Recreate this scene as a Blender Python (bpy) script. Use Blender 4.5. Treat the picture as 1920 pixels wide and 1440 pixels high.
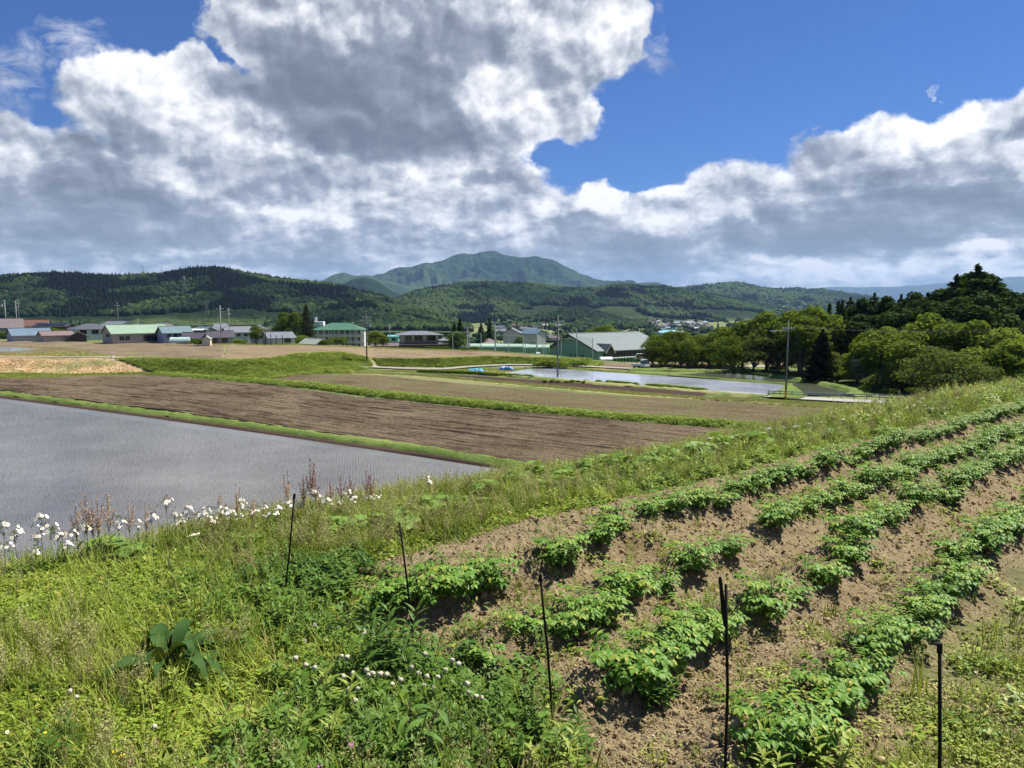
import bpy, math, random
import numpy as np
from math import radians as R, sin, cos, pi, exp

for o in list(bpy.data.objects): bpy.data.objects.remove(o)
SC = bpy.context.scene
COL = SC.collection
# ------------------------------------------------------------------ camera
PITCH = R(5.75); CAMZ = 1.65; FPX = 1440.0
cd = bpy.data.cameras.new('camera'); cam = bpy.data.objects.new('camera', cd); COL.objects.link(cam)
cd.sensor_width = 36; cd.lens = 36*FPX/1920.0; cd.clip_start = 0.05; cd.clip_end = 90000
cam.location = (0, 0, CAMZ); cam.rotation_euler = (pi/2-PITCH, 0, 0)
SC.camera = cam
SC.view_settings.view_transform = 'Standard'; SC.view_settings.look = 'None'
SC.view_settings.exposure = 0.90; SC.view_settings.gamma = 1
SC.view_settings.use_curve_mapping = False
SC.cycles.use_denoising = True
SC.cycles.max_bounces = 6; SC.cycles.transparent_max_bounces = 12
SC.cycles.diffuse_bounces = 3; SC.cycles.volume_bounces = 1
SC.cycles.use_adaptive_sampling = True; SC.cycles.adaptive_threshold = 0.02

CP, SP = cos(PITCH), sin(PITCH)
def ray(px, py):
    u = (px-960.0)/FPX; v = (720.0-py)/FPX
    return np.array([u, CP+v*SP, -SP+v*CP])
def P(px, py, z):                      # world point of a pixel on the level z
    d = ray(px, py); t = (z-CAMZ)/d[2]; return np.array([d[0]*t, d[1]*t, z])
def PY(px, py, y):                     # world point of a pixel at depth y
    d = ray(px, py); t = y/d[1]; return np.array([d[0]*t, y, CAMZ+d[2]*t])

# ------------------------------------------------------------------ sun
SUN_EL, SUN_AZ = R(58), R(62)           # azimuth clockwise from +Y (the view direction)
sd = np.array([sin(SUN_AZ)*cos(SUN_EL), cos(SUN_AZ)*cos(SUN_EL), sin(SUN_EL)])
sl = bpy.data.lights.new('sun', 'SUN'); so = bpy.data.objects.new('sun', sl); COL.objects.link(so)
sl.energy = 4.9; sl.angle = R(0.5); sl.color = (1.0, 0.96, 0.89)
so.rotation_euler = (pi/2-SUN_EL, 0, pi-SUN_AZ)

# ------------------------------------------------------------------ node helper
class NT:
    def __init__(s, tree): s.t = tree; s.n = tree.nodes; s.l = tree.links
    def new(s, typ, **kw):
        n = s.n.new(typ)
        for k, v in kw.items(): setattr(n, k, v)
        return n
    def put(s, sock, v):
        if v is None: return
        if hasattr(v, 'is_linked') or isinstance(v, bpy.types.NodeSocket): s.l.new(v, sock)
        else: sock.default_value = v
    def m(s, op, a, b=None, c=None, clamp=False):
        n = s.n.new('ShaderNodeMath'); n.operation = op; n.use_clamp = clamp
        for i, v in enumerate((a, b, c)): s.put(n.inputs[i], v)
        return n.outputs[0]
    def v(s, op, a, b=None, c=None, scale=None):
        n = s.n.new('ShaderNodeVectorMath'); n.operation = op
        for i, v in enumerate((a, b, c)): s.put(n.inputs[i], v)
        if scale is not None: s.put(n.inputs['Scale'], scale)
        return n.outputs['Value'] if op in ('LENGTH', 'DOT_PRODUCT', 'DISTANCE') else n.outputs[0]
    def noise(s, vec, scale, detail=4, rough=.55, dist=0.0, col=False, dim='3D', lac=2.0):
        n = s.n.new('ShaderNodeTexNoise'); n.noise_dimensions = dim
        s.put(n.inputs['Vector'], vec); s.put(n.inputs['Scale'], scale)
        n.inputs['Detail'].default_value = detail; n.inputs['Roughness'].default_value = rough
        n.inputs['Distortion'].default_value = dist; n.inputs['Lacunarity'].default_value = lac
        return n.outputs['Color'] if col else n.outputs[0]
    def mix(s, f, a, b, blend='MIX'):
        n = s.n.new('ShaderNodeMix'); n.data_type = 'RGBA'; n.blend_type = blend
        s.put(n.inputs[0], f); s.put(n.inputs[6], a if not isinstance(a, tuple) else c4(a)); s.put(n.inputs[7], b if not isinstance(b, tuple) else c4(b))
        return n.outputs[2]
    def ramp(s, f, pts):
        n = s.n.new('ShaderNodeValToRGB'); r = n.color_ramp
        while len(r.elements) < len(pts): r.elements.new(.5)
        for e, (p, c) in zip(r.elements, pts): e.position = p; e.color = c4(c) if isinstance(c, tuple) else (c, c, c, 1)
        s.put(n.inputs[0], f); return n.outputs[0]
    def rng(s, v, a, b, c=0.0, d=1.0, smooth=False):
        n = s.n.new('ShaderNodeMapRange'); n.interpolation_type = 'SMOOTHSTEP' if smooth else 'LINEAR'
        for i, x in enumerate((v, a, b, c, d)): s.put(n.inputs[i], x)
        return n.outputs[0]
def c4(c): return (c[0], c[1], c[2], 1.0) if len(c) == 3 else c

# ------------------------------------------------------------------ world: Nishita sky and clouds laid out by direction
W = bpy.data.worlds.new('World'); SC.world = W; W.use_nodes = True
W.node_tree.nodes.clear(); w = NT(W.node_tree)
def azel(px, py):
    d = ray(px, py); return math.atan2(d[0], d[1]), math.atan2(d[2], math.hypot(d[0], d[1]))
tc = w.new('ShaderNodeTexCoord'); DIR = tc.outputs['Generated']
sx = w.new('ShaderNodeSeparateXYZ'); w.l.new(DIR, sx.inputs[0])
AZ = w.m('ARCTAN2', sx.outputs[0], sx.outputs[1])
EL = w.m('ARCSINE', sx.outputs[2])
cb = w.new('ShaderNodeCombineXYZ'); w.l.new(AZ, cb.inputs[0]); w.l.new(EL, cb.inputs[1])
AE = cb.outputs[0]
cq = w.new('ShaderNodeCombineXYZ')
w.l.new(AZ, cq.inputs[0]); w.l.new(w.m('MULTIPLY', w.m('POWER', w.m('MAXIMUM', EL, 0.0), 0.8), 1.05), cq.inputs[1])
Q = cq.outputs[0]
# billowing warp
w1 = w.v('SUBTRACT', w.noise(Q, 5.5, 2, .5, col=True), (.5, .5, .5))
w2 = w.v('SUBTRACT', w.noise(Q, 19.0, 5, .62, col=True), (.5, .5, .5))
wp = w.v('ADD', w.v('SCALE', w1, scale=.10), w.v('SCALE', w2, scale=.050))
wsq = w.v('MULTIPLY', wp, (1, .75, 0))
AEW = w.v('ADD', AE, wsq)
def field(vec, blobs):
    """union of soft ellipses given in photo pixels (cx, cy, rx, ry, weight) turned into directions"""
    acc = None
    for (cx, cy, rx, ry, wt) in blobs:
        a, e = azel(cx, cy); a2, e2 = azel(cx+rx, cy); a3, e3 = azel(cx, cy-ry)
        ia, ie = 1/abs(a2-a), 1/abs(e3-e)
        q = w.v('MULTIPLY_ADD', vec, (ia, ie, 0), (-a*ia, -e*ie, 0))
        r2 = w.v('DOT_PRODUCT', q, q)
        g = w.m('MULTIPLY_ADD', r2, -wt, wt)
        acc = g if acc is None else w.m('MAXIMUM', acc, g)
    return acc
COVER = [(1300,475,170,80,1),(1420,460,150,60,1),(275,315,90,60,1),(925,300,70,40,.9), # left masses
 (0,290,150,105,1),(120,330,160,90,1),(300,200,170,130,1),(240,140,70,60,1),(420,260,170,150,1),(350,130,60,60,.8),
 (560,300,200,110,1),(180,420,420,110,1),(0,450,260,130,1),
 # centre cloud
 (560,60,175,120,1),(700,60,200,160,1),(620,200,180,130,1),(850,90,240,170,1),(780,230,200,110,1),(1040,70,150,130,1),(1140,55,88,95,1),(1000,205,115,80,1),(940,240,90,55,.8),
 # low band
 (300,480,420,60,1),(700,420,330,130,1),(900,360,150,85,1),(960,430,200,110,1),(1125,400,52,62,1),(1020,400,60,40,1),(1130,480,200,90,1),(700,520,900,40,1),
 # right cloud
 (1250,430,130,85,1),(1330,400,120,85,1),(1390,350,80,60,1),(1450,385,160,100,1),(1560,370,170,115,1),(1690,330,150,110,1),(1800,300,140,110,1),(1900,290,150,110,1),(1950,330,190,150,1),
 (1300,500,260,60,1),(1700,470,330,75,1),(1900,470,200,90,1),(1500,520,600,45,1)]
WISP = [(10,110,80,90,.75),(130,40,120,50,.7),(170,90,40,60,.5),(120,100,40,30,.4),(1258,80,36,60,.55),(1704,182,14,16,.9),(1535,248,24,14,.7),(1220,40,30,80,.4),(60,180,60,40,.5)]
DARK = [ (640,150,230,110,.95),(720,255,200,75,.95),(560,130,120,75,.6),(860,90,120,60,.5),(480,345,190,40,.55),
 (60,390,330,60,.85),(220,430,300,40,.7),(560,455,420,36,.38),(190,350,130,50,.35),(290,290,80,50,.25),(1000,140,60,40,.3),
 (1130,455,130,60,.6),(1250,470,180,45,.6),(1460,455,250,42,.9),(1620,420,260,52,.95),(1830,390,200,48,1.0),(1500,400,130,30,.5),(1750,340,120,26,.5),(1900,255,60,20,.4),
 (700,480,700,30,.28),(905,338,58,20,.6),(1120,500,200,25,.5),(1900,440,50,22,.6),(900,490,200,22,.3),(250,495,350,22,.2)]
LIT = [(1110,440,70,30,.45),(960,455,80,30,.4),(560,385,90,22,.45),(520,430,110,18,.35),(860,300,120,30,.5),(770,330,60,30,.4),(1180,415,60,30,.5),(1020,470,60,18,.4),(700,470,100,14,.35),(350,470,120,12,.35),(230,130,90,60,.7),(330,220,120,70,.45),(330,330,160,60,.6),(440,310,130,50,.5),(80,260,110,50,.4),(1150,60,85,85,.8),(980,40,150,60,.5),(940,200,110,50,.4),(560,25,150,45,.55),
 (1130,375,50,40,1.0),(1010,395,55,30,.8),(860,350,150,35,.4),(1390,315,70,30,1.0),(1480,315,90,30,.8),(1700,250,120,40,.8),(1850,215,130,40,.9),(1260,370,70,25,.7),(1600,490,240,26,.9),(1800,465,160,30,.9),(800,400,130,30,.3),(1900,500,160,25,.6),
 (1230,430,60,30,.3),(30,495,70,14,.6),(650,512,160,9,.5),(880,420,120,30,.3)]
cov = field(AEW, COVER)
def vor(vec, sc, det, rg, sm=.6):
    n = w.new('ShaderNodeTexVoronoi'); n.feature = 'SMOOTH_F1'; n.voronoi_dimensions = '2D'; n.normalize = True
    w.put(n.inputs['Vector'], vec); n.inputs['Scale'].default_value = sc; n.inputs['Detail'].default_value = det; n.inputs['Roughness'].default_value = rg; n.inputs['Smoothness'].default_value = sm
    return n.outputs['Distance']
QW = w.v('ADD', Q, w.v('SCALE', w2, scale=.035))
fb = w.noise(Q, 11.0, 8, .56)
puff = w.m('SUBTRACT', .42, vor(QW, 15.0, 2.0, .5))
dens = w.m('ADD', cov, w.m('MULTIPLY_ADD', w.m('SUBTRACT', fb, .5), 1.75, -.02))
dens = w.m('MULTIPLY_ADD', puff, .75, dens)
beh = w.rng(w.m('ABSOLUTE', AZ), .80, 1.0, 0, 1, True)
up = w.rng(EL, R(30), R(42), 0, 1, True)
oth = w.m('MAXIMUM', beh, up)
gen = w.m('MULTIPLY_ADD', w.noise(DIR, 2.4, 6, .6), 5.0, -2.9)
dm = w.new('ShaderNodeMix'); dm.data_type = 'FLOAT'; w.l.new(oth, dm.inputs[0]); w.l.new(dens, dm.inputs[2]); w.l.new(gen, dm.inputs[3]); dens2 = dm.outputs[0]
alpha = w.rng(dens2, .0, w.m('MULTIPLY_ADD', w.noise(Q, 3.5, 2), .9, -.12), 0, 1, True)
wsp = w.m('MULTIPLY', w.m('MAXIMUM', field(w.v('ADD', AE, w.v('SCALE', wsq, scale=1.8)), WISP), 0.0), w.rng(w.noise(w.v('MULTIPLY', Q, (1, 1.6, 1)), 20, 7, .68, .6), .42, .74, 0, 1))
alpha = w.m('MAXIMUM', alpha, w.m('MINIMUM', w.m('MULTIPLY', wsp, 1.5), .85))
def relief(f, off):
    return w.m('SUBTRACT', f(Q), f(w.v('ADD', Q, off)))
r0_ = relief(lambda v: w.noise(v, 5.0, 2, .5), (.030, .045, 0))
r1 = relief(lambda v: w.noise(v, 12.0, 6, .62), (.010, .016, 0))
pv = lambda v: vor(w.v('ADD', v, w.v('SCALE', w2, scale=.03)), 15.0, 2.6, .62, .25)
r2_ = w.m('SUBTRACT', pv(w.v('ADD', Q, (.007, .013, 0))), pv(Q))
dark = w.m('MAXIMUM', field(w.v('ADD', AE, w.v('SCALE', wsq, scale=1.1)), DARK), 0.0)
lit = w.m('MAXIMUM', field(AEW, LIT), 0.0)
calm = w.m('MULTIPLY_ADD', w.m('MINIMUM', dark, 1.0), -.55, 1.0)
b0 = w.m('MULTIPLY_ADD', w.m('POWER', dark, .7), -.50, .555)
b0 = w.m('MULTIPLY_ADD', lit, .42, b0)
tex = w.m('ADD', w.m('MULTIPLY', r0_, 1.4), w.m('MULTIPLY', r1, 1.0))
tex = w.m('ADD', tex, w.m('MULTIPLY', r2_, 1.5))
b0 = w.m('MULTIPLY_ADD', tex, calm, b0)
edge = w.rng(dens2, .08, .60, .16, 0, True)
b0 = w.m('ADD', b0, edge)
lown = w.noise(w.v('MULTIPLY', w.v('ADD', AE, w.v('SCALE', w2, scale=.012)), (1, 3.0, 1)), 15.0, 7, .6)
b0 = w.m('ADD', b0, w.m('MULTIPLY', w.m('MULTIPLY', w.m('SUBTRACT', lown, .47), 1.5), w.rng(EL, R(2), R(15), 1, 0, True)))
ccol = w.ramp(b0, [(0.0, (.125, .145, .18)), (.18, (.165, .187, .228)), (.40, (.235, .265, .32)), (.62, (.405, .43, .475)), (.82, (.60, .61, .64)), (1.0, (.78, .78, .78))])
ccol = w.mix(w.rng(EL, R(.5), R(9), .26, 0), ccol, (.46, .50, .575))
sky = w.new('ShaderNodeTexSky'); sky.sky_type = 'NISHITA'; sky.sun_disc = False
sky.sun_elevation = SUN_EL; sky.sun_rotation = SUN_AZ; sky.altitude = 700; sky.air_density = 1.0; sky.dust_density = .3; sky.ozone_density = 2.0
skc = w.mix(1.0, sky.outputs[0], (0.185, 0.315, 0.56), 'MULTIPLY')
SKS = .12
c10 = w.v('SCALE', ccol, scale=1/SKS)
fin = w.mix(alpha, skc, c10)
bg = w.new('ShaderNodeBackground'); w.l.new(fin, bg.inputs[0]); bg.inputs[1].default_value = SKS*.80
wo = w.new('ShaderNodeOutputWorld'); w.l.new(bg.outputs[0], wo.inputs[0])
try: W.cycles.sampling_method = 'MANUAL'; W.cycles.sample_map_resolution = 512
except Exception: pass

# ================================================================== helpers
RS = np.random.RandomState
def hash2(ix, iy, seed):
    h = (ix.astype(np.int64)*374761393 + iy.astype(np.int64)*668265263 + seed*974634777) & 0xffffffff
    h = ((h ^ (h >> 13))*1274126177) & 0xffffffff
    return ((h ^ (h >> 16)) & 0xffffff)/float(0xffffff)
def vnoise(x, y, seed=0):
    x = np.asarray(x, float); y = np.asarray(y, float)
    ix = np.floor(x); iy = np.floor(y); fx = x-ix; fy = y-iy
    fx = fx*fx*fx*(fx*(fx*6-15)+10); fy = fy*fy*fy*(fy*(fy*6-15)+10)
    a = hash2(ix, iy, seed); b = hash2(ix+1, iy, seed); c = hash2(ix, iy+1, seed); d = hash2(ix+1, iy+1, seed)
    return (a*(1-fx)+b*fx)*(1-fy)+(c*(1-fx)+d*fx)*fy - .5
def fbm(x, y, oct=4, seed=0, g=.5):
    s = 0; a = 1.0
    for i in range(oct):
        s = s + a*vnoise(x, y, seed+i*17); x = x*2.03+3.1; y = y*2.03+1.7; a *= g
    return s
def sstep(x, a, b):
    t = np.clip((x-a)/(b-a+1e-12), 0, 1); return t*t*(3-2*t)

def mesh_np(name, V, F, mats, mi=None, smooth=False, attrs=None):
    """V (n,3); F an (m,k) array or a list of such arrays"""
    if not isinstance(F, list): F = [F]
    F = [np.asarray(f, np.int32) for f in F if len(f)]
    V = np.asarray(V, np.float32)
    me = bpy.data.meshes.new(name)
    tot = sum(f.size for f in F); npoly = sum(len(f) for f in F)
    me.vertices.add(len(V)); me.vertices.foreach_set('co', V.ravel())
    me.loops.add(tot); me.loops.foreach_set('vertex_index', np.concatenate([f.ravel() for f in F]))
    me.polygons.add(npoly)
    ls = []; st = 0
    for f in F:
        k = f.shape[1]; ls.append(st+np.arange(len(f))*k); st += f.size
    me.polygons.foreach_set('loop_start', np.concatenate(ls).astype(np.int32))
    if mi is not None: me.polygons.foreach_set('material_index', np.asarray(mi, np.int32))
    if smooth: me.polygons.foreach_set('use_smooth', np.ones(npoly, bool))
    for m in (mats if isinstance(mats, (list, tuple)) else [mats]): me.materials.append(m)
    for k, (dom, arr) in (attrs or {}).items():
        at = me.attributes.new(k, 'FLOAT', dom); at.data.foreach_set('value', np.asarray(arr, np.float32))
    me.update(calc_edges=True); me.validate(verbose=False)
    return me
def obj(name, me, parent=None, loc=None, rz=None):
    o = bpy.data.objects.new(name, me); COL.objects.link(o)
    if parent is not None: o.parent = parent
    if loc is not None: o.location = [float(v) for v in loc]
    if rz is not None: o.rotation_euler = (0, 0, rz)
    return o
def tag(o, label=None, cat=None, group=None, kind=None):
    if label: o['label'] = label
    if cat: o['category'] = cat
    if group: o['group'] = group
    if kind: o['kind'] = kind
    return o
def thing(name, label, cat, loc=(0, 0, 0), rz=0, group=None):
    o = obj(name, None, None, loc, rz); o.empty_display_size = .2
    return tag(o, label, cat, group)
def dup(o, loc=None, rz=None, label=None, parent=None, scale=None, group=None):
    c = o.copy(); COL.objects.link(c)
    if parent is not None: c.parent = parent
    if loc is not None: c.location = [float(v) for v in loc]
    if rz is not None: c.rotation_euler = (0, 0, rz)
    if scale is not None: c.scale = (scale,)*3 if np.isscalar(scale) else scale
    if label: c['label'] = label
    if group: c['group'] = group
    for ch in list(KIDS.get(o.name, o.children)): dup(ch, parent=c)
    return c
KIDS = {}

class MB:
    """collects boxes, bars, tubes and polygons; build() links them as one mesh object"""
    def __init__(s): s.v = []; s.f = []; s.m = []
    def add(s, vs, fs, m=0):
        b = len(s.v); s.v += [tuple(map(float, p)) for p in vs]; s.f += [tuple(b+i for i in f) for f in fs]; s.m += [m]*len(fs); return s
    def box(s, x0, x1, y0, y1, z0, z1, m=0):
        vs = [(x, y, z) for z in (z0, z1) for y in (y0, y1) for x in (x0, x1)]
        return s.add(vs, [(0, 2, 3, 1), (4, 5, 7, 6), (0, 1, 5, 4), (2, 6, 7, 3), (0, 4, 6, 2), (1, 3, 7, 5)], m)
    def tube(s, pts, rad, n=6, m=0, cap=True):
        pts = [np.array(p, float) for p in pts]; rads = rad if hasattr(rad, '__len__') else [rad]*len(pts)
        vs = []; up = np.array([0, 0, 1.0]); 
        for i, p in enumerate(pts):
            d = pts[min(i+1, len(pts)-1)]-pts[max(i-1, 0)]; d /= (np.linalg.norm(d)+1e-9)
            a = np.cross(d, up if abs(d[2]) < .95 else np.array([1.0, 0, 0])); a /= np.linalg.norm(a)+1e-9; b = np.cross(d, a)
            for k in range(n):
                t = 2*pi*k/n; vs.append(p+(a*cos(t)+b*sin(t))*rads[i])
        fs = [(i*n+k, i*n+(k+1) % n, (i+1)*n+(k+1) % n, (i+1)*n+k) for i in range(len(pts)-1) for k in range(n)]
        if cap: fs += [tuple(range(n))[::-1], tuple((len(pts)-1)*n+k for k in range(n))]
        return s.add(vs, fs, m)
    def poly(s, pts, m=0): return s.add(pts, [tuple(range(len(pts)))], m)
    def prism(s, prof, axis, a, b, m=0):
        """profile of (u, z) extruded along 'x' or 'y' from a to b"""
        n = len(prof)
        vs = [((a, u, z) if axis == 'x' else (u, a, z)) for u, z in prof]+[((b, u, z) if axis == 'x' else (u, b, z)) for u, z in prof]
        return s.add(vs, [tuple(range(n)), tuple(range(n, 2*n))[::-1]]+[(i, i+n, (i+1) % n+n, (i+1) % n) for i in range(n)], m)
    def mesh(s, name, mats, smooth=False):
        me = bpy.data.meshes.new(name); me.from_pydata(s.v, [], s.f)
        for m in (mats if isinstance(mats, (list, tuple)) else [mats]): me.materials.append(m)
        me.polygons.foreach_set('material_index', s.m)
        if smooth: me.polygons.foreach_set('use_smooth', [True]*len(s.f))
        me.update(); return me
    def build(s, name, mats, parent=None, loc=None, smooth=False):
        return obj(name, s.mesh(name, mats, smooth), parent, loc)

# ------------------------------------------------------------------ materials
def material(name):
    m = bpy.data.materials.new(name); m.use_nodes = True; m.node_tree.nodes.clear(); return m, NT(m.node_tree)
def finish(m, n, surf):
    o = n.new('ShaderNodeOutputMaterial'); n.l.new(surf, o.inputs[0]); return m
def bsdf(n, col, rough=.8, spec=.3, bump=None, bstr=.3, bdist=.05, **kw):
    b = n.new('ShaderNodeBsdfPrincipled'); n.put(b.inputs['Base Color'], col if not isinstance(col, tuple) else c4(col))
    n.put(b.inputs['Roughness'], rough); b.inputs['Specular IOR Level'].default_value = spec
    for k, v in kw.items(): n.put(b.inputs[k.replace('_', ' ')], v)
    if bump is not None:
        bn = n.new('ShaderNodeBump'); n.put(bn.inputs['Height'], bump); bn.inputs['Strength'].default_value = bstr; bn.inputs['Distance'].default_value = bdist
        n.l.new(bn.outputs[0], b.inputs['Normal'])
    return b.outputs[0]
def pos(n): return n.new('ShaderNodeNewGeometry').outputs['Position']
def ocoord(n): return n.new('ShaderNodeTexCoord').outputs['Object']
def attr(n, name, typ='GEOMETRY'):
    a = n.new('ShaderNodeAttribute'); a.attribute_type = typ; a.attribute_name = name; return a.outputs['Fac']
def paint(name, col, rough=.6, var=.18, scale=1.5, spec=.3, metal=0.0, bump=0.0):
    m, n = material(name); p = ocoord(n)
    f = n.noise(p, scale, 5, .6); f2 = n.noise(n.v('MULTIPLY', p, (1, 1, .15)), scale*5, 3, .5)
    k = n.m('MULTIPLY_ADD', n.m('ADD', n.m('MULTIPLY', f, .7), n.m('MULTIPLY', f2, .3)), 2*var, 1-var)
    c = n.mix(1.0, tuple(col), n.v('SCALE', (1, 1, 1), scale=k), 'MULTIPLY')
    return finish(m, n, bsdf(n, c, rough, spec, f2 if bump else None, bump, Metallic=metal))
def leafmat(name, a, b, c=None, rough=.55, transl=.28, spec=.2, nscale=.0, tw=.6, lw=.6):
    """leaf colours a -> b by the leaf's own attribute, the instance's tint and the object's random number; c: odd dry leaves"""
    m, n = material(name)
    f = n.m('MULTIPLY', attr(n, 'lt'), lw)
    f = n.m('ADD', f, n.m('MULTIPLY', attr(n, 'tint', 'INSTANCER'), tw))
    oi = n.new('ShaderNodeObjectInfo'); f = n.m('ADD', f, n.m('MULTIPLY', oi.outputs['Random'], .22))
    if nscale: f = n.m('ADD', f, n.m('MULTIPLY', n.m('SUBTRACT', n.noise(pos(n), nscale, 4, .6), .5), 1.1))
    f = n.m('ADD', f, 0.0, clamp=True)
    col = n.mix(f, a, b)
    if c: col = n.mix(n.rng(attr(n, 'lt'), .93, .97), col, c)
    s = bsdf(n, col, rough, spec)
    t = n.new('ShaderNodeBsdfTranslucent'); n.l.new(n.mix(.35, col, (.32, .38, .02)), t.inputs[0])
    mx = n.new('ShaderNodeMixShader'); mx.inputs[0].default_value = transl
    n.l.new(s, mx.inputs[1]); n.l.new(t.outputs[0], mx.inputs[2])
    return finish(m, n, mx.outputs[0])

# ------------------------------------------------------------------ scattering of what nobody could count
def scatter(name, pts, rot, sc, tint, pi_, protos, label, cat):
    me = bpy.data.meshes.new(name+'_points'); pts = np.asarray(pts, np.float32)
    me.vertices.add(len(pts)); me.vertices.foreach_set('co', pts.ravel())
    def at(nm, typ, key, arr, dt=np.float32):
        a = me.attributes.new(nm, typ, 'POINT'); a.data.foreach_set(key, np.asarray(arr, dt).ravel())
    at('rot', 'FLOAT_VECTOR', 'vector', rot); at('tint', 'FLOAT', 'value', tint)
    sc = np.asarray(sc, np.float32)
    if sc.ndim == 1: sc = np.repeat(sc[:, None], 3, 1)
    at('scl', 'FLOAT_VECTOR', 'vector', sc); at('idx', 'INT', 'value', pi_, np.int32)
    o = obj(name, me)
    cl = bpy.data.collections.new(name+'_kinds')
    for k, pm in enumerate(protos):
        po = bpy.data.objects.new('%s_kind_%02d' % (name, k), pm); cl.objects.link(po)
    g = bpy.data.node_groups.new(name+'_nodes', 'GeometryNodeTree')
    g.interface.new_socket('Geometry', in_out='INPUT', socket_type='NodeSocketGeometry')
    g.interface.new_socket('Geometry', in_out='OUTPUT', socket_type='NodeSocketGeometry')
    gi = g.nodes.new('NodeGroupInput'); go = g.nodes.new('NodeGroupOutput')
    ci = g.nodes.new('GeometryNodeCollectionInfo'); ci.inputs[0].default_value = cl; ci.inputs[1].default_value = True; ci.inputs[2].default_value = True
    ip = g.nodes.new('GeometryNodeInstanceOnPoints'); ip.inputs['Pick Instance'].default_value = True
    def na(nm, t):
        x = g.nodes.new('GeometryNodeInputNamedAttribute'); x.data_type = t; x.inputs[0].default_value = nm; return x.outputs[0]
    L = g.links
    L.new(gi.outputs[0], ip.inputs['Points']); L.new(ci.outputs[0], ip.inputs['Instance'])
    L.new(na('idx', 'INT'), ip.inputs['Instance Index'])
    er = g.nodes.new('FunctionNodeEulerToRotation'); L.new(na('rot', 'FLOAT_VECTOR'), er.inputs[0]); L.new(er.outputs[0], ip.inputs['Rotation'])
    L.new(na('scl', 'FLOAT_VECTOR'), ip.inputs['Scale']); L.new(ip.outputs[0], go.inputs[0])
    md = o.modifiers.new('scatter', 'NODES'); md.node_group = g
    return tag(o, label, cat, None, 'stuff')

# ================================================================== the lie of the land
L0, L1 = -10.4, -8.0
def tab(pts):
    a = np.array(pts, float); return a[:, 0], a[:, 1:]
def pxof(x, y): return 960 + 1440*x/(np.maximum(y, 1e-3)*CP + .9)     # about which photo column a direction is
def pxz(x, y, z):                                                     # exact photo column of a world point
    return 960+FPX*x/(y*CP-(z-CAMZ)*SP)
EN = np.array([-.63, .777]); E0 = np.array([-.1, 7.05])
def edge_e(x, y): return (x-E0[0])*EN[0]+(y-E0[1])*EN[1]
def cs(x, y): return .69*x-.72*y, .72*x+.69*y
ROWS = {'A': (-3.40, .033), 'B': (-2.78, .036), 'C': (-2.01, -.002), 'D': (-1.37, .0), 'Z': (-3.98, .045)}
def xy_cs(c, s):                        # inverse of cs
    det = .69*.69+.72*.72; return (.69*c+.72*s)/det, (-.72*c+.69*s)/det
FOOT = [(-900, 722), (-300, 718), (0, 713), (270, 704), (480, 713), (560, 702), (650, 697), (720, 687), (830, 689), (940, 682), (1060, 682), (1130, 689), (1170, 682), (1300, 674), (1500, 668), (2600, 640)]
TOP = [(-900, 680), (-300, 676), (0, 673), (205, 671), (330, 674), (430, 677), (500, 672), (560, 663), (640, 661), (700, 672), (800, 673), (920, 668), (1000, 670), (1100, 671), (1170, 672), (1300, 668), (1500, 662), (2600, 632)]
EDGE = [(-900, 610), (-200, 628), (0, 634.5), (250, 638), (330, 641), (400, 643.5), (440, 644), (560, 644.5), (640, 647.5), (700, 650.5), (800, 654), (900, 656.5), (1020, 664), (1100, 673.5), (1250, 678), (1400, 680), (1500, 676), (2600, 640)]
def dist_tab(tb, z): 
    return np.array([t[0] for t in tb]), np.array([P(t[0], t[1], z)[1] for t in tb])
LV = [(-900, -8.0), (480, -8.0), (560, -7.6), (640, -7.7), (700, -8.85), (920, -8.95), (1000, -9.3), (1100, -9.6), (1170, -10.25), (2600, -10.3)]
def lvl1(px): return np.interp(px, [a[0] for a in LV], [a[1] for a in LV])
fx, fy_ = dist_tab(FOOT, L0)
tx, ty_ = np.array([a[0] for a in TOP]), np.array([P(a[0], a[1], float(lvl1(a[0])))[1] for a in TOP])
ex, ey_ = np.array([a[0] for a in EDGE]), np.array([P(a[0], a[1], float(lvl1(a[0])))[1] for a in EDGE]); ey_ = np.where(ex > 1450, 200.0, ey_)
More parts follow.
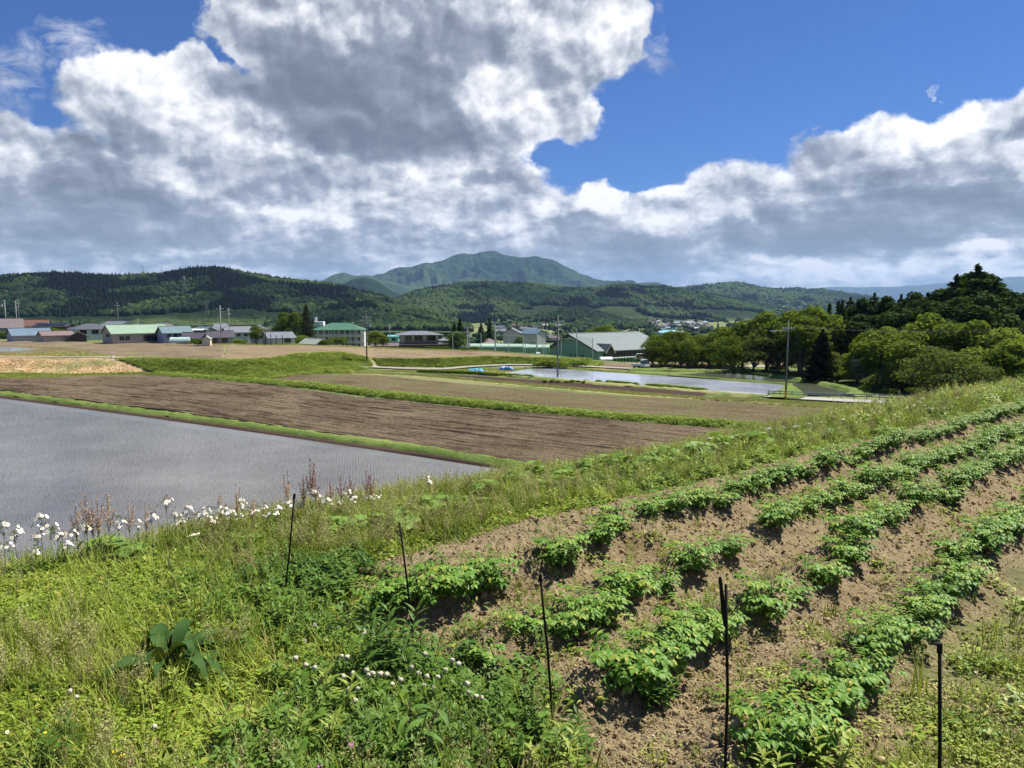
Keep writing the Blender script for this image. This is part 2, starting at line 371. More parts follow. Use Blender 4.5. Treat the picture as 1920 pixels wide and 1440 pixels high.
def HG(x, y):
    x = np.asarray(x, float); y = np.asarray(y, float)
    yy = np.maximum(y, 1.0); px = np.clip(960+1440*x/(yy+1e-6), -900, 2600); r = np.hypot(x, y)
    e = edge_e(x, y)
    # the terrace of the camera and its bank
    c, s = cs(x, y)
    z = -.02 + .05*fbm(x*.5, y*.5, 3, 3)
    bank = -(e*.30+e*e*.02)
    zt = np.where(e > 0, z-np.minimum(np.where(e > 0, e*.32+e*e*.018, 0), 40), z)
    # low land
    yf = np.interp(px, fx, fy_); yt = np.interp(px, tx, ty_); ye = np.interp(px, ex, ey_)
    l1 = lvl1(px)
    t = sstep(y, yf, np.maximum(yt, yf+5)); low = L0+(l1-L0)*t
    low = low + np.where((t > .02) & (t < .98), .25*fbm(x*.4, y*.4, 3, 9), 0)
    # slope into the valley
    deep = np.interp(px, [-900, 0, 500, 900, 1100, 2600], [-19, -21, -27, -38, -44, -46])
    endr = np.interp(px, [-900, 300, 900, 1200], [1000, 1000, 900, 800])
    t2 = np.clip((y-ye)/(endr-ye), 0, 1); t2 = 1-(1-t2)**1.7
    low2 = l1+(deep-l1)*t2 - .8*sstep(y, ye, ye+12) + np.minimum(np.maximum(y-ye, 0)*.01, 2.5)*fbm(x*.01, y*.01, 3, 5)
    low = np.where(y > ye, low2, low)
    # wooded rise on the right
    y0 = np.interp(px, [1330, 1480, 1600, 1900], [165, 138, 118, 98]); rise = sstep(px, 1330, 1900)*sstep(y, y0, y0+75)*9*(1-sstep(y, 260, 700))
    low = low + rise
    low = np.where(y < 3, L0, low)
    out = np.maximum(zt, low)
    return np.where((e > 0) | (y > 60), out, zt)

# ------------------------------------------------------------------ ground materials
def ground_mat():
    m, n = material('soil_and_turf'); p = pos(n)
    f1 = n.noise(p, 1.1, 4, .6); f2 = n.noise(p, 14, 6, .65); f3 = n.noise(p, 70, 5, .65)
    soil = n.ramp(n.m('ADD', n.m('MULTIPLY', f2, .5), n.m('MULTIPLY', f3, .5)), [(.28, (.10, .060, .030)), (.45, (.178, .136, .074)), (.60, (.265, .210, .118)), (.75, (.40, .34, .205))])
    damp = n.rng(f1, .53, .66, 0, .65, True)
    soil = n.mix(damp, soil, n.mix(1.0, soil, (.62, .56, .50), 'MULTIPLY'))
    straw = n.ramp(f3, [(.3, (.10, .09, .035)), (.5, (.20, .17, .075)), (.7, (.34, .30, .16))])
    turf = n.mix(n.rng(n.noise(p, 5, 5, .6), .40, .62, 0, 1, True), straw, (.075, .105, .024))
    col = n.mix(attr(n, 'turf'), soil, turf)
    return finish(m, n, bsdf(n, col, .95, .12, n.m('ADD', f3, n.m('MULTIPLY', f2, .6)), .9, .012))
M_GROUND = ground_mat()
def land_mat():
    m, n = material('meadow_land'); p = pos(n)
    a = n.noise(p, .02, 5, .6); b = n.noise(p, .3, 5, .65); c = n.noise(p, 3.0, 4, .7)
    g = n.ramp(n.m('ADD', n.m('MULTIPLY', b, .6), n.m('MULTIPLY', c, .4)), [(.3, (.045, .070, .018)), (.5, (.095, .135, .034)), (.68, (.16, .185, .06))])
    g = n.mix(n.rng(a, .45, .62, 0, .8, True), g, (.20, .21, .085))
    g = n.mix(n.rng(n.noise(n.v('MULTIPLY', p, (1, 2.5, 1)), .012, 2, .4), .52, .56, 0, .55, True), g, (.24, .21, .12))
    g = n.mix(n.rng(attr(n, 'dry'), 0, 1), g, n.ramp(b, [(.3, (.20, .125, .065)), (.5, (.38, .24, .125)), (.7, (.52, .39, .23))]))
    return finish(m, n, bsdf(n, g, .95, .1, c, .5, .08))
M_LAND = land_mat()

def polar(azs, rs):
    A, Rr = np.meshgrid(azs, rs); return np.sin(A)*Rr, np.cos(A)*Rr
def gridfaces(nr, nc):
    i = np.arange(nr-1)[:, None]*nc+np.arange(nc-1)[None]; i = i.ravel()
    return np.stack([i, i+1, i+nc+1, i+nc], 1)
def soilmask(x, y):
    c, s = cs(x, y)
    wob = .25*fbm(x*1.7, y*1.7, 3, 21)
    zc = -4.22+.05*s
    left = sstep(c+wob*.8, zc-.12, zc+.18)
    front = sstep(s+wob*1.6-.15*np.sin(c*2), 1.75, 2.35)
    right = 1-sstep(c+wob*1.2, -1.22-.018*s, -.92-.018*s)*(.80+.5*fbm(x*2.3, y*2.3, 3, 77))
    return np.clip(left*front*right, 0, 1)
def hnear(x, y):
    c, s = cs(x, y); z = HG(x, y); sm = soilmask(x, y)
    rid = 0
    for k, (c0, sl_) in ROWS.items():
        rid = rid + (.13 if k != 'Z' else .07)*np.exp(-((c-(c0+sl_*s))/.17)**2)*(1+.5*fbm(s*3, c, 2, ord(k)))
    front = sstep(s, 1.9, 2.5)*sstep(c, -5.0, -4.5)*(1-sstep(c, -.9, -.6))
    z = z + rid*front
    rough = .30+.70*sm
    z = z + rough*(.032*fbm(x*3.2, y*3.2, 2, 31)+.020*np.abs(fbm(x*15, y*15, 3, 41))*1.6+.016*fbm(x*45, y*45, 2, 51))
    return z
azn = np.radians(np.concatenate([np.linspace(-178, -50, 60)[:-1], np.linspace(-50, -38, 60)[:-1], np.linspace(-38, 38, 900)[:-1], np.linspace(38, 50, 60)[:-1], np.linspace(50, 180, 60)]))
rn = np.concatenate([np.array([.02, .3, .8, 1.4]), np.exp(np.linspace(np.log(2.0), np.log(34.0), 760))])
X, Y = polar(azn, rn); Z = hnear(X, Y)
GROUND_NEAR = obj('ground', mesh_np('ground', np.stack([X, Y, Z], -1).reshape(-1, 3), gridfaces(*X.shape), M_GROUND, smooth=True, attrs={'turf': ('POINT', (1-soilmask(X, Y)).ravel())}))
tag(GROUND_NEAR, 'brown tilled soil in ridges with rough weedy verge', None, None, 'structure')
azf = np.radians(np.concatenate([np.linspace(-178, -45, 70)[:-1], np.linspace(-45, 45, 620)[:-1], np.linspace(45, 180, 70)]))
rf = np.concatenate([np.array([33.0]), np.linspace(36, 60, 10), np.linspace(64, 260, 150), np.exp(np.linspace(np.log(264), np.log(23000), 110))])
X, Y = polar(azf, rf); Z = HG(X, Y); Z[0] -= .3
PXf = 960+1440*X/np.maximum(Y, 1)
dry = sstep(Y, 112, 116)*(1-sstep(Y, 168, 172))*(1-sstep(PXf, 225, 300))*(Y > 5)
dry = np.clip(dry+ .8*sstep(fbm(X*.05, Y*.12, 3, 8), .12, .3)*(Y > 140)*(Y < 260), 0, 1)*np.clip(.75+1.6*fbm(X*.15, Y*.3, 4, 6), 0, 1)
GF = obj('terrain', mesh_np('terrain', np.stack([X, Y, Z], -1).reshape(-1, 3), gridfaces(*X.shape), M_LAND, smooth=True, attrs={'dry': ('POINT', dry.ravel())}))
tag(GF, 'grassy farmland dropping away into the valley', None, None, 'structure')

# ------------------------------------------------------------------ fields, paddies, levees and roads in the low land
def resamp(pts, n):
    p = np.array(pts, float); d = np.r_[0, np.cumsum(np.hypot(*(np.diff(p[:, :2], axis=0).T)))]; t = np.linspace(0, d[-1], n)
    return np.stack([np.interp(t, d, p[:, k]) for k in range(p.shape[1])], 1)
def gz(pts_px, z):                       # photo outline -> world points standing on the land
    out = []
    ts = np.exp(np.linspace(np.log(30), np.log(420), 500))
    for (px, py) in pts_px:
        d = ray(px, py); x = d[0]/d[1]*ts; h = CAMZ+d[2]/d[1]*ts-np.maximum(HG(x, ts), L0)
        ok = np.where((h[1:] <= 0) & (ts[1:] > 50 if py < 860 else ts[1:] > 30))[0]
        if len(ok) and d[2] < 0:
            i = ok[0]; a = h[i]/(h[i]-h[i+1]+1e-9) if h[i] > 0 else 1; y = ts[i]+(ts[i+1]-ts[i])*a
            out.append(np.array([d[0]/d[1]*y, y, CAMZ+d[2]/d[1]*y]))
        else: out.append(P(px, py, z))
    return np.array(out)
def ruled(name, a, b, nu, nv, mat, dz=.05, rough=0, follow=True, seed=0, furrow=0.0, kind='structure', label=None):
    """sheet between two outlines a (far) and b (near); furrows run along them"""
    A, B = resamp(a, nu), resamp(b, nu); t = np.linspace(0, 1, nv)[:, None, None]
    G = A[None]*(1-t)+B[None]*t; x, y = G[..., 0], G[..., 1]
    z = HG(x, y) if follow else G[..., 2]
    z = z+dz
    ins = np.minimum(1, np.minimum(np.arange(nv), np.arange(nv)[::-1])[:, None]/2.0)
    U = np.linspace(0, 1, nu)[None]*np.hypot(*(A[-1]-A[0])[:2])+0*x; Vv = t[..., 0]*np.hypot(*(A[nu//2]-B[nu//2])[:2])+0*x
    if rough or furrow:
        z = z+ins*(rough*(np.abs(fbm(x*2.2, y*2.2, 3, seed))*1.4-.1)+furrow*(fbm(U*.10, Vv*1.5, 2, seed+3)+.5*fbm(U*.5, Vv*3.2, 2, seed+5)))
    z = z.copy(); z[0] -= .4; z[-1] -= .4; z[:, 0] -= .4; z[:, -1] -= .4
    o = obj(name, mesh_np(name, np.stack([x, y, z], -1).reshape(-1, 3), gridfaces(nv, nu), mat, smooth=True, attrs={'fu': ('POINT', U.ravel()), 'fv': ('POINT', Vv.ravel())}))
    return tag(o, label, None, None, kind)
def field_mat(name, dark, mid, pale, weed=None, wamt=.0, streak=1.0, fur_shade=False):
    m, n = material(name); p = pos(n)
    cx = n.new('ShaderNodeCombineXYZ'); n.l.new(n.m('MULTIPLY', attr(n, 'fu'), .06), cx.inputs[0]); n.l.new(attr(n, 'fv'), cx.inputs[1])
    s1 = n.noise(cx.outputs[0], 1.3, 4, .6); s2 = n.noise(p, 5.0, 5, .75); s3 = n.noise(p, .12, 4, .6)
    f = n.m('ADD', n.m('MULTIPLY', s1, .42*streak), n.m('MULTIPLY', s2, .58))
    f = n.m('ADD', f, n.m('MULTIPLY_ADD', n.m('SUBTRACT', s3, .5), .35, .21*(1-streak)))
    c = n.ramp(f, [(.33, dark), (.47, mid), (.62, pale)])
    if fur_shade:
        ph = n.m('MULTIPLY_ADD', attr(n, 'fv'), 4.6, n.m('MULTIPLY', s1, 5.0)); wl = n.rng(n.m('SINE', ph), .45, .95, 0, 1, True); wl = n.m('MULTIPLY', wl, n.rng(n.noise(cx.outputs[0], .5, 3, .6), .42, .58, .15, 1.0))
        c = n.mix(n.m('MULTIPLY', wl, .80), c, dark)  # shade of the furrows painted as dark lines into the soil colour
    if weed: c = n.mix(n.rng(n.m('ADD', s3, n.m('MULTIPLY', n.m('SUBTRACT', s2, .5), .9)), .62-wamt*.3, .75-wamt*.3, 0, .85), c, weed)
    return finish(m, n, bsdf(n, c, .95, .1, s2, .8, .10))
M_F1 = field_mat('ploughed_soil', (.024, .017, .010), (.100, .073, .045), (.19, .145, .095), streak=.5, fur_shade=True)
M_F2 = field_mat('stubble_soil', (.045, .033, .017), (.10, .078, .042), (.19, .15, .088), (.09, .105, .028), .25)
M_F3 = field_mat('dark_tilled_soil', (.030, .018, .013), (.046, .029, .020), (.07, .046, .033), streak=.4)
M_F4 = field_mat('tan_stubble', (.085, .060, .037), (.18, .13, .078), (.30, .235, .145), (.15, .16, .05), .2)
M_F5 = field_mat('brown_stubble', (.06, .044, .029), (.135, .102, .064), (.27, .21, .135), (.15, .15, .05), .2)
M_STRAW = field_mat('straw_grass', (.13, .14, .04), (.27, .26, .10), (.44, .41, .22), (.10, .15, .03), .5)
M_GRASSY = field_mat('levee_grass', (.045, .075, .016), (.10, .15, .032), (.19, .23, .065))

def water_mat(name, mud, wave=1.0, tint=(1, 1, 1)):
    m, n = material(name); p = pos(n)
    b1 = n.noise(n.v('MULTIPLY', p, (.7, 2.2, 1)), 1.8*wave, 5, .68); b2 = n.noise(p, .15, 3, .5)
    d = n.mix(n.rng(b2, .35, .7), tuple(np.array(mud)*.8), tuple(np.array(mud)*1.25))
    s = bsdf(n, d, .035, .5, b1, .22, .06, IOR=1.33)
    return finish(m, n, s)
M_WATER = water_mat('muddy_paddy_water', (.13, .122, .112)); M_WATER2 = water_mat('bright_paddy_water', (.34, .37, .43), .5)
M_WATER3 = water_mat('green_paddy_water', (.085, .095, .06), .5)
def flat(name, pts, mat, z, label):
    me = bpy.data.meshes.new(name); me.from_pydata([(float(p[0]), float(p[1]), z) for p in pts], [], [tuple(range(len(pts)))]); me.materials.append(mat)
    o = obj(name, me); return tag(o, label, None, None, 'structure')
def px0(l, z=L0): return [P(a, b, z) for a, b in l]
WZ = L0+.10
wa = [(4, 34, 0)]+[tuple(p) for p in px0([(950, 882), (620, 831), (300, 786), (0, 746), (-400, 690)], WZ)]+[(-200, 40, 0), (-120, -45, 0), (-105, -54, 0)]
PADDY_A = flat('water', wa, M_WATER, WZ, 'large flooded rice paddy with grey rippled water on the left')
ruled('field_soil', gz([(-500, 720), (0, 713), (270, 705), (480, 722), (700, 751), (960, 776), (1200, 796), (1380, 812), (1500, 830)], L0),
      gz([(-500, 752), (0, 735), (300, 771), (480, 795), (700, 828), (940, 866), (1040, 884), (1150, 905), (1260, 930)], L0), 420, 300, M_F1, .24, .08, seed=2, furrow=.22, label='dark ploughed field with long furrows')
ruled('field_soil', gz([(470, 704), (560, 700), (720, 705), (860, 719), (1100, 739), (1300, 749), (1560, 768), (1700, 780)], L0),
      gz([(480, 713), (560, 716), (700, 735), (900, 756), (1150, 781), (1400, 800), (1500, 812), (1620, 830)], L0), 260, 120, M_F2, .05, .06, seed=7, furrow=.05, label='olive brown stubble field in the middle')
ruled('straw_verge', gz([(655, 697), (780, 700), (900, 710), (1100, 727), (1250, 741), (1330, 744), (1500, 757), (1650, 768)], L0),
      gz([(655, 702), (780, 708), (900, 719), (1100, 738), (1250, 748), (1330, 751), (1500, 763), (1650, 776)], L0), 200, 16, M_STRAW, .10, .12, seed=9, label='pale straw coloured grass strip')
ruled('field_soil', gz([(770, 702), (900, 706.5), (1000, 713.5), (1150, 725.5), (1290, 734), (1335, 737)], L0),
      gz([(770, 704), (900, 714.5), (1000, 723), (1150, 735), (1256, 741), (1310, 745)], L0), 160, 24, M_F3, .16, .04, seed=11, furrow=.0, label='narrow dark brown tilled bed')
ruled('field_soil', gz([(424, 646), (560, 647), (700, 653), (900, 659), (1000, 666)], L1), gz([(418, 673.5), (450, 676), (500, 671), (560, 662), (640, 660), (700, 671), (800, 672), (920, 667), (1000, 669)], L1), 200, 50, M_F4, .06, .08, seed=13, furrow=.06, label='tan stubble field before the houses')
ruled('field_soil', gz([(-300, 640), (0, 639), (130, 640.5), (300, 643), (425, 647)], L1), gz([(-300, 668), (0, 666), (130, 658), (220, 668), (330, 671), (420, 673)], L1), 220, 60, M_F5, .05, .08, seed=15, furrow=.08, label='brown stubble field on the upper left terrace')
ruled('field_soil', gz([(1120, 678), (1200, 680), (1300, 682), (1370, 684)], L0), gz([(1130, 689), (1200, 690), (1290, 692), (1370, 690)], L0), 120, 24, M_F5, .07, .06, seed=17, furrow=.04, label='brown field beside the parked truck')
flat('water', px0([(-200, 651), (0, 650.5), (40, 653), (68, 657), (0, 661), (-200, 664)], L1), M_WATER2, L1+.12, 'small flooded paddy on the upper left terrace')
WB = L0+.12
flat('water', px0([(940, 701), (985, 692.5), (1040, 691), (1160, 699.5), (1300, 709), (1480, 722.5), (1474, 729), (1440, 742.5), (1350, 738), (1200, 726), (1050, 712.5), (980, 706)], WB), M_WATER2, WB, 'bright flooded paddy in the middle distance')
flat('water', px0([(1245, 703.5), (1310, 700), (1372, 699), (1460, 710), (1530, 721), (1592, 735), (1586, 741), (1512, 741), (1482, 719), (1350, 710)], WB+.05), M_WATER3, WB+.05, 'flooded paddy below the wood')
flat('water', px0([(1612, 768), (1680, 764), (1760, 772), (1700, 790), (1600, 790)], WB), M_WATER2, L0+.30, 'small pond beyond the verge')
def levee(name, px_pts, wid, hgt, mat, z, label, n=None, seed=0):
    c = resamp(gz(px_pts, z), n or max(30, len(px_pts)*14)); t = np.gradient(c[:, :2], axis=0); t /= np.linalg.norm(t, axis=1)[:, None]; nn = np.stack([-t[:, 1], t[:, 0]], 1)
    prof = [(-.62, -.05), (-.45, .62), (-.25, 1), (0, 1.05), (.25, 1), (.45, .62), (.62, -.05)]
    V = []; 
    for (o_, h_) in prof:
        wv = 1+.35*fbm(c[:, 0]*.6, c[:, 1]*.6, 3, seed+int(o_*10)+8); hv = 1+.5*fbm(c[:, 0]*.9, c[:, 1]*.9, 3, seed+4+int(o_*20))
        q = c[:, :2]+nn*(o_*wid*wv)[:, None]; V.append(np.c_[q, HG(q[:, 0], q[:, 1])+h_*hgt*hv])
    V = np.array(V); nr, nc = V.shape[:2]
    U = np.arange(nc)[None]*.5+np.zeros((nr, 1)); 
    o = obj(name, mesh_np(name, V.reshape(-1, 3), gridfaces(nr, nc), mat, smooth=True, attrs={'fu': ('POINT', U.ravel()), 'fv': ('POINT', (np.arange(nr)[:, None]*.3+0*U).ravel())}))
    return tag(o, label, None, None, 'structure'), c
_, LEV_A = levee('levee', [(-400, 683), (0, 740), (300, 779), (480, 803), (620, 824), (800, 848), (960, 876), (1010, 890)], 1.7, .45, M_GRASSY, L0, 'low grassy levee along the big paddy', 300, 1)
ruled('mud_bank', gz([(-400, 688), (0, 743), (300, 782), (480, 806), (620, 827.5), (800, 852), (940, 873)], L0), gz([(-400, 692), (0, 748.5), (300, 788.5), (480, 813), (620, 835), (800, 860), (940, 882)], L0), 300, 6, M_F3, .16, .05, seed=23, label='dark muddy edge between levee and water')
_, LEV_B = levee('levee', [(985, 691), (1040, 689.5), (1160, 698), (1300, 707.5), (1480, 721), (1476, 730), (1440, 744)], 1.3, .22, M_GRASSY, L0, 'grass levee round the bright paddy', 220, 2)
_, LEV_C = levee('levee', [(1180, 695), (1372, 697.5), (1465, 707.5), (1535, 718.5), (1600, 733), (1606, 740), (1590, 744)], 1.8, .4, M_GRASSY, L0, 'grass levee on the side of the wood', 200, 3)
_, LEV_D = levee('levee', [(930, 704), (1050, 714), (1200, 727), (1330, 738), (1440, 745)], 2.0, .35, M_STRAW, L0, 'straw coloured levee before the bright paddy', 160, 4)
_, LEV_S = levee('levee', [(290, 704), (480, 718), (600, 727), (720, 743), (900, 761), (1150, 786), (1300, 797), (1430, 807), (1500, 815)], 3.2, .5, M_GRASSY, L0, 'bright green levee between the two ploughed fields', 400, 5)
flat('levee', px0([(1442, 744), (1462, 732), (1480, 721), (1490, 724), (1515, 741.5), (1500, 746)], L0+.3), M_GRASSY, L0+.3, 'green triangle of levee at the corner of the paddies')
M_ROAD = paint('gravel_road', (.27, .25, .21), .95, .15, .6); M_CONC = paint('concrete', (.31, .30, .275), .9, .15, 1.2)
def road(px_pts, wid, z, label, dz=.07, mat=None):
    c = resamp(gz(px_pts, z), 60); t = np.gradient(c[:, :2], axis=0); t /= np.linalg.norm(t, axis=1)[:, None]; nn = np.stack([-t[:, 1], t[:, 0]], 1)
    rows_ = [np.c_[c[:, :2]+nn*o_*wid, HG(*(c[:, :2]+nn*o_*wid).T)+dz] for o_ in (-.5, 0, .5)]
    V = np.array(rows_); o = obj('road', mesh_np('road', V.reshape(-1, 3), gridfaces(3, 60), mat or M_ROAD, smooth=True)); return tag(o, label, None, None, 'structure'), c
road([(655, 684), (700, 689), (760, 692.5), (830, 693.5), (880, 689), (960, 685), (1060, 686.5), (1180, 692.5), (1260, 696), (1400, 693)], 2.6, L0, 'pale gravel track past the paddies', .22)
road([(-300, 671), (0, 670), (90, 669.5), (205, 670.5), (290, 678)], 1.6, L1, 'narrow dirt path on the bank', .1)
_, ROADR = road([(1340, 737), (1400, 741), (1480, 747.5), (1600, 754), (1720, 759), (1850, 764), (2100, 775)], 3.0, L0, 'concrete lane beside the guard rail', .20, M_CONC)
road([(1330, 694), (1372, 690), (1400, 687.5), (1440, 687)], 3.0, L0, 'asphalt lane below the trees', .1, M_CONC)

# ================================================================== hills
def hill_mat(name, dk, md, lt, field=None, sc=1.0):
    m, n = material(name); p = pos(n)
    a = n.noise(p, .004*sc, 5, .6); b = n.noise(p, .03*sc, 6, .7); c = n.noise(p, .10*sc, 3, .7)
    f = n.m('ADD', n.m('MULTIPLY', a, .6), n.m('MULTIPLY', b, .4))
    g = n.ramp(f, [(.36, dk), (.5, md), (.66, lt)])
    if field: g = n.mix(n.m('MULTIPLY', n.rng(attr(n, 'foot'), .80, .92, 0, 1, True), n.rng(b, .35, .5, 0, 1)), g, field)
    return finish(m, n, bsdf(n, g, .95, .05, n.m('ADD', n.m('MULTIPLY', b, 2.0), c), .9, 9.0/sc))
def hill(name, ridge, dr, df, zf, mat, label, nc=260, nr=70, gul=.10, gsc=1.0, seed=0, pw=1.0, treeh=0, pg=.7):
    a = np.array(ridge, float); px = np.linspace(a[0, 0], a[-1, 0], nc)
    py = np.interp(px, a[:, 0], a[:, 1]); k = np.ones(5)/5; py = np.convolve(np.r_[[py[0]]*2, py, [py[-1]]*2], k, 'valid')
    drv = np.interp(px, [a[0, 0], a[-1, 0]], dr) if hasattr(dr, '__len__') else np.full(nc, float(dr))
    dfv = np.interp(px, [a[0, 0], a[-1, 0]], df) if hasattr(df, '__len__') else np.full(nc, float(df))
    top = np.array([PY(x, y, d) for x, y, d in zip(px, py, drv)])
    u = top[:, 0]/top[:, 1]; zr = top[:, 2]-treeh
    rows_ = []; ss = np.r_[np.linspace(-.55, 0, 14)[:-1], np.linspace(0, 1, nr)]
    for s in ss:
        d = drv-(drv-dfv)*s; sa = np.abs(s)/(1 if s >= 0 else .55)
        prof = (.5+.5*np.cos(pi*np.clip(sa, 0, 1)))**pw
        z = zf+(zr-zf)*prof
        x = u*d; sc_ = gsc*6/(drv.mean())
        g = fbm(x*sc_, d*sc_, 5, seed, .55); g2 = -np.abs(fbm(x*sc_*2.2+9, d*sc_*1.2, 4, seed+5, .5))*1.5+.3
        z = z+(zr.max()-zf)*gul*(g+g2)*1.6*(np.sin(pi*np.clip(sa, 0, 1))**pg)
        rows_.append(np.c_[x, d, z])
    V = np.array(rows_); foot = np.repeat(np.clip(ss, 0, 1)[:, None], nc, 1)
    o = obj(name, mesh_np(name, V.reshape(-1, 3), gridfaces(len(ss), nc), mat, smooth=True, attrs={'foot': ('POINT', foot.ravel())}))
    tag(o, label, None, None, 'structure')
    return V[13:], foot[13:]
H_DK = hill_mat('forest_floor', (.008, .018, .008), (.015, .030, .011), (.03, .052, .015), (.07, .10, .034))
H_MD = hill_mat('wooded_slope', (.012, .026, .011), (.024, .044, .015), (.05, .078, .023), (.085, .115, .04), .6)
H_FAR = hill_mat('mountain_slope', (.008, .020, .012), (.028, .052, .018), (.075, .105, .034), None, .22)
RIDGE1 = [(-420, 530), (-200, 524), (0, 517), (60, 514), (110, 511), (170, 515), (230, 517), (262, 515.5), (300, 514), (335, 507), (370, 500), (400, 498), (430, 501), (470, 511), (520, 521), (560, 527), (600, 531), (640, 538), (680, 546), (710, 551), (740, 562), (775, 582), (820, 603), (850, 612)]
V1, f1 = hill('hill', RIDGE1, (1450, 1750), (900, 1150), -24, H_DK, 'long dark wooded ridge on the left', 300, 70, .10, 1.0, 3, .85, 9)
V1b, f1b = hill('hill', [(500, 590), (560, 578), (620, 566), (690, 560), (740, 570), (800, 580), (850, 598), (880, 606)], 1350, 950, -30, H_DK, 'lower wooded spur at the foot of the ridge', 140, 40, .08, 1.0, 33, .9, 8)
V2, f2 = hill('hill', [(700, 590), (740, 562), (770, 549), (800, 541), (850, 536), (880, 532), (930, 529), (980, 531), (1030, 536), (1060, 541), (1120, 543), (1150, 536), (1175, 534), (1200, 537), (1260, 542), (1310, 550), (1380, 560), (1470, 578), (1540, 590)], (2600, 3300), (1700, 2300), -42, H_MD, 'wooded hills in the middle behind the valley', 300, 70, .10, 1.4, 5, .8, 9)
V2b, f2b = hill('hill', [(960, 606), (990, 592), (1030, 586), (1060, 578), (1100, 578), (1140, 590), (1180, 600), (1230, 606)], 1900, 1450, -44, H_MD, 'small wooded knoll in the valley', 120, 40, .06, 1.5, 35, .9, 8)
V3, f3 = hill('hill', [(1180, 560), (1240, 546), (1280, 545), (1340, 538), (1370, 534), (1400, 537), (1440, 545), (1480, 544.5), (1540, 545), (1590, 553), (1640, 561), (1700, 575), (1800, 590)], 5200, (3600, 3800), -44, H_MD, 'wooded hills behind the town on the right', 260, 60, .10, 2.0, 7, .7, 6)
hill('hill', [(600, 556), (630, 541), (660, 524), (682, 519.5), (705, 526), (725, 540), (745, 552), (780, 560)], 4300, 3300, -30, hill_mat('dark_conical_hill', (.010, .022, .012), (.014, .030, .014), (.02, .04, .016)), 'dark conical wooded hill', 100, 40, .06, 2.0, 11, .8)
hill('mountain', [(520, 540), (580, 532), (605, 526), (625, 515), (645, 510.5), (665, 517), (690, 516), (715, 522), (760, 535), (820, 545)], 7500, 6000, -30, H_FAR, 'blue grey mountain shoulder far behind', 160, 40, .10, 2.0, 13, .8)
hill('mountain', [(640, 545), (690, 524), (720, 515), (745, 507), (768, 504.5), (790, 497), (815, 496), (840, 489), (862, 479), (890, 477.5), (905, 474), (925, 472.5), (948, 479.5), (975, 483.5), (1000, 482.5), (1030, 488), (1060, 502), (1090, 515), (1120, 525), (1145, 531), (1200, 536), (1290, 546)], 9500, 6500, -40, H_FAR, 'broad green blue mountain on the skyline', 320, 90, .13, 3.6, 15, .75, pg=1.5)
hill('mountain', [(1120, 545), (1150, 534), (1190, 531), (1232, 529), (1262, 540), (1300, 546), (1380, 552)], 8200, 6500, -40, H_FAR, 'small far hill right of the mountain', 120, 40, .1, 3.0, 17, .8)
hill('mountain', [(1440, 560), (1500, 547), (1535, 541), (1565, 537), (1600, 540), (1700, 537), (1780, 530), (1850, 524), (1900, 519), (2000, 518), (2300, 535)], 21000, 17000, -40, H_FAR, 'pale blue far mountain range on the right', 140, 40, .1, 3.0, 19, .8)

# ------------------------------------------------------------------ forest on the hills (nobody could count it)
def ico(sub):
    import bmesh
    bm = bmesh.new(); bmesh.ops.create_icosphere(bm, subdivisions=sub, radius=1.0)
    V = np.array([v.co[:] for v in bm.verts]); F = np.array([[v.index for v in f.verts] for f in bm.faces]); bm.free(); return V, F
def vn3(V, s, seed): return (vnoise(V[:, 0]*s+5, V[:, 1]*s+V[:, 2]*s*.7, seed)+vnoise(V[:, 1]*s-3, V[:, 2]*s+V[:, 0]*s*.6, seed+1))
def canopy_mat(name, a, b):
    m, n = material(name)
    f = n.m('ADD', n.m('MULTIPLY', attr(n, 'tint', 'INSTANCER'), .9), n.m('MULTIPLY', n.m('SUBTRACT', n.noise(pos(n), .9, 3, .7), .5), .5), clamp=True)
    return finish(m, n, bsdf(n, n.mix(f, a, b), .9, .05, n.noise(pos(n), 1.2, 3, .7), 1.0, .8))
C_BR = canopy_mat('broadleaf_canopy', (.007, .019, .008), (.052, .085, .021))
C_CO = canopy_mat('conifer_canopy', (.004, .011, .007), (.015, .030, .013))
IV, IF = ico(2)
def blobtree(seed):
    V = IV.copy(); d = 1+.45*vn3(V, 1.6, seed)+.35*vn3(V, 4.2, seed+7); V = V*d[:, None]; V[:, 2] = V[:, 2]*.85+.25
    return mesh_np('canopy', V, IF, C_BR)
def conetree(seed):
    r = RS(seed); V = []; F = []; nl, ns = 7, 9
    for i in range(nl):
        t = i/(nl-1); rad = (1-t)*.62+.02
        for k in range(ns):
            a = 2*pi*k/ns+i*.35; rr = rad*(1+.3*r.randn()*.6)*(1.25 if i % 2 == 0 else .8); V.append((cos(a)*rr*1.15, sin(a)*rr*1.15, -.6+2.1*t))
    for i in range(nl-1):
        for k in range(ns): F.append((i*ns+k, i*ns+(k+1) % ns, (i+1)*ns+(k+1) % ns, (i+1)*ns+k))
    return mesh_np('conifer_canopy', np.array(V), np.array(F), C_CO)
FP = [blobtree(i) for i in range(5)]+[conetree(i+50) for i in range(4)]
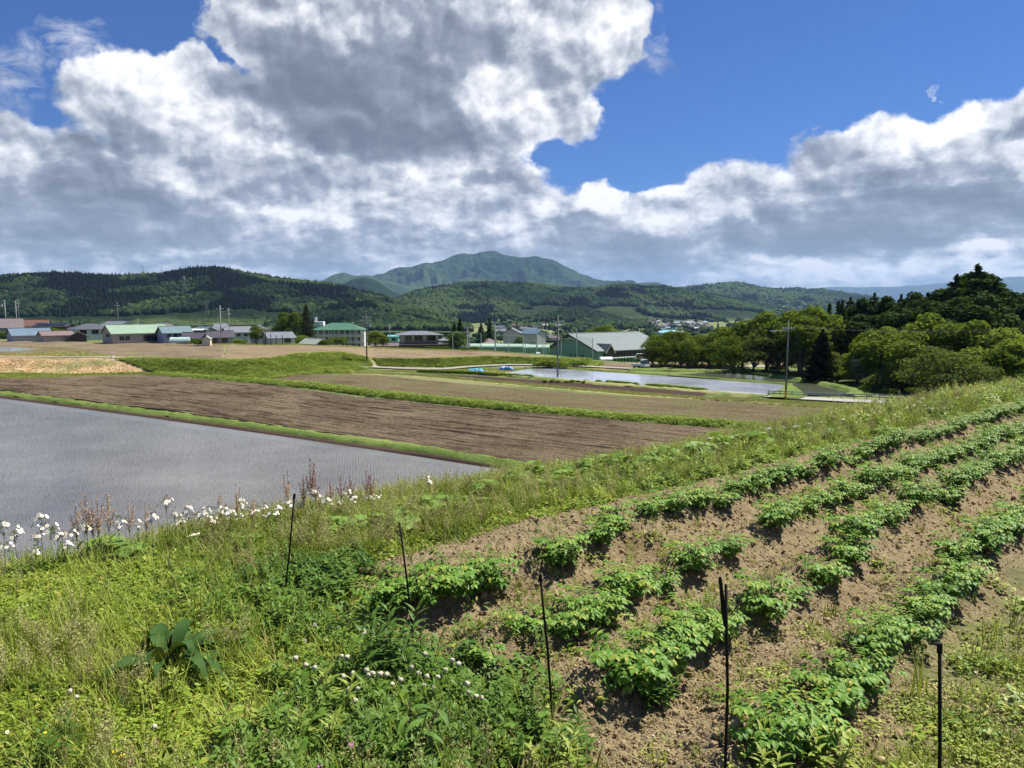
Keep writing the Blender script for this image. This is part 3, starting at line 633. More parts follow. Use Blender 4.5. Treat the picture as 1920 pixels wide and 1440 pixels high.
def forest(name, V, n, size, con, label, seed, smin=0.0, smax=.93, clear=None, tb=.38):
    r = RS(seed); nr, nc = V.shape[:2]
    i = (smin+(smax-smin)*r.rand(n))*(nr-1); j = r.rand(n)*(nc-1)
    i0 = np.minimum(i.astype(int), nr-2); j0 = np.minimum(j.astype(int), nc-2); fi = (i-i0)[:, None]; fj = (j-j0)[:, None]
    p = (V[i0, j0]*(1-fj)+V[i0, j0+1]*fj)*(1-fi)+(V[i0+1, j0]*(1-fj)+V[i0+1, j0+1]*fj)*fi
    s = i/(nr-1); nz = fbm(p[:, 0]/size/14, p[:, 1]/size/14, 3, seed); nz2 = fbm(p[:, 0]/size/30+7, p[:, 1]/size/30, 3, seed+3)
    isc = (nz > con)
    if clear is not None:
        keep = (s < clear) | (nz2 > .02); p, s, nz2, isc = p[keep], s[keep], nz2[keep], isc[keep]
    n = len(p); sz = size*(.7+.6*r.rand(n)); rot = np.c_[np.zeros((n, 2)), r.rand(n)*6.28]
    sc3 = np.c_[sz, sz, sz*(.9+.4*r.rand(n))]; sc3[isc] = sc3[isc]*np.c_[np.full((isc.sum(), 2), .85), .55+.5*r.rand(isc.sum())]
    p = p.copy(); p[:, 2] += .2*size
    tint = np.clip(tb+1.3*nz2+.28*r.randn(n), 0, 1)
    return scatter(name, p, rot, sc3, tint, np.where(isc, 5+r.randint(0, 4, n), r.randint(0, 5, n)), FP, label, 'forest')
forest('forest', V1, 24000, 5.2, -.06, 'mixed forest on the left ridge, tinted dark for cloud shade', 1, 0, .92, .76, tb=.22)  # lower tint and extra dark conifers put a cloud's shadow into the colours
forest('forest', V1b, 7500, 4.5, .12, 'mixed forest on the low spur', 2)
forest('forest', V2, 24000, 8.0, .16, 'green forest on the middle hills', 3, 0, .93, .6)
forest('forest', V2b, 3000, 6.5, .2, 'forest on the knoll in the valley', 4)
forest('forest', V3, 14000, 13, .2, 'forest on the hills behind the town', 5, 0, .9, .55)
# hedges, orchards and copses over the valley floor
r = RS(77); q = []
for _ in range(9000):
    px = r.uniform(-100, 1750); d = math.exp(r.uniform(math.log(330), math.log(3500))); x = (px-960)/1440*d; y = d
    if fbm(x*.006, y*.004, 3, 91) + .55*fbm(x*.03, y*.02, 2, 92) < .13: continue
    q.append((x, y, float(HG(x, y)), d))
q = np.array(q); n = len(q); ssz = r.uniform(2.2, 4.6, n)*np.clip(q[:, 3]/900, .8, 1.7); isc = r.rand(n) < .16
scatter('forest', np.c_[q[:, :2], q[:, 2]+ssz*.5], np.c_[np.zeros((n, 2)), r.rand(n)*6.28], np.c_[ssz*np.where(isc, .8, 1.2), ssz*np.where(isc, .8, 1.2), ssz*np.where(isc, 1.3, .9)], np.clip(.4+.3*r.randn(n), 0, 1), np.where(isc, 5+r.randint(0, 4, n), r.randint(0, 5, n)), FP, 'copses and hedges over the valley floor', 'forest')

# ================================================================== trees near enough to tell apart
BARK = paint('bark', (.11, .085, .06), .9, .35, 3.0)
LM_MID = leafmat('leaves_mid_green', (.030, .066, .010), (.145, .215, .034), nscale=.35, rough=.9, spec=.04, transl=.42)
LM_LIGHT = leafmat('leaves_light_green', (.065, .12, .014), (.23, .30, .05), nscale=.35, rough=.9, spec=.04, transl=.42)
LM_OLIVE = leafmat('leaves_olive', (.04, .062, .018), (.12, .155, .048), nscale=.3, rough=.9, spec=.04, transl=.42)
LM_DARK = leafmat('needles_dark', (.018, .045, .012), (.065, .115, .028), nscale=.4, rough=.9, spec=.04, transl=.1)
LM_BLACK = leafmat('needles_blackish', (.005, .010, .004), (.014, .024, .008), nscale=.4, rough=.9, spec=.04, transl=.05)
LM_BROWN = leafmat('larch_needles', (.022, .026, .012), (.055, .06, .025), nscale=.4, rough=.9, spec=.04, transl=.1)
LM_WHITE = leafmat('flowering_leaves', (.09, .13, .02), (.55, .56, .38), nscale=.9, rough=.9, spec=.04)
def leafquads(P_, N_, size, r, asp=1.0, flat=.0):
    """one small bent leaf clump (4 verts, folded) per point, facing roughly N_"""
    n = len(P_); a = r.randn(n, 3)*.9+N_*1.0; a[:, 2] += .45; a /= np.linalg.norm(a, axis=1)[:, None]
    t = np.cross(a, r.randn(n, 3)); t /= np.linalg.norm(t, axis=1)[:, None]; b = np.cross(a, t)
    s = size*(.6+.8*r.rand(n))[:, None]
    V = np.stack([P_-t*s, P_+b*s*.55*asp+a*s*.12, P_+t*s, P_-b*s*.55*asp+a*s*.12], 1).reshape(-1, 3)
    return V, np.arange(4*n).reshape(-1, 4)
def clumped(r, lobes, n, thick=.35):
    """points on and just under the surface of a set of lobes (cx,cy,cz,rx,ry,rz)"""
    L = np.array(lobes); vol = (L[:, 3]*L[:, 4]+L[:, 5]*L[:, 3]); k = r.choice(len(L), n, p=vol/vol.sum())
    d = r.randn(n, 3); d /= np.linalg.norm(d, axis=1)[:, None]; d[:, 2] = np.where(d[:, 2] < -.35, -d[:, 2], d[:, 2])
    bump = 1+.22*vn3(d*1.0+L[k, :3]*.3, 3.0, 5); rad = (1-thick*r.rand(n)**2)*bump
    return L[k, :3]+d*L[k, 3:]*rad[:, None], d
def broadleaf_proto(seed, mat, n=3600, H=1.0, W=.5, trunkf=.22, layered=False, ls=.03, name='crown', lobes_n=16):
    """unit-height tree: returns (crown mesh, trunk mesh)"""
    r = RS(seed); lobes = []
    for i in range(lobes_n):
        t = (i+.5)/lobes_n; zz = trunkf+(H-trunkf)*(.12+.80*t); wr = W*(1-.55*max(0, (t-.45)/.55)**1.5)*(.75+.25*min(1, t/.25))
        a = r.rand()*6.28+i*2.4; rr = wr*(.25+.5*r.rand()) if t < .9 else wr*.15
        lr = W*(.20+.26*r.rand())*(1 if t < .85 else .75)
        lobes.append((cos(a)*rr, sin(a)*rr, zz, lr*1.15, lr*1.15, lr*(.78 if layered else 1.15)))
    P_, N_ = clumped(r, lobes, n); V, F = leafquads(P_, N_, ls, r)
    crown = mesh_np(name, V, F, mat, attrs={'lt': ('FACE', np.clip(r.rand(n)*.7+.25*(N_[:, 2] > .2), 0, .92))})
    mb = MB(); top = trunkf+(H-trunkf)*.55
    mb.tube([(0, 0, -.02), (.006*r.randn(), .006*r.randn(), trunkf*.6), (.01*r.randn(), .01*r.randn(), trunkf), (.02*r.randn(), .02*r.randn(), top)], [.026, .020, .017, .006], 7)
    for L in lobes[::2]:
        z0 = trunkf*(.75+.3*r.rand()); mb.tube([(0, 0, z0), (L[0]*.45, L[1]*.45, z0+(L[2]-z0)*.6), (L[0]*.9, L[1]*.9, L[2])], [.012, .008, .003], 5, cap=False)
    return crown, mb.mesh('trunk', BARK, True)
def conifer_proto(seed, mat, n=3200, W=.22, base=.08, ls=.026, irregular=.15, power=.9):
    r = RS(seed); P_ = []; N_ = []; tiers = 17
    for i in range(tiers):
        t = i/(tiers-1); z = base+(1-base)*t; rad = W*(1-t)**power*(1+irregular*r.randn())+.012
        nb = max(4, int(9*(1-t)+3)); m = int(n*((1-t)+.12)/(tiers*.62))
        for b in range(nb):
            a = 2*pi*(b+r.rand()*.7)/nb; L = rad*(.75+.45*r.rand()); k = max(3, m//nb)
            u = r.rand(k)**.7; x = L*u; side = r.randn(k)*.25*L*(1-u*.6)
            zz = z-.22*x+.10*x*x/(L+1e-3)+r.randn(k)*.012
            P_.append(np.c_[cos(a)*x-sin(a)*side, sin(a)*x+cos(a)*side, zz]); N_.append(np.tile([cos(a)*.4, sin(a)*.4, .7], (k, 1)))
    P_ = np.vstack(P_); N_ = np.vstack(N_); V, F = leafquads(P_, N_, ls, r, .8)
    crown = mesh_np('crown', V, F, mat, attrs={'lt': ('FACE', r.rand(len(P_))*.9)})
    mb = MB(); mb.tube([(0, 0, -.02), (0, 0, .4), (.004, 0, .97)], [.020, .013, .003], 7)
    return crown, mb.mesh('trunk', BARK, True)
def bush_proto(seed, mat, n=1500, ls=.045, sq=.8, lobes_n=7):
    r = RS(seed); lobes = []
    for i in range(lobes_n):
        a = r.rand()*6.28; rr = .34*r.rand()**.5; lr = .20+.14*r.rand(); lobes.append((cos(a)*rr, sin(a)*rr, .30+.30*r.rand()*sq, lr, lr, lr*sq))
    P_, N_ = clumped(r, lobes, n, .5); V, F = leafquads(P_, N_, ls, r)
    crown = mesh_np('foliage', V, F, mat, attrs={'lt': ('FACE', r.rand(n)*.9)})
    mb = MB()
    for i in range(4): a = r.rand()*6.28; mb.tube([(0, 0, -.02), (cos(a)*.1, sin(a)*.1, .3), (cos(a)*.25, sin(a)*.25, .55)], [.015, .01, .004], 5)
    return crown, mb.mesh('stem', BARK, True)
PROTO = {
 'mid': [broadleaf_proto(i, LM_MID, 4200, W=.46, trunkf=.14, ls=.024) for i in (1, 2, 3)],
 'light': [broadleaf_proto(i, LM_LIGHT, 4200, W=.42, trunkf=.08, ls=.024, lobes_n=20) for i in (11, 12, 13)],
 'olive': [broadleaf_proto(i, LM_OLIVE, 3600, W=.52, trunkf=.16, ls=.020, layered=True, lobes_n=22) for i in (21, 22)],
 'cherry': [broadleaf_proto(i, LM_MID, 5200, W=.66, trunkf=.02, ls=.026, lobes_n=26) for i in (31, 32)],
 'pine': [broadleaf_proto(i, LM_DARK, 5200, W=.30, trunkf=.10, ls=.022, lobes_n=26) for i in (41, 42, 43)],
 'cedar': [conifer_proto(i, LM_DARK, 4200, W=.20) for i in (51, 52)],
 'fir': [conifer_proto(i, LM_DARK, 9000, W=.32, irregular=.16, power=.62, ls=.024, base=.02) for i in (58, 59)],
 'blackcedar': [conifer_proto(55, LM_BLACK, 7000, W=.30, power=.6, irregular=.08, ls=.03)],
 'larch': [conifer_proto(57, LM_BROWN, 5200, W=.30, power=.75, irregular=.12, ls=.022)],
 'white': [broadleaf_proto(61, LM_WHITE, 2400, W=.5, trunkf=.12, layered=True, ls=.024)],
 'bush': [bush_proto(i, LM_LIGHT) for i in (71, 72)], 'darkbush': [bush_proto(i, LM_MID, 2200, .035) for i in (75, 76)], 'olivebush': [bush_proto(i, LM_OLIVE, 2200, .03) for i in (78, 79)],
}
PK = {'bush': ('bush', 'foliage', 'stem'), 'darkbush': ('bush', 'foliage', 'stem'), 'olivebush': ('bush', 'foliage', 'stem')}
TREEN = {'mid': 'broadleaf_tree', 'light': 'broadleaf_tree', 'olive': 'broadleaf_tree', 'cherry': 'cherry_tree', 'pine': 'pine_tree', 'fir': 'fir_tree', 'cedar': 'cedar_tree', 'blackcedar': 'cedar_tree', 'larch': 'larch_tree', 'white': 'flowering_tree'}
TR = RS(5)
def tree(kind, px, base_py, top_py, y, label, wid=1.0, group=None, zb=None):
    """stands at photo column px and depth y; its height reaches photo row top_py"""
    top = PY(px, top_py, y); x = top[0]; zb = float(HG(x, y)) if zb is None else zb
    if base_py is not None: zb = PY(px, base_py, y)[2]
    h = max(.5, top[2]-zb)
    nm, c1, c2 = PK.get(kind, (TREEN.get(kind, 'tree'), 'crown', 'trunk'))
    cat = 'bush' if nm == 'bush' else 'tree'
    a, b = PROTO[kind][TR.randint(len(PROTO[kind]))]
    t = thing(nm, label, cat, (x, y, zb), TR.rand()*6.28, group)
    s = h/1.0 if cat == 'tree' else h/.85
    t.scale = (s*wid, s*wid, s)
    obj(c1, a, t); obj(c2, b, t)
    return t

# ================================================================== the wood on the right, tree by tree
WOOD = 'trees of the wood beyond the paddies'
def T(kind, px, top, y, label, wid=1.0, group=WOOD, base=None): return tree(kind, px, base, top, y, label, wid, group)
T('pine', 1822, 512, 130, 'domed dark pine close behind the tallest fir', 1.3)
T('pine', 1850, 514, 131, 'domed dark pine right behind the tallest fir', 1.3)
T('fir', 1835, 503, 128, 'tallest dark fir with broad pointed crown rising above the wood', 1.5)
T('fir', 1795, 522, 126, 'dark fir left of the tallest fir of the wood', 1.3)
T('pine', 1765, 540, 128, 'dark pine stepping down left of the two tallest', 1.2)
T('fir', 1868, 530, 126, 'dark fir on the right shoulder of the tallest fir', 1.2)
T('pine', 1893, 548, 130, 'dark pine near the right end of the wooded skyline', 1.1)
T('fir', 1740, 552, 134, 'dark fir on the skyline where the wood starts to rise', 1.1)
T('pine', 1715, 548, 140, 'round topped pine on the skyline of the dark wood')
T('fir', 1690, 556, 145, 'fir on the skyline right of the middle of the dark wood', .9)
T('pine', 1664, 556, 150, 'pine in the even row of dark treetops, third from its right end')
T('fir', 1640, 552, 150, 'slightly taller fir in the even row of dark treetops', .9)
T('pine', 1616, 560, 150, 'pine in the middle of the even row of dark treetops')
T('fir', 1595, 560, 152, 'fir beside the gap in the even row of dark treetops', .9)
T('cedar', 1572, 568, 148, 'narrow dark cedar behind the mid green trees', 1.1)
T('cedar', 1556, 572, 142, 'narrow dark cedar left of its twin in front of the pines', 1.1)
T('cedar', 1580, 566, 146, 'narrow dark cedar right of its twin in front of the pines', 1.1)
for px, tp, y in ((1705, 575, 128), (1755, 566, 122), (1800, 558, 118), (1845, 552, 114), (1890, 585, 112), (1670, 585, 132), (1640, 590, 134), (1610, 590, 136), (1780, 600, 112), (1830, 610, 108), (1735, 600, 118), (1930, 570, 116), (1960, 540, 120), (1990, 560, 120)):
    T('pine', px, tp, y, 'dark pine in the mass below the wooded skyline', 1.45)
T('mid', 1530, 578, 138, 'mid green tree at the left end of the dark pines', 1.1)
T('mid', 1480, 586, 142, 'broad bright tree standing highest left of the cedars', 1.5)
T('mid', 1440, 592, 146, 'broad tree behind the power pole', 1.4)
T('mid', 1395, 606, 150, 'tree on the left slope of the wood', 1.5)
T('mid', 1360, 618, 156, 'lower tree at the left slope of the wood', 1.5)
T('mid', 1505, 596, 132, 'mid green tree right of the power pole top', 1.2)
T('mid', 1640, 622, 122, 'mid green tree in front of the row of pines', 1.2)
T('mid', 1695, 628, 116, 'rounded tree in the heart of the wood', 1.3)
T('mid', 1600, 625, 134, 'mid green tree behind the blackish cedar', 1.1)
T('light', 1740, 590, 112, 'yellow green layered tree high in the wood', 1.3)
T('light', 1668, 615, 116, 'yellow green layered tree in the heart of the wood', 1.3)
T('light', 1722, 625, 108, 'layered light green tree low in the wood', 1.3)
T('light', 1612, 650, 122, 'layered light green tree right of the blackish cedar', 1.4)
T('light', 1890, 620, 98, 'light green tree with drooping boughs at the right edge', 1.4)
T('light', 1905, 640, 92, 'lower light green tree at the right edge', 1.5)
T('mid', 1825, 605, 104, 'dense dark green tree below the tallest pine', 1.4)
T('mid', 1870, 660, 92, 'tree above the far end of the verge', 1.3)
T('olive', 1415, 626, 140, 'olive crowned tree left of the power pole by the paddy', 1.35)
T('olive', 1500, 622, 138, 'olive crowned tree right of the power pole', 1.3)
T('olive', 1505, 655, 134, 'smaller olive tree behind the paddy corner', 1.4)
T('olive', 1460, 640, 142, 'olive tree hidden partly by the power pole', 1.3)
T('blackcedar', 1543, 620, 122, 'blackish cone shaped cedar at the edge of the paddies', 1.0)
T('white', 1625, 668, 118, 'tree with whitish flowering layers in front of the wood', 1.5)
T('white', 1660, 672, 116, 'second whitish flowering tree right of the first', 1.2)
for i, (px, tp, y) in enumerate(((1225, 634, 158), (1250, 626, 158), (1278, 624, 156), (1305, 632, 154), (1330, 636, 152), (1352, 640, 148), (1375, 634, 140), (1240, 640, 154), (1290, 640, 150))):
    T('cherry', px, tp, y, ('dark green spreading tree at the gym end of the tree line' if i == 0 else 'broad dark green tree in the tree line between gym and wood'), 1.0)
T('bush', 1455, 682, 138, 'light green bush left of the power pole by the paddy', 1.4)
T('bush', 1430, 692, 140, 'small bush at the end of the asphalt lane', 1.5)
T('darkbush', 1385, 686, 150, 'dark bush under the olive tree', 1.4)
T('bush', 1570, 690, 126, 'bright bush below the blackish cedar', 1.6)
T('bush', 1610, 692, 119, 'bright bush on the outer bank of the paddy', 1.6)
T('bush', 1585, 676, 128, 'bright bush behind the bank, right of the cedar', 1.5)
T('olivebush', 1640, 700, 109, 'greyish olive bush above the guard rail', 1.6)
T('olivebush', 1690, 690, 108, 'brownish grey bush above the guard rail', 1.6)
T('olivebush', 1740, 690, 106, 'large olive bush near the right end of the guard rail', 1.7)
T('darkbush', 1670, 726, 105, 'low dark bush right above the guard rail', 1.8)
T('darkbush', 1715, 724, 104, 'low dark green bush touching the guard rail', 1.9)
T('darkbush', 1625, 722, 108, 'low dark bush where the paddy ends', 1.5)
T('olivebush', 1780, 708, 102, 'olive bush behind the reddish grasses', 1.6)
T('darkbush', 1820, 715, 98, 'dark bush behind the reddish grasses on the right', 1.7)
T('darkbush', 1870, 700, 96, 'dark bush behind the verge near the right edge', 1.8)
T('olivebush', 1905, 705, 94, 'olive bush behind the verge at the right edge', 1.8)
for px, tp, y in ((1655, 655, 114), (1700, 660, 112), (1750, 650, 98), (1790, 660, 94), (1840, 680, 88), (1560, 660, 130), (1525, 690, 134), (1950, 640, 96), (1475, 660, 142), (1440, 660, 144), (1720, 700, 106), (1760, 715, 103)):
    T('mid' if px % 2 else 'olive', px, tp, y, 'rounded tree in the lower front of the wood', 1.5)
# garden and roadside trees among the houses
G2 = 'trees among the houses'
tree('mid', 479, 644, 613, 200, 'rounded green tree left of the grey gabled house', 1.5, G2)
tree('mid', 530, 640, 587, 262, 'large dark green tree left of the school', 1.15, G2)
tree('mid', 550, 640, 587, 262, 'second large tree merging with the one left of the school', 1.2, G2)
tree('larch', 574, 642, 571, 252, 'tall dark brown larch at the left end of the school', 1.0, G2)
tree('bush', 554, 654, 625, 205, 'light bush between grey house and green roofed shed', 1.4, G2)
tree('darkbush', 630, 650, 631, 190, 'dark green tree crown before the school balconies', 1.7, G2)
tree('darkbush', 614, 650, 636, 186, 'dark bush beside the blue gable of the shed', 1.5, G2)
tree('light', 704, 652, 620, 225, 'light green tree between school and dark roofed house', 1.5, G2)
tree('mid', 718, 652, 630, 225, 'green tree left of the dark roofed house', 1.5, G2)
tree('cedar', 862, 655, 597, 225, 'dark conifer right of the dark roofed house', 1.4, G2)
tree('cedar', 852, 655, 606, 222, 'lower dark conifer right of the dark roofed house', 1.5, G2)
tree('mid', 857, 660, 622, 205, 'green tree behind the net posts right of the house', 1.8, G2)
tree('cedar', 902, 655, 606, 235, 'left one of two conifers behind the pink roofed house', 1.4, G2)
tree('cedar', 918, 655, 599, 238, 'right one of two conifers behind the pink roofed house', 1.2, G2)
tree('mid', 972, 652, 632, 260, 'bright green tree behind the long green roof', 1.6, G2)
tree('light', 1142, 650, 610, 330, 'bright tree crown showing above the gym roof', 1.6, G2)
tree('mid', 1122, 650, 614, 330, 'darker tree crown showing left above the gym roof', 1.6, G2)
tree('darkbush', 5, 640, 618, 232, 'dark bush at the left edge below the brown roof', 1.6, G2)
tree('darkbush', 95, 640, 612, 246, 'dark shrub between the blue roof and the solar roof', 1.4, G2)
tree('darkbush', 372, 652, 634, 190, 'dark shrub before the dark roofed houses', 1.4, G2)
for i, px in enumerate((802, 811, 820, 829, 838)):
    tree('darkbush', px, 655.5, 648.5, 178, 'clipped round bush in the row before the dark roofed house', 1.25, 'clipped bushes by the house')
for i, (px, t_) in enumerate(((868, 651), (878, 651.5), (891, 648.5))):
    tree('darkbush', px, 658.5, t_, 172, ['leftmost clipped round bush by the net posts', 'middle clipped round bush by the net posts', 'biggest clipped round bush by the net posts'][i], 1.35, 'clipped bushes by the net')
for i, (px, y) in enumerate(((1035, 127.5), (1046, 127), (1062, 126), (1072, 125.5), (1084, 125), (1094, 124.5), (1022, 128.5))):
    q = PY(px, 719, y); tree('darkbush', px, None, 711.5+(i % 3), float(P(px, 719.5, L0)[1]), 'round dark green bush on the straw levee near the pole', 1.3, 'round bushes along the straw levee')
tree('bush', 1045, 694, 673, 150, 'bright green overgrown bush on the mound behind the pole', 2.2, G2)
tree('bush', 1080, 692, 674, 150, 'bright green bush on the mound before the gym', 2.2, G2)
tree('bush', 1010, 690, 676, 152, 'low bush on the left end of the mound', 2.4, G2)
tree('darkbush', 613, 699, 694, 139, 'tiny dark bush at the foot of the green bank', 1.6, G2)

# ================================================================== buildings
def mt(name, col, rough=.7, var=.12, **k): return paint(name, col, rough, var, **k)
WHITE_W = mt('white_plaster', (.55, .55, .53)); BEIGE_W = mt('beige_plaster', (.42, .38, .31)); GREY_W = mt('grey_siding', (.40, .41, .43)); BLUE_W = mt('pale_blue_siding', (.40, .55, .66))
DARK_W = mt('dark_timber', (.07, .055, .045)); GREEN_W = mt('green_cladding', (.17, .33, .235)); CREAM_W = mt('cream_wall', (.62, .56, .36)); TURQ_W = mt('turquoise_cladding', (.22, .60, .52)); STEELB_W = mt('blue_grey_wall', (.30, .36, .43))
M_GLASS, _n = material('window_glass'); finish(M_GLASS, _n, bsdf(_n, (.02, .025, .03), .08, .6))
M_FRAME = mt('window_frame', (.16, .14, .12)); M_FRAMEW = mt('white_frame', (.7, .7, .7)); M_TRIM = mt('dark_trim', (.05, .045, .045))
def roofmat(name, col, rough=.5):
    m, n = material(name); p = ocoord(n)
    wv = n.new('ShaderNodeTexWave'); wv.wave_type = 'BANDS'; wv.bands_direction = 'X'; n.l.new(p, wv.inputs[0]); wv.inputs['Scale'].default_value = .7; wv.inputs['Distortion'].default_value = .1
    f = n.noise(p, .6, 5, .65); k = n.m('MULTIPLY_ADD', f, .5, .72); k = n.m('MULTIPLY', k, n.m('MULTIPLY_ADD', wv.outputs[1], .12, .92))
    c = n.mix(1.0, tuple(col), n.v('SCALE', (1, 1, 1), scale=k), 'MULTIPLY')
    return finish(m, n, bsdf(n, c, rough, .35, wv.outputs[1], .5, .05))
RF = {k: roofmat('roof_'+k, c) for k, c in dict(charcoal=(.085, .09, .105), slate=(.16, .17, .19), pink=(.19, .14, .13), brownpink=(.16, .125, .12), blue=(.11, .165, .21), palegreen=(.23, .32, .22), bluegrey=(.13, .19, .20), dark=(.06, .05, .055), red=(.17, .09, .068), green=(.06, .155, .095), tube=(.36, .50, .38), gym=(.145, .175, .16), rust=(.30, .33, .27), white=(.62, .63, .62), turq=(.15, .42, .42), purple=(.07, .06, .075)).items()}
def windows(root, face, w, d, specs, frame=M_FRAME):
    """specs (u, z, width, height) on face 'f' (-y) 'b' 'l' (-x) 'r' (+x); u measured from the face's middle"""
    for (u, z, ww, hh) in specs:
        mb = MB(); g = MB(); t = .06; o_ = .04
        def bar(m_, a0, a1, z0, z1, dep):
            if face in 'fb': s = -1 if face == 'f' else 1; y0, y1 = sorted((s*(d/2+.004), s*(d/2+dep))); m_.box(a0, a1, y0, y1, z0, z1)
            else: s = -1 if face == 'l' else 1; y0, y1 = sorted((s*(w/2+.004), s*(w/2+dep))); m_.box(y0, y1, a0, a1, z0, z1)
        bar(mb, u-ww/2-t, u-ww/2, z, z+hh, .07); bar(mb, u+ww/2, u+ww/2+t, z, z+hh, .07); bar(mb, u-ww/2-t, u+ww/2+t, z-t, z, .09); bar(mb, u-ww/2-t, u+ww/2+t, z+hh, z+hh+t, .08); bar(mb, u-.03, u+.03, z, z+hh, .06)
        bar(g, u-ww/2, u+ww/2, z, z+hh, .03)
        wo_ = mb.build('window', frame, root); g.build('pane', M_GLASS, wo_)
def gable_roof(root, w, d, h, rise, mat, ov=.5, th=.16, ridge='x', name='roof', dx=0, dy=0, trim=True):
    mb = MB(); 
    half = (d if ridge == 'x' else w)/2; sl = rise/half; e = half+ov; ez = h-ov*sl
    L_ = ((w if ridge == 'x' else d)/2+ov)
    for s in (-1, 1):
        prof = [(0, h+rise), (s*e, ez), (s*e, ez+th), (0, h+rise+th)]
        off = [(u+(dy if ridge == 'x' else dx), z) for u, z in prof]
        mb.prism(off, 'x' if ridge == 'x' else 'y', -L_+(dx if ridge == 'x' else dy), L_+(dx if ridge == 'x' else dy))
    r_ = mb.build(name, mat, root)
    if trim:
        t = MB()
        if ridge == 'x': t.box(-L_, L_, -.12, .12, h+rise+th*.6, h+rise+th+.09)
        else: t.box(-.12, .12, -L_, L_, h+rise+th*.6, h+rise+th+.09)
        t.build('ridge_cap', mat, r_)
    return r_
def gable_walls(root, w, d, h, rise, mat, ridge='x', name='wall', base=-4):
    mb = MB()
    if ridge == 'x': prof = [(-d/2, base), (d/2, base), (d/2, h), (0, h+rise-.02), (-d/2, h)]; mb.prism(prof, 'x', -w/2, w/2)
    else: prof = [(-w/2, base), (w/2, base), (w/2, h), (0, h+rise-.02), (-w/2, h)]; mb.prism(prof, 'y', -d/2, d/2)
    return mb.build(name, mat, root)
def hip_roof(root, w, d, h, rise, mat, ov=.6, th=.16, name='roof', rl=None):
    a, b = w/2+ov, d/2+ov; r_ = (a-b if rl is None else rl); mb = MB()
    z0 = h-.12; vs = [(-a, -b, z0), (a, -b, z0), (a, b, z0), (-a, b, z0), (-a, -b, z0+th), (a, -b, z0+th), (a, b, z0+th), (-a, b, z0+th), (-r_, 0, h+rise), (r_, 0, h+rise)]
    mb.add(vs, [(3, 2, 1, 0), (0, 1, 5, 4), (1, 2, 6, 5), (2, 3, 7, 6), (3, 0, 4, 7), (4, 5, 9, 8), (5, 6, 9), (6, 7, 8, 9), (7, 4, 8)])
    o = mb.build(name, mat, root); c = MB(); c.box(-r_-.1, r_+.1, -.13, .13, h+rise-.1, h+rise+.13); c.build('ridge_cap', mat, o); return o
def house(name, label, px, base_py, y, w, d, h, rz, rise, roof, wall, ridge='x', kind='gable', group=None, ov=.5, wins=(), cat='house', z=None):
    q = PY(px, base_py, y); t = thing(name, label, cat, (q[0], y, q[2] if z is None else z), R(rz), group)
    if kind == 'gable': gable_walls(t, w, d, h, rise, wall, ridge); gable_roof(t, w, d, h, rise, roof, ov, ridge=ridge)
    else:
        MB().box(-w/2, w/2, -d/2, d/2, -4, h).build('wall', wall, t); hip_roof(t, w, d, h, rise, roof, ov)
    for f, sp in wins: windows(t, f, w, d, sp)
    return t
HG_ = 'houses of the village behind the fields'
# metres per photo pixel at depth y is y/1440
house('house', 'big house with pinkish brown roof cut by the left edge', 4, 633, 236, 10.5, 8, 3.2, 34, 2.5, RF['brownpink'], BEIGE_W, group=HG_, wins=[('f', [(2, 1, 1.6, 1.2), (-3, 1, 1.6, 1.2)])])
house('shed', 'low shed with wide blue roof near the left edge', 55, 634, 218, 9.5, 5.5, 1.0, 48, 1.7, RF['blue'], GREY_W, group=HG_, cat='shed')
house('shed', 'low shed with dusty pink roof', 105, 634, 214, 7.4, 4.5, .9, 45, .95, RF['pink'], BEIGE_W, group=HG_, cat='shed')
house('shed', 'small dark gabled shed left of the white walled house', 147, 634, 214, 4, 4, .6, -60, 1.0, RF['dark'], DARK_W, group=HG_, cat='shed')
house('house', 'two storey house with white walls and dark hipped roof', 170, 636, 228, 10, 8, 3.0, 40, 1.7, RF['charcoal'], WHITE_W, kind='hip', group=HG_, wins=[('f', [(-2.6, 1.7, 1.7, 1.2), (.5, 1.7, 1.7, 1.2), (3.2, 1.7, 1.3, 1.2)]), ('l', [(-1.5, 1.7, 1.1, 1.1), (1.5, 1.7, 1.1, 1.1)])])
t = house('house', 'long low house with solar panels on its dark roof', 102, 624, 262, 11, 6, 2.2, 4, .9, RF['dark'], DARK_W, group=HG_)
for i in range(4): 
    a = math.atan2(.9, 3.0); MB().box(-4.6+i*2.35, -2.5+i*2.35, -2.9, -.6, 0, .06).build('solar_panel', M_GLASS, t).rotation_euler = (a, 0, 0)
for o in t.children:
    if o.name.startswith('solar'): o.location = (0, 0, 3.40)
house('house', 'house with rusty red roof far behind the blue shed', 66, 618, 320, 11, 8, 1.6, 6, 2.4, RF['red'], BEIGE_W, group=HG_)
house('house', 'grey roofed house peeking over the roof of the green roofed one', 222, 622, 268, 8, 7, 2.2, -20, 1.4, RF['slate'], GREY_W, group=HG_)
house('house', 'long house with pale green roof and beige gable', 256, 640, 207, 14.5, 7.4, 2.4, 46, 1.95, RF['palegreen'], BEIGE_W, group=HG_, wins=[('f', [(2.2, .2, 3.4, 1.5), (-3.6, .6, 1.0, 1.0), (-5, .6, 1.0, 1.0)]), ('l', [(-.5, 1.4, 2.2, .8)])])
house('house', 'two storey house with blue grey roof and blue walls', 328, 641, 207, 7.2, 5.6, 2.6, 40, 1.5, RF['bluegrey'], STEELB_W, group=HG_, wins=[('f', [(-2.2, 1.4, .9, .9), (-.6, 1.4, .9, .9), (.9, 1.4, .9, .9), (2.3, 1.4, .9, .9)])])
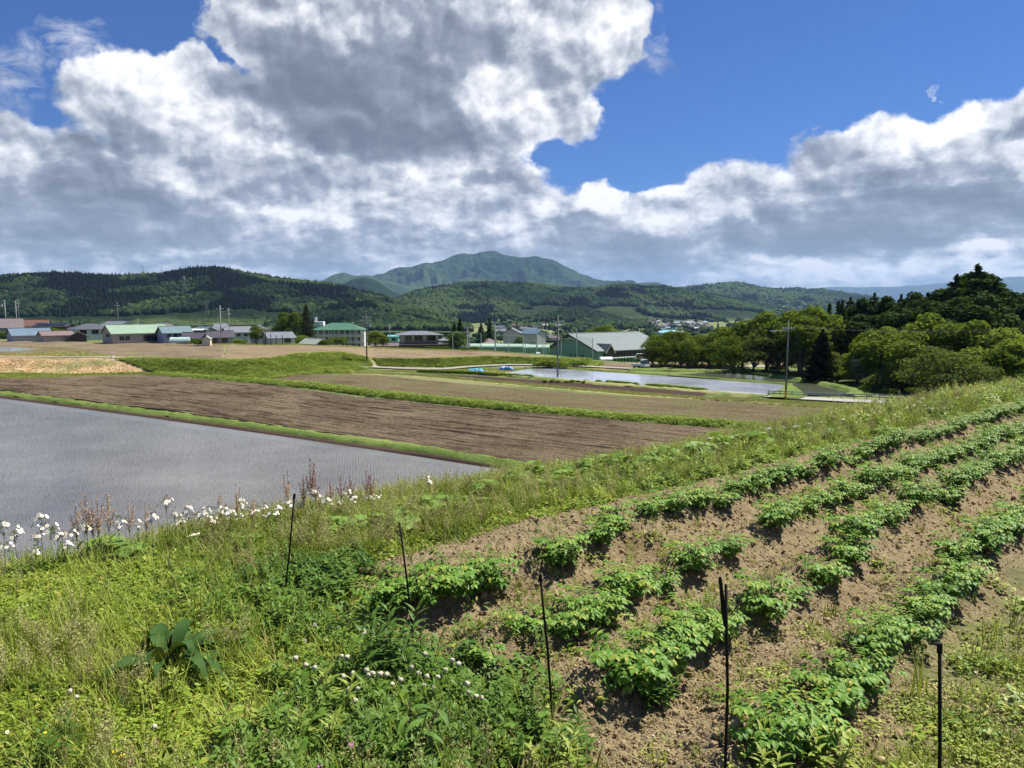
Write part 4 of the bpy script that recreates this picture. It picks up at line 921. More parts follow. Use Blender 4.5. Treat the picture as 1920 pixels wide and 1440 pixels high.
house('house', 'dark roofed low house left of the cream shed', 371, 642.5, 204, 6.6, 4.5, 1.3, 14, 1.3, RF['purple'], DARK_W, group=HG_, wins=[('f', [(-1.5, .1, 1.4, 1.0), (1.2, .1, 1.4, 1.0)])])
house('house', 'dark purple roofed house with white lower wall by two poles', 413, 643.5, 204, 6.0, 5.0, 1.7, 24, 1.4, RF['purple'], GREY_W, group=HG_, wins=[('f', [(-1.6, .3, 1.4, 1.1), (.9, .3, 1.4, 1.1)])])
house('shed', 'tiny cream coloured gabled shed', 388, 644, 190, 1.9, 3, 1.1, 14, .6, RF['rust'], CREAM_W, ridge='y', group=HG_, cat='shed', ov=.15)
house('house', 'house with flat looking white fascia behind the blue walled house', 358, 628, 255, 8.5, 5, 1.6, 2, .3, RF['white'], DARK_W, group=HG_)
house('house', 'grey roofed house with white walls behind black fence posts', 522, 647, 200, 6.6, 6.0, 2.0, 36, 1.3, RF['slate'], WHITE_W, group=HG_, wins=[('f', [(1.4, .8, 1.6, 1.0)]), ('l', [(0, .8, 1.0, 1.0)])])
house('shed', 'shed with streaked pale green roof and light blue gable', 590, 649.5, 188, 5.8, 3.8, .8, -38, 1.1, RF['rust'], BLUE_W, group=HG_, cat='shed')
house('hut', 'turquoise hut left of the dark roofed house', 739, 645, 260, 3.2, 2.6, 2.6, 4, .35, RF['turq'], TURQ_W, group=HG_, cat='hut', wins=[('f', [(0, 1.2, 1.2, .8)])])
house('house', 'house with dusty pink hipped roof behind the net', 917, 654, 236, 7.0, 6.6, 1.2, 6, 2.0, RF['pink'], BEIGE_W, kind='hip', group=HG_)
# white plastic tunnel and fence boards
def tunnel(label, px, base_py, y, w, L_, h, rz, mat):
    q = PY(px, base_py, y); t = thing('plastic_tunnel', label, 'tunnel', (q[0], y, q[2]), R(rz)); mb = MB(); n = 9
    pr = [(-w/2*cos(pi*i/n), h*sin(pi*i/n)) for i in range(n+1)]; mb.prism(pr, 'x', -L_/2, L_/2); mb.build('cover', mat, t, smooth=False)
    f = MB()
    for k in (-L_/2-.02, 0, L_/2+.02): f.tube([(k, -(w/2+.02)*cos(pi*i/n), (h+.02)*sin(pi*i/n)) for i in range(n+1)], .03, 5)
    f.build('hoop', M_FRAMEW, t); return t
M_PLASTIC = paint('white_plastic', (.74, .75, .74), .35, .08); M_TEALP = paint('pale_green_plastic', (.42, .55, .50), .4, .1)
tunnel('white rounded plastic tunnel beside the gym entrance', 1136, 675.5, 168, 2.0, 2.6, .75, 6, M_PLASTIC)
tunnel('pale grey green plastic tunnel below the blue walled house', 338, 642, 192, 2.2, 4.4, 1.3, 8, M_TEALP)
tunnel('small white tarpaulin heap among the net posts', 1009, 665, 178, .9, .9, .55, 0, M_PLASTIC)
# --- the school: three storeys of balconies under a green roof
q = PY(638, 656, 390); t = thing('school', 'white three storey school with green roof and balconies', 'school', (q[0], 390, q[2]), R(4)); 
w_, d_, hh_ = 25.5, 10, 10.2
MB().box(-w_/2, w_/2, -d_/2, d_/2, -3, hh_).build('wall', WHITE_W, t)
hip_roof(t, w_, d_+3, hh_, 3.6, RF['green'], .5, .22, rl=w_/2-9.0)
for st in range(3):
    z0 = 1.0+st*3.3
    b = MB(); b.box(-w_/2, w_/2, -d_/2-1.5, -d_/2, z0-.18, z0); b.box(-w_/2, w_/2, -d_/2-1.5, -d_/2-1.4, z0, z0+.25); b.box(-w_/2, w_/2, -d_/2-1.5, -d_/2-1.42, z0+.95, z0+1.03)
    bo = b.build('balcony', WHITE_W, t)
    rl_ = MB()
    for i in range(73): rl_.box(-w_/2+i*w_/72-.03, -w_/2+i*w_/72+.03, -d_/2-1.48, -d_/2-1.43, z0+.25, z0+.95)
    rl_.build('railing', M_FRAMEW, bo)
    for i in range(9):
        u = -w_/2+1.4+i*2.65; windows(t, 'f', w_, d_, [(u, z0+.35 if i % 3 else z0+.02, 1.7, 1.9 if i % 3 else 2.2)], M_FRAME)
for i in range(9): MB().box(-w_/2+i*w_/8-.14, -w_/2+i*w_/8+.14, -d_/2-1.44, -d_/2-1.2, 0, hh_-.15).build('column', WHITE_W, t)
tw = MB(); tw.box(-w_/2+.2, -w_/2+5.2, -3.5, 1.5, hh_, hh_+4.2); two = tw.build('roof_tower', M_FRAMEW, t); l_ = MB(); 
for i in range(8): l_.box(-w_/2+.2+i*.4, -w_/2+.35+i*.4, -3.58, -3.502, hh_+.8, hh_+4.0)
l_.build('louvre', GREEN_W, two)
MB().tube([(-w_/2+.8, 0, hh_+4.2), (-w_/2+.8, 0, hh_+6.5)], .8, 8).build('water_tank', GREY_W, t)
# --- the dark roofed two storey house
q = PY(788, 652.5, 250); t = thing('house', 'two storey house with dark grey hipped roofs and long balcony', 'house', (q[0], 250, q[2]), R(12), HG_); t.scale = (1.38, 1.3, .88)
w_, d_ = 8.6, 6.0
MB().box(-6.0, 6.2, -4.2, 4, -3, 1.6).build('wall', DARK_W, t); MB().box(-w_/2-.4, w_/2-.4, -d_/2, d_/2, 1.6, 4.9).build('upper_wall', BEIGE_W, t)
u_ = hip_roof(t, w_+.4, d_, 5.0, 1.35, RF['slate'], .9, .18); u_.location = (-.4, 0, 0); l_ = hip_roof(t, 12.4, 8.4, 1.6, .9, RF['charcoal'], .5, .15, name='lower_roof', rl=4.4); l_.location = (.1, 0, 0)
windows(t, 'f', w_, d_, [(-3.0, 3.0, 1.5, 1.7), (-.6, 3.0, 1.9, 1.7), (2.3, 3.0, 2.0, 1.7)]); windows(t, 'l', w_+.8, d_, [(-.6, 3.2, 1.0, 1.0), (1.8, 3.2, .5, 1.0)])
MB().box(-3.9, 3.8, -4.05, -3.02, 2.35, 2.5).build('balcony', DARK_W, t)
rl_ = MB(); rl_.box(-3.9, 3.8, -4.05, -3.99, 3.25, 3.31)
for i in range(20): rl_.box(-3.9+i*.4, -3.86+i*.4, -4.04, -4.0, 2.5, 3.25)
rl_.build('railing', M_TRIM, t)
house('house', 'low annex with small grey hipped roof right of the dark roofed house', 836, 652, 252, 4.6, 4, 2.4, 8, 1.0, RF['slate'], GREY_W, kind='hip', group=HG_)
house('shed', 'long low dark roofed shed left of the dark roofed house', 722, 652, 232, 7.5, 3, .7, 4, .7, RF['brownpink'], DARK_W, group=HG_, cat='shed')
# --- long green roofed building
q = PY(950, 658, 214); t = thing('long_shed', 'long low building with pale green vaulted roof', 'building', (q[0], 214, q[2]), R(-7))
MB().box(-12.5, 6, -2, 2, -2, 1.0).build('wall', GREEN_W, t)
mb = MB(); pr = [(-2.3*cos(pi*i/10), 1.0+1.0*sin(pi*i/10)) for i in range(11)]; mb.prism(pr, 'x', -12.7, 6.2); mb.build('roof', RF['tube'], t)
q = PY(1005, 664, 192); t = thing('vaulted_shed', 'green walled vaulted shed between the net posts and the gym', 'shed', (q[0], 192, q[2]), R(-3))
MB().box(-2.9, 3.2, -2, 2, -2, 1.6).build('wall', GREEN_W, t); mb = MB(); pr = [(-2.2*cos(pi*i/10), 1.6+.8*sin(pi*i/10)) for i in range(11)]; mb.prism(pr, 'x', -3.1, 3.4); mb.build('roof', RF['tube'], t)
# --- the gym with its big grey green roof; built between its corners, found from the photo
gA = PY(1031, 670, 250); gB = PY(1121, 674, 232)              # left and right foot of the green gable
gz_ = float(PY(1121, 674, 232)[2]); ax = np.array([gB[0]-gA[0], gB[1]-gA[1]]); gw = np.hypot(*ax); ang = math.atan2(ax[1], ax[0]); 
t = thing('gymnasium', 'large gym with grey green roof and green gable wall', 'gymnasium', ((gA[0]+gB[0])/2, (gA[1]+gB[1])/2, gz_), ang)
GLEN = 30.0; hL, hR = 2.2, 3.2
rid = PY(1072, 627, 242)[2]-gz_; eL = PY(1027, 654, 250)[2]-gz_; eR = PY(1121, 657, 232)[2]-gz_
xr = -gw*.05; ov = .9; sh = 14.0                               # roof ridge left of the middle; the building runs back to the right
def gp(u, z, v): return (u+sh*v/GLEN*.0, v, z)
wl = MB(); prof = [(-gw/2, -3), (gw/2, -3), (gw/2, eR-.1), (xr, rid-.3), (-gw/2, eL-.05)]
wl.prism(prof, 'y', 0, GLEN); wl.build('wall', GREEN_W, t)
rb = MB()
for (u0, z0, u1, z1) in ((xr, rid, gw/2+ov, eR-.45), (xr, rid, -gw/2-ov, eL-.3)):
    rb.prism([(u0, z0), (u1, z1), (u1, z1+.25), (u0, z0+.25)], 'y', -1.1, GLEN+1)
rf_ = rb.build('roof', RF['gym'], t)
tr = MB()
for (u0, z0, u1, z1) in ((xr, rid, gw/2+ov, eR-.45), (xr, rid, -gw/2-ov, eL-.3)):
    tr.prism([(u0, z0-.25), (u1, z1-.25), (u1, z1+.27), (u0, z0+.27)], 'y', -1.25, -1.104)
tr.build('bargeboard', M_TRIM, rf_)
MB().box(xr-.2, xr+.2, -1.1, GLEN+1, rid+.22, rid+.42).build('ridge_cap', RF['white'], rf_)
# glazed hall along the right side
h_ = MB(); h_.box(gw/2+.02, gw/2+.1, 3, GLEN-.5, .2, eR-.5); h_.build('glazed_wall', M_GLASS, t)
for i in range(16): MB().box(gw/2+.10, gw/2+.34, 7+i*1.4, 7.2+i*1.4, -2, eR-.4).build('mullion', M_TRIM, t)
MB().box(gw/2+.1, gw/2+1.6, 1.5, GLEN, 0.1, .42).build('terrace_slab', WHITE_W, t)
pc = MB(); pc.prism([(2.2, -2), (4.8, -2), (4.8, eR-.3), (3.5, eR+1.5), (2.2, eR-.3)], 'x', gw/2-3, gw/2+1.35); pc.build('porch', M_GLASS, t)
pr_ = MB()
for s in (-1, 1): pr_.prism([(3.5, eR+1.65), (3.5+s*1.9, eR-.9), (3.5+s*1.9, eR-.7), (3.5, eR+1.9)], 'x', gw/2-4.2, gw/2+1.9)
pr_.build('porch_roof', RF['gym'], t)
tr = MB()
for s in (-1, 1): tr.prism([(3.5, eR+1.55), (3.5+s*2.0, eR-1.05), (3.5+s*2.0, eR-.68), (3.5, eR+1.92)], 'x', gw/2+1.904, gw/2+2.05)
tr.build('porch_trim', mt('pale_trim', (.42, .36, .32)), t)
windows(t, 'f', gw, 0.0, [(-1.0, .4, 1.0, .7), (1.6, .4, 1.0, .7), (4.4, .4, 1.2, .7)])
MB().box(xr-.5, xr+.9, -.06, -.01, rid-2.0, rid-1.6).build('vent', M_TRIM, t)

# small houses far off in the valley towns: one simple shape each
TM = {k: mt('town_'+k, c) for k, c in (('white', (.40, .40, .39)), ('grey', (.24, .25, .27)), ('beige', (.32, .28, .23)))}
TRF = [('grey', RF['slate']), ('dark', RF['charcoal']), ('brown', RF['brownpink']), ('red', RF['red']), ('blue', RF['blue'])]
FARM = {}
for wk, wm in TM.items():
    for rk, rm in TRF:
        mb = MB(); mb.prism([(-4, -2), (4, -2), (4, 4.6), (0, 6.8), (-4, 4.6)], 'x', -5.5, 5.5, 0)
        for s in (-1, 1): mb.prism([(0, 6.9), (s*4.8, 4.3), (s*4.8, 4.6), (0, 7.2)], 'x', -6.1, 6.1, 1)
        for u in (-3.4, 0, 3.2): mb.box(u-.9, u+.9, -4.04, -4.004, 2.6, 4.0, 2)
        FARM[wk, rk] = mb.mesh('house', [wm, rm, M_GLASS])
rr = RS(12); cnt = 0
for i, (px, y, wk, rk, lb) in enumerate(((84, 330, 'white', 'grey', 'small white house with grey roof behind the solar roof'), (142, 300, 'white', 'dark', 'white house with dark roof behind the pink roofed shed'), (205, 340, 'beige', 'brown', 'beige house with brown roof left of the green roof ridge'), (296, 330, 'white', 'grey', 'white house with grey roof behind the end of the green roof'), (350, 340, 'white', 'dark', 'white house with dark roof behind the low purple roof'), (384, 300, 'grey', 'blue', 'grey house with blue roof left of the pair of poles'), (444, 310, 'white', 'grey', 'white house with grey roof right of the pair of poles'), (462, 350, 'beige', 'dark', 'beige house left of the rounded green tree'), (494, 330, 'white', 'brown', 'white house with brown roof behind the rounded green tree'), (24, 340, 'white', 'dark', 'white house with dark roof near the pale pole'), (960, 330, 'white', 'grey', 'white house behind the bright green tree'), (1000, 360, 'white', 'blue', 'white house with blue roof among the net posts'))):
    x = (px-960)/1440*y; z = float(PY(px, 640, y)[2]); o = obj('house', FARM[wk, rk], None, (x, y, z), .6+.9*(i % 3)); o.scale = (.85, .85, .8); tag(o, lb, 'house', 'houses of the second row of the village')
for i, (px, y, tp) in enumerate(((62, 250, 620), (120, 246, 622), (190, 252, 624), (222, 214, 632), (312, 215, 631), (345, 215, 636), (442, 214, 633), (455, 220, 636), (28, 240, 624), (398, 230, 632))):
    tree('darkbush' if i % 2 else 'bush', px, None, tp, y, ['garden shrub near the pale pole', 'garden shrub among the blue and pink roofs', 'garden shrub by the pink roofed shed', 'garden shrub by the white walled house', 'garden shrub under the prop pole', 'garden shrub between the green and blue roofs', 'garden shrub beside the pale tunnel', 'garden shrub right of the pair of poles', 'second garden shrub right of the pair of poles', 'garden shrub left of the pair of poles'][i if i else 1] if i != 8 else 'garden shrub close to the left edge', 1.5, 'garden shrubs of the village')
ZONES = [ # px0, px1, dist0, dist1, n, phrase
 (1040, 1240, 1500, 2100, 52, 'in the village below the middle hills'), (1230, 1330, 1250, 1900, 40, 'in the town right of the gym roof'),
 (1380, 1510, 2900, 3700, 75, 'on the hillside town above the wood'), (780, 880, 1000, 1700, 34, 'in the valley behind the dark roofed house'),
 (930, 1050, 900, 1500, 26, 'in the valley behind the long green roof'), (400, 500, 420, 800, 18, 'in the hamlet behind the two poles'), (230, 330, 700, 950, 6, 'at the foot of the dark ridge')]
for (a, b, d0, d1, nn, ph) in ZONES:
    for i in range(nn):
        px = a+(b-a)*rr.rand(); y = d0+(d1-d0)*rr.rand(); x = (px-960)/1440*y; wk = ['white', 'white', 'grey', 'beige'][rr.randint(4)]; rk = ['grey', 'dark', 'grey', 'brown', 'dark', 'red', 'blue', 'grey', 'brown'][rr.randint(9)]
        z = float(HG(x, y))
        if ph.startswith('on the hillside'): z = -44+max(0, (y-3000))*.055
        o = obj('far_house', FARM[wk, rk], None, (x, y, z), rr.rand()*3.14); s = .8+.5*rr.rand()+(.35 if y > 2500 else 0); o.scale = (s, s, s)
        tag(o, 'tiny %s roofed %s house %s' % (rk, wk, ph), 'house', 'far houses '+ph)
for (px, py, y, w_, rf_, lab) in ((1256, 620, 1150, 26, 'turq', 'bright turquoise roofed factory right of the gym'), (1243, 624, 1100, 14, 'turq', 'smaller turquoise roofed factory left of the big one'), (1318, 608, 2300, 50, 'white', 'long white roofed greenhouse on the valley floor'), (1270, 625, 1100, 16, 'white', 'white roofed hall below the turquoise factory'), (985, 645, 500, 12, 'white', 'white roofed hall behind the net posts')):
    x = (px-960)/1440*y; t = thing('factory', lab, 'building', (x, y, float(HG(x, y))), .15); gable_walls(t, w_, 12, 5, 2.2, TM['white']); gable_roof(t, w_, 12, 5, 2.2, RF[rf_], .6)

# ================================================================== poles, wires, nets, pylons
M_POLE = paint('concrete_pole', (.15, .145, .135), .85, .12); M_POLEL = paint('pale_concrete_pole', (.34, .33, .31), .85, .12)
M_STEEL = paint('galvanised_steel', (.36, .37, .38), .4, .1, metal=.4); M_INS = paint('porcelain', (.7, .7, .68), .25, .05); M_YEL = paint('yellow_guard', (.65, .38, .03), .5, .1); M_WIRE = paint('wire', (.03, .03, .03), .6, .05); M_CAN = paint('transformer_grey', (.22, .24, .25), .5, .1)
WIRES = {}
def pole(key, px, base, top, label, arms=((.92, 1.7),), y=None, lvl=None, mat=M_POLE, r0=.16, boxes=(), lean=0, extra=None):
    if y is None: q = gz([(px, base)], lvl if lvl is not None else L1)[0]
    else: q = PY(px, base, y)
    h = PY(px, top, q[1])[2]-q[2]
    t = thing('utility_pole', label, 'utility pole', q, 0, 'utility poles')
    MB().tube([(0, 0, -.6), (lean*h*.5, 0, h*.5), (lean*h, 0, h)], [r0, r0*.82, r0*.62], 10).build('mast', mat, t, smooth=True)
    for (f, w) in arms:
        z = h*f; a = MB().box(-w/2, w/2, -.22, -.12, z-.05, z+.05).build('crossarm', M_STEEL, t)
        for s in (-.95, -.45, .45, .95): 
            i_ = MB().tube([(s*w/2, -.17, z+.052), (s*w/2, -.17, z+.14), (s*w/2, -.17, z+.26)], [.03, .075, .04], 7).build('insulator', M_INS, a)
    for (f, kind) in boxes:
        z = h*f
        if kind == 'can': 
            for s in (-.55, .55): MB().tube([(s, -.1, z-.5), (s, -.1, z+.4)], [.27, .27], 10).build('transformer', M_CAN, t)
            MB().box(-.95, .95, -.35, .2, z-.62, z-.505).build('platform', M_STEEL, t)
        elif kind == 'frame':
            m_ = MB(); m_.box(-1.9, 0, -.05, .05, z+.9, z+1.0); m_.box(-1.9, 0, -.05, .05, z-.6, z-.5); m_.box(-1.5, -.9, -.2, .2, z-.45, z+.6); m_.build('switch_frame', M_STEEL, t)
        elif kind == 'guard': MB().tube([(0, 0, 0), (0, 0, 1.15)], r0*1.12, 12).build('guard_sleeve', M_YEL, t)
        elif kind == 'box': MB().box(-.2, .2, -.34, -.16, z-.3, z+.3).build('meter_box', M_CAN, t)
        elif kind == 'rings':
            m_ = MB(); 
            for k in range(4): m_.box(-.5, .5, -.2, -.12, z-k*.55, z-k*.55+.07)
            m_.build('cable_bracket', M_STEEL, t)
        elif kind == 'lamp':
            l_ = MB(); l_.tube([(0, 0, z), (-.5, -.1, z+.1), (-1.7, -.2, z+.05)], .035, 6); lo = l_.build('lamp_arm', M_STEEL, t); MB().box(-2.3, -1.7, -.32, -.1, z-.02, z+.1).build('lamp_head', M_FRAMEW, lo)
    WIRES[key] = [(q[0]+s*.8, q[1]-.17, q[2]+h*arms[0][0]+.26) for s in (-1, 1)]
    return t
pole('a', 13, 634, 563, 'pale pole with switch frame, cut side of the left edge', ((.98, .6),), mat=M_POLEL, boxes=((.86, 'frame'),), r0=.18)
pole('b', 33, 628, 564, 'thin pale pole behind the dark pole near the left edge', ((.97, 1.0),), y=250, mat=M_POLEL, boxes=((.78, 'rings'),))
pole('c', 38, 632, 560, 'dark pole with crossarm and brackets near the left edge', ((.87, 1.9), (.78, 1.2)), boxes=((.8, 'box'),))
pole('d', 223, 637, 566, 'pole with brackets and prop pole before the pale green roof', ((.90, 1.8),), boxes=((.82, 'rings'), (.5, 'box')))
q = gz([(231, 637)], L1)[0]; MB().tube([(0, 0, -.3), (-1.05, 0, 6.9)], [.13, .10], 8).build('prop_pole', M_POLEL, None, q); tag(bpy.data.objects['prop_pole'], 'slanting prop pole leaning on the pole before the green roof', 'prop pole')
pole('e', 415, 644.5, 573, 'taller pole of the pair right of the village roofs', ((.91, 1.9),), mat=M_POLEL)
pole('f', 431, 643.5, 577, 'slimmer pole of the pair right of the village roofs', ((.93, .9), (.82, 1.3)), mat=M_POLEL, r0=.12, boxes=((.88, 'lamp'),))
pole('g', 688, 680.5, 589, 'dark pole with transformer cans before the school', ((.93, 1.6), (.86, 1.9)), lvl=L0, boxes=((.80, 'can'),))
pole('h', 663, 650, 605, 'thin black pole before the school balconies', ((.98, .5),), y=235, r0=.11)
pole('i', 678, 650, 613, 'short thin pole beside the transformer pole', ((.97, .4),), y=235, r0=.09, mat=M_POLEL)
pole('j', 1045.5, 707.5, 592, 'tall dark pole standing on the levee of the bright paddy', ((.90, 1.6), (.83, .8)), lvl=L0, boxes=((.12, 'box'),), r0=.17)
pole('k', 1473, 749, 602, 'pole with yellow guard sleeve beside the guard rail', ((.90, 1.5),), lvl=L0, r0=.13, boxes=((0, 'guard'), (.87, 'lamp')), mat=M_POLE)
pole('l', 731, 645, 608, 'pale pole above the turquoise hut', ((.88, 1.9), (.80, 1.2)), y=235, mat=M_POLEL)
pole('m', 260, 632, 596, 'small pole with white gear behind the green roof', ((.9, 2.4), (.8, 1.6)), y=420, mat=M_POLEL)
def wire(a, b, label, sag=.9):
    for k in range(2):
        p, q = np.array(WIRES[a][k]), np.array(WIRES[b][k]); pts = [p*(1-t)+q*t-np.array([0, 0, 4*sag*t*(1-t)]) for t in np.linspace(0, 1, 14)]
        o = MB().tube(pts, .007, 4, cap=False).build('power_line', M_WIRE); tag(o, label+(' upper strand' if k else ' lower strand'), 'power line', 'power lines')
WIRES['off'] = [tuple(PY(-300, 545, 215)), tuple(PY(-300, 549, 215))]; WIRES['r'] = [tuple(PY(2150, 600, 100)), tuple(PY(2150, 605, 98))]
for a, b, l in (('off', 'a', 'wire leaving the left edge at the pale pole,'), ('a', 'c', 'wire between the two poles near the left edge,'), ('c', 'd', 'wire over the blue and white walled houses,'), ('d', 'e', 'wire over the pale green roof,'), ('e', 'g', 'wire from the pole pair to the transformer pole,'), ('g', 'j', 'wire from the transformer pole to the paddy pole,'), ('j', 'k', 'wire over the bright paddy to the guard rail pole,'), ('k', 'r', 'wire before the wood to the right edge,')): wire(a, b, l)
# posts and nets of the sports ground
M_NET, _n = material('green_net'); _t = _n.new('ShaderNodeBsdfTransparent'); _m = _n.new('ShaderNodeMixShader'); _m.inputs[0].default_value = .16; _n.l.new(_t.outputs[0], _m.inputs[1]); _n.l.new(bsdf(_n, (.05, .22, .13), .7), _m.inputs[2]); finish(M_NET, _n, _m.outputs[0])
M_POST = paint('net_post', (.42, .46, .45), .5, .1)
def netfence(label, posts, y, tops, netmat=M_NET):
    p0 = PY(posts[0][0], posts[0][1], y); t = thing('net_fence', label, 'net fence', p0, 0, 'ball nets'); W_ = []
    for (px, b), tp in zip(posts, tops):
        q = PY(px, b, y); h = PY(px, tp, y)[2]-q[2]; MB().tube([(q[0]-p0[0], 0, q[2]-p0[2]-.5), (q[0]-p0[0], 0, q[2]-p0[2]+h)], .085, 8).build('post', M_POST, t); W_.append((q[0]-p0[0], q[2]-p0[2], h))
    for (a, b) in zip(W_[:-1], W_[1:]):
        MB().poly([(a[0]+.09, 0, a[1]+.1), (b[0]-.09, 0, b[1]+.1), (b[0]-.09, 0, b[1]+min(a[2], b[2])-.05), (a[0]+.09, 0, a[1]+min(a[2], b[2])-.05)]).build('net', netmat, t)
        MB().tube([(a[0], 0, a[1]+min(a[2], b[2])), (b[0], 0, b[1]+min(a[2], b[2]))], .03, 5).build('top_rail', M_POST, t)
netfence('low green net on four posts right of the dark roofed house', [(849, 656), (876, 656), (880.5, 656), (902, 658)], 182, [623, 617, 621, 625])
netfence('long green net before the pink roofed house', [(928, 661), (954, 662), (981, 663), (985, 664), (1006, 665), (1018, 665)], 178, [608, 629, 630, 638, 629, 630])
netfence('green net before the gable wall of the gym', [(1022, 666), (1052, 667), (1081, 668), (1111, 672)], 164, [637, 635, 616, 634])
def ppole(px, b, tp, y, label):
    q = PY(px, b, y); h = PY(px, tp, y)[2]-q[2]; t = thing('floodlight_pole', label, 'pole', q, 0, 'floodlight poles'); MB().tube([(0, 0, -.5), (0, 0, h)], [.15, .09], 8).build('mast', M_POST, t); a = MB().box(-1.0, 1.0, -.06, .06, h-.1, h+.02).build('crossarm', M_STEEL, t)
    for s in (-.8, -.3, .3, .8): MB().box(s-.14, s+.14, -.25, -.07, h+.03, h+.25).build('lamp', M_FRAMEW, a)
ppole(929, 655, 606, 205, 'floodlight pole right of the twin conifers'); ppole(1007, 660, 612, 190, 'floodlight pole among the net posts'); ppole(877, 655, 615, 188, 'floodlight pole right of the dark roofed house')
def pylon(px, b, tp, y, label):
    q = PY(px, b, y); h = PY(px, tp, y)[2]-q[2]; t = thing('pylon', label, 'pylon', q, .3, 'lattice pylons'); mb = MB(); w0 = h*.13
    for i in range(4):
        a = (1, 1, -1, -1)[i]*w0, (1, -1, -1, 1)[i]*w0; mb.tube([(a[0], a[1], 0), (a[0]*.25, a[1]*.25, h*.7), (0, 0, h)], .11*h/25, 4)
    for k in range(6):
        z = h*k/8; z2 = h*(k+1)/8; f = 1-.75*z/(h*.7); f2 = 1-.75*z2/(h*.7); f, f2 = max(f, .2), max(f2, .2)
        mb.tube([(-w0*f, -w0*f, z), (w0*f2, -w0*f2, z2)], .1*h/25, 4); mb.tube([(w0*f, -w0*f, z), (-w0*f2, -w0*f2, z2)], .1*h/25, 4)
    mb.build('tower', M_CAN, t)
    for k in (.7, .8, .9): MB().tube([(-h*.14, 0, h*k), (0, 0, h*k+h*.02), (h*.14, 0, h*k)], .12*h/25, 4).build('crossarm', M_CAN, t)
pylon(226, 516, 503, 1500, 'smallest pylon on the crest of the dark ridge'); pylon(268, 517, 495, 1500, 'tallest pylon on the crest of the dark ridge'); pylon(304, 516, 497, 1500, 'pylon on the ridge just left of its summit'); pylon(388, 592, 562, 850, 'dark pylon at the foot of the ridge'); pylon(346, 548, 515, 1300, 'pylon half hidden on the slope below the summit')
# guard rail along the concrete lane
q0 = gz([(1440, 744)], L0)[0]; t = thing('guard_rail', 'galvanised guard rail along the concrete lane', 'guard rail', q0)
gp_ = resamp(gz([(1440, 743), (1500, 745.5), (1600, 749.5), (1720, 753.5), (1800, 757)], L0), 16); M_RAIL = paint('pale_rail', (.24, .28, .29), .45, .1)
for p in gp_: MB().tube([(p[0]-q0[0], p[1]-q0[1], p[2]-q0[2]-.2), (p[0]-q0[0], p[1]-q0[1], p[2]-q0[2]+.85)], .06, 6).build('post', M_RAIL, t)
for dz in (.45, .72): MB().tube([(p[0]-q0[0], p[1]-q0[1], p[2]-q0[2]+dz) for p in gp_], .075, 6).build('rail', M_RAIL, t)
# black fence posts before the grey house
for i, (px, tp) in enumerate(((498, 618), (508, 626), (518, 628), (530, 628), (540, 632))):
    q = PY(px, 649, 190); h = PY(px, tp, 190)[2]-q[2]; tag(MB().tube([(0, 0, -.5), (0, 0, h*.9), (.02, 0, h)], [.11, .10, .05], 6).build('fence_post', M_WIRE, None, q), ['tallest black post', 'second black post from the left', 'third black post from the left', 'fourth black post from the left', 'rightmost black post'][i]+' before the grey roofed house', 'post', 'black posts before the house')

# ================================================================== the little truck, cars and tarpaulins
M_CAR = paint('white_car_paint', (.72, .72, .72), .25, .03, spec=.5); M_TYRE = paint('tyre', (.02, .02, .02), .8, .05); M_LAMP = paint('lamp_glass', (.55, .5, .45), .15, .05); M_RED = paint('tail_lamp', (.4, .03, .02), .3, .05)
q = gz([(1201, 693.5)], L0)[0]; t = thing('kei_truck', 'small white pickup truck parked on the paddy track', 'truck', (q[0], q[1], float(HG(q[0], q[1]))+.22), R(-52))
def wheel(t, x, y, r=.29):
    wh = MB().tube([(x, y-.08, r), (x, y+.08, r)], r, 16).build('wheel', M_TYRE, t); MB().tube([(x, y-.09, r), (x, y+.09, r)], r*.55, 12).build('rim', M_STEEL, wh)
for x in (-1.05, 1.1):
    for y in (-.62, .62): wheel(t, x, y)
b = MB(); b.prism([(-.72, .5), (-.72, 1.0), (-.66, 1.75), (-.55, 1.82), (.55, 1.82), (.66, 1.75), (.72, 1.0), (.72, .5)], 'x', .55, 1.25); b.prism([(-.70, .42), (-.70, 1.0), (.70, 1.0), (.70, .42)], 'x', 1.25, 1.72); b.build('cab', M_CAR, t)
b = MB(); b.add([(1.25, -.66, 1.76), (1.25, .66, 1.76), (1.70, .68, 1.0), (1.70, -.68, 1.0), (1.2, -.66, 1.0), (1.2, .66, 1.0)], [(0, 3, 2, 1), (0, 4, 3), (1, 2, 5)]); b.build('windscreen', M_GLASS, t)
for s in (-1, 1): MB().box(.65, 1.2, s*.725-.01, s*.725+.01, 1.08, 1.6).build('side_window', M_GLASS, t)
b = MB(); b.box(-1.65, .5, -.70, .70, .58, .66); b.box(-1.65, .5, -.70, -.66, .66, .95); b.box(-1.65, .5, .66, .70, .66, .95); b.box(-1.65, -1.61, -.66, .66, .66, .95); b.build('cargo_bed', M_CAR, t)
MB().box(-1.5, 1.2, -.35, .35, .36, .56).build('chassis', M_TYRE, t)
for s in (-1, 1): MB().box(1.722, 1.76, s*.5-.13, s*.5+.13, .66, .84).build('headlight', M_LAMP, t); MB().box(-1.70, -1.652, s*.6-.06, s*.6+.06, .60, .72).build('tail_lamp', M_RED, t)
MB().box(1.722, 1.80, -.68, .68, .42, .56).build('bumper', M_CAN, t)
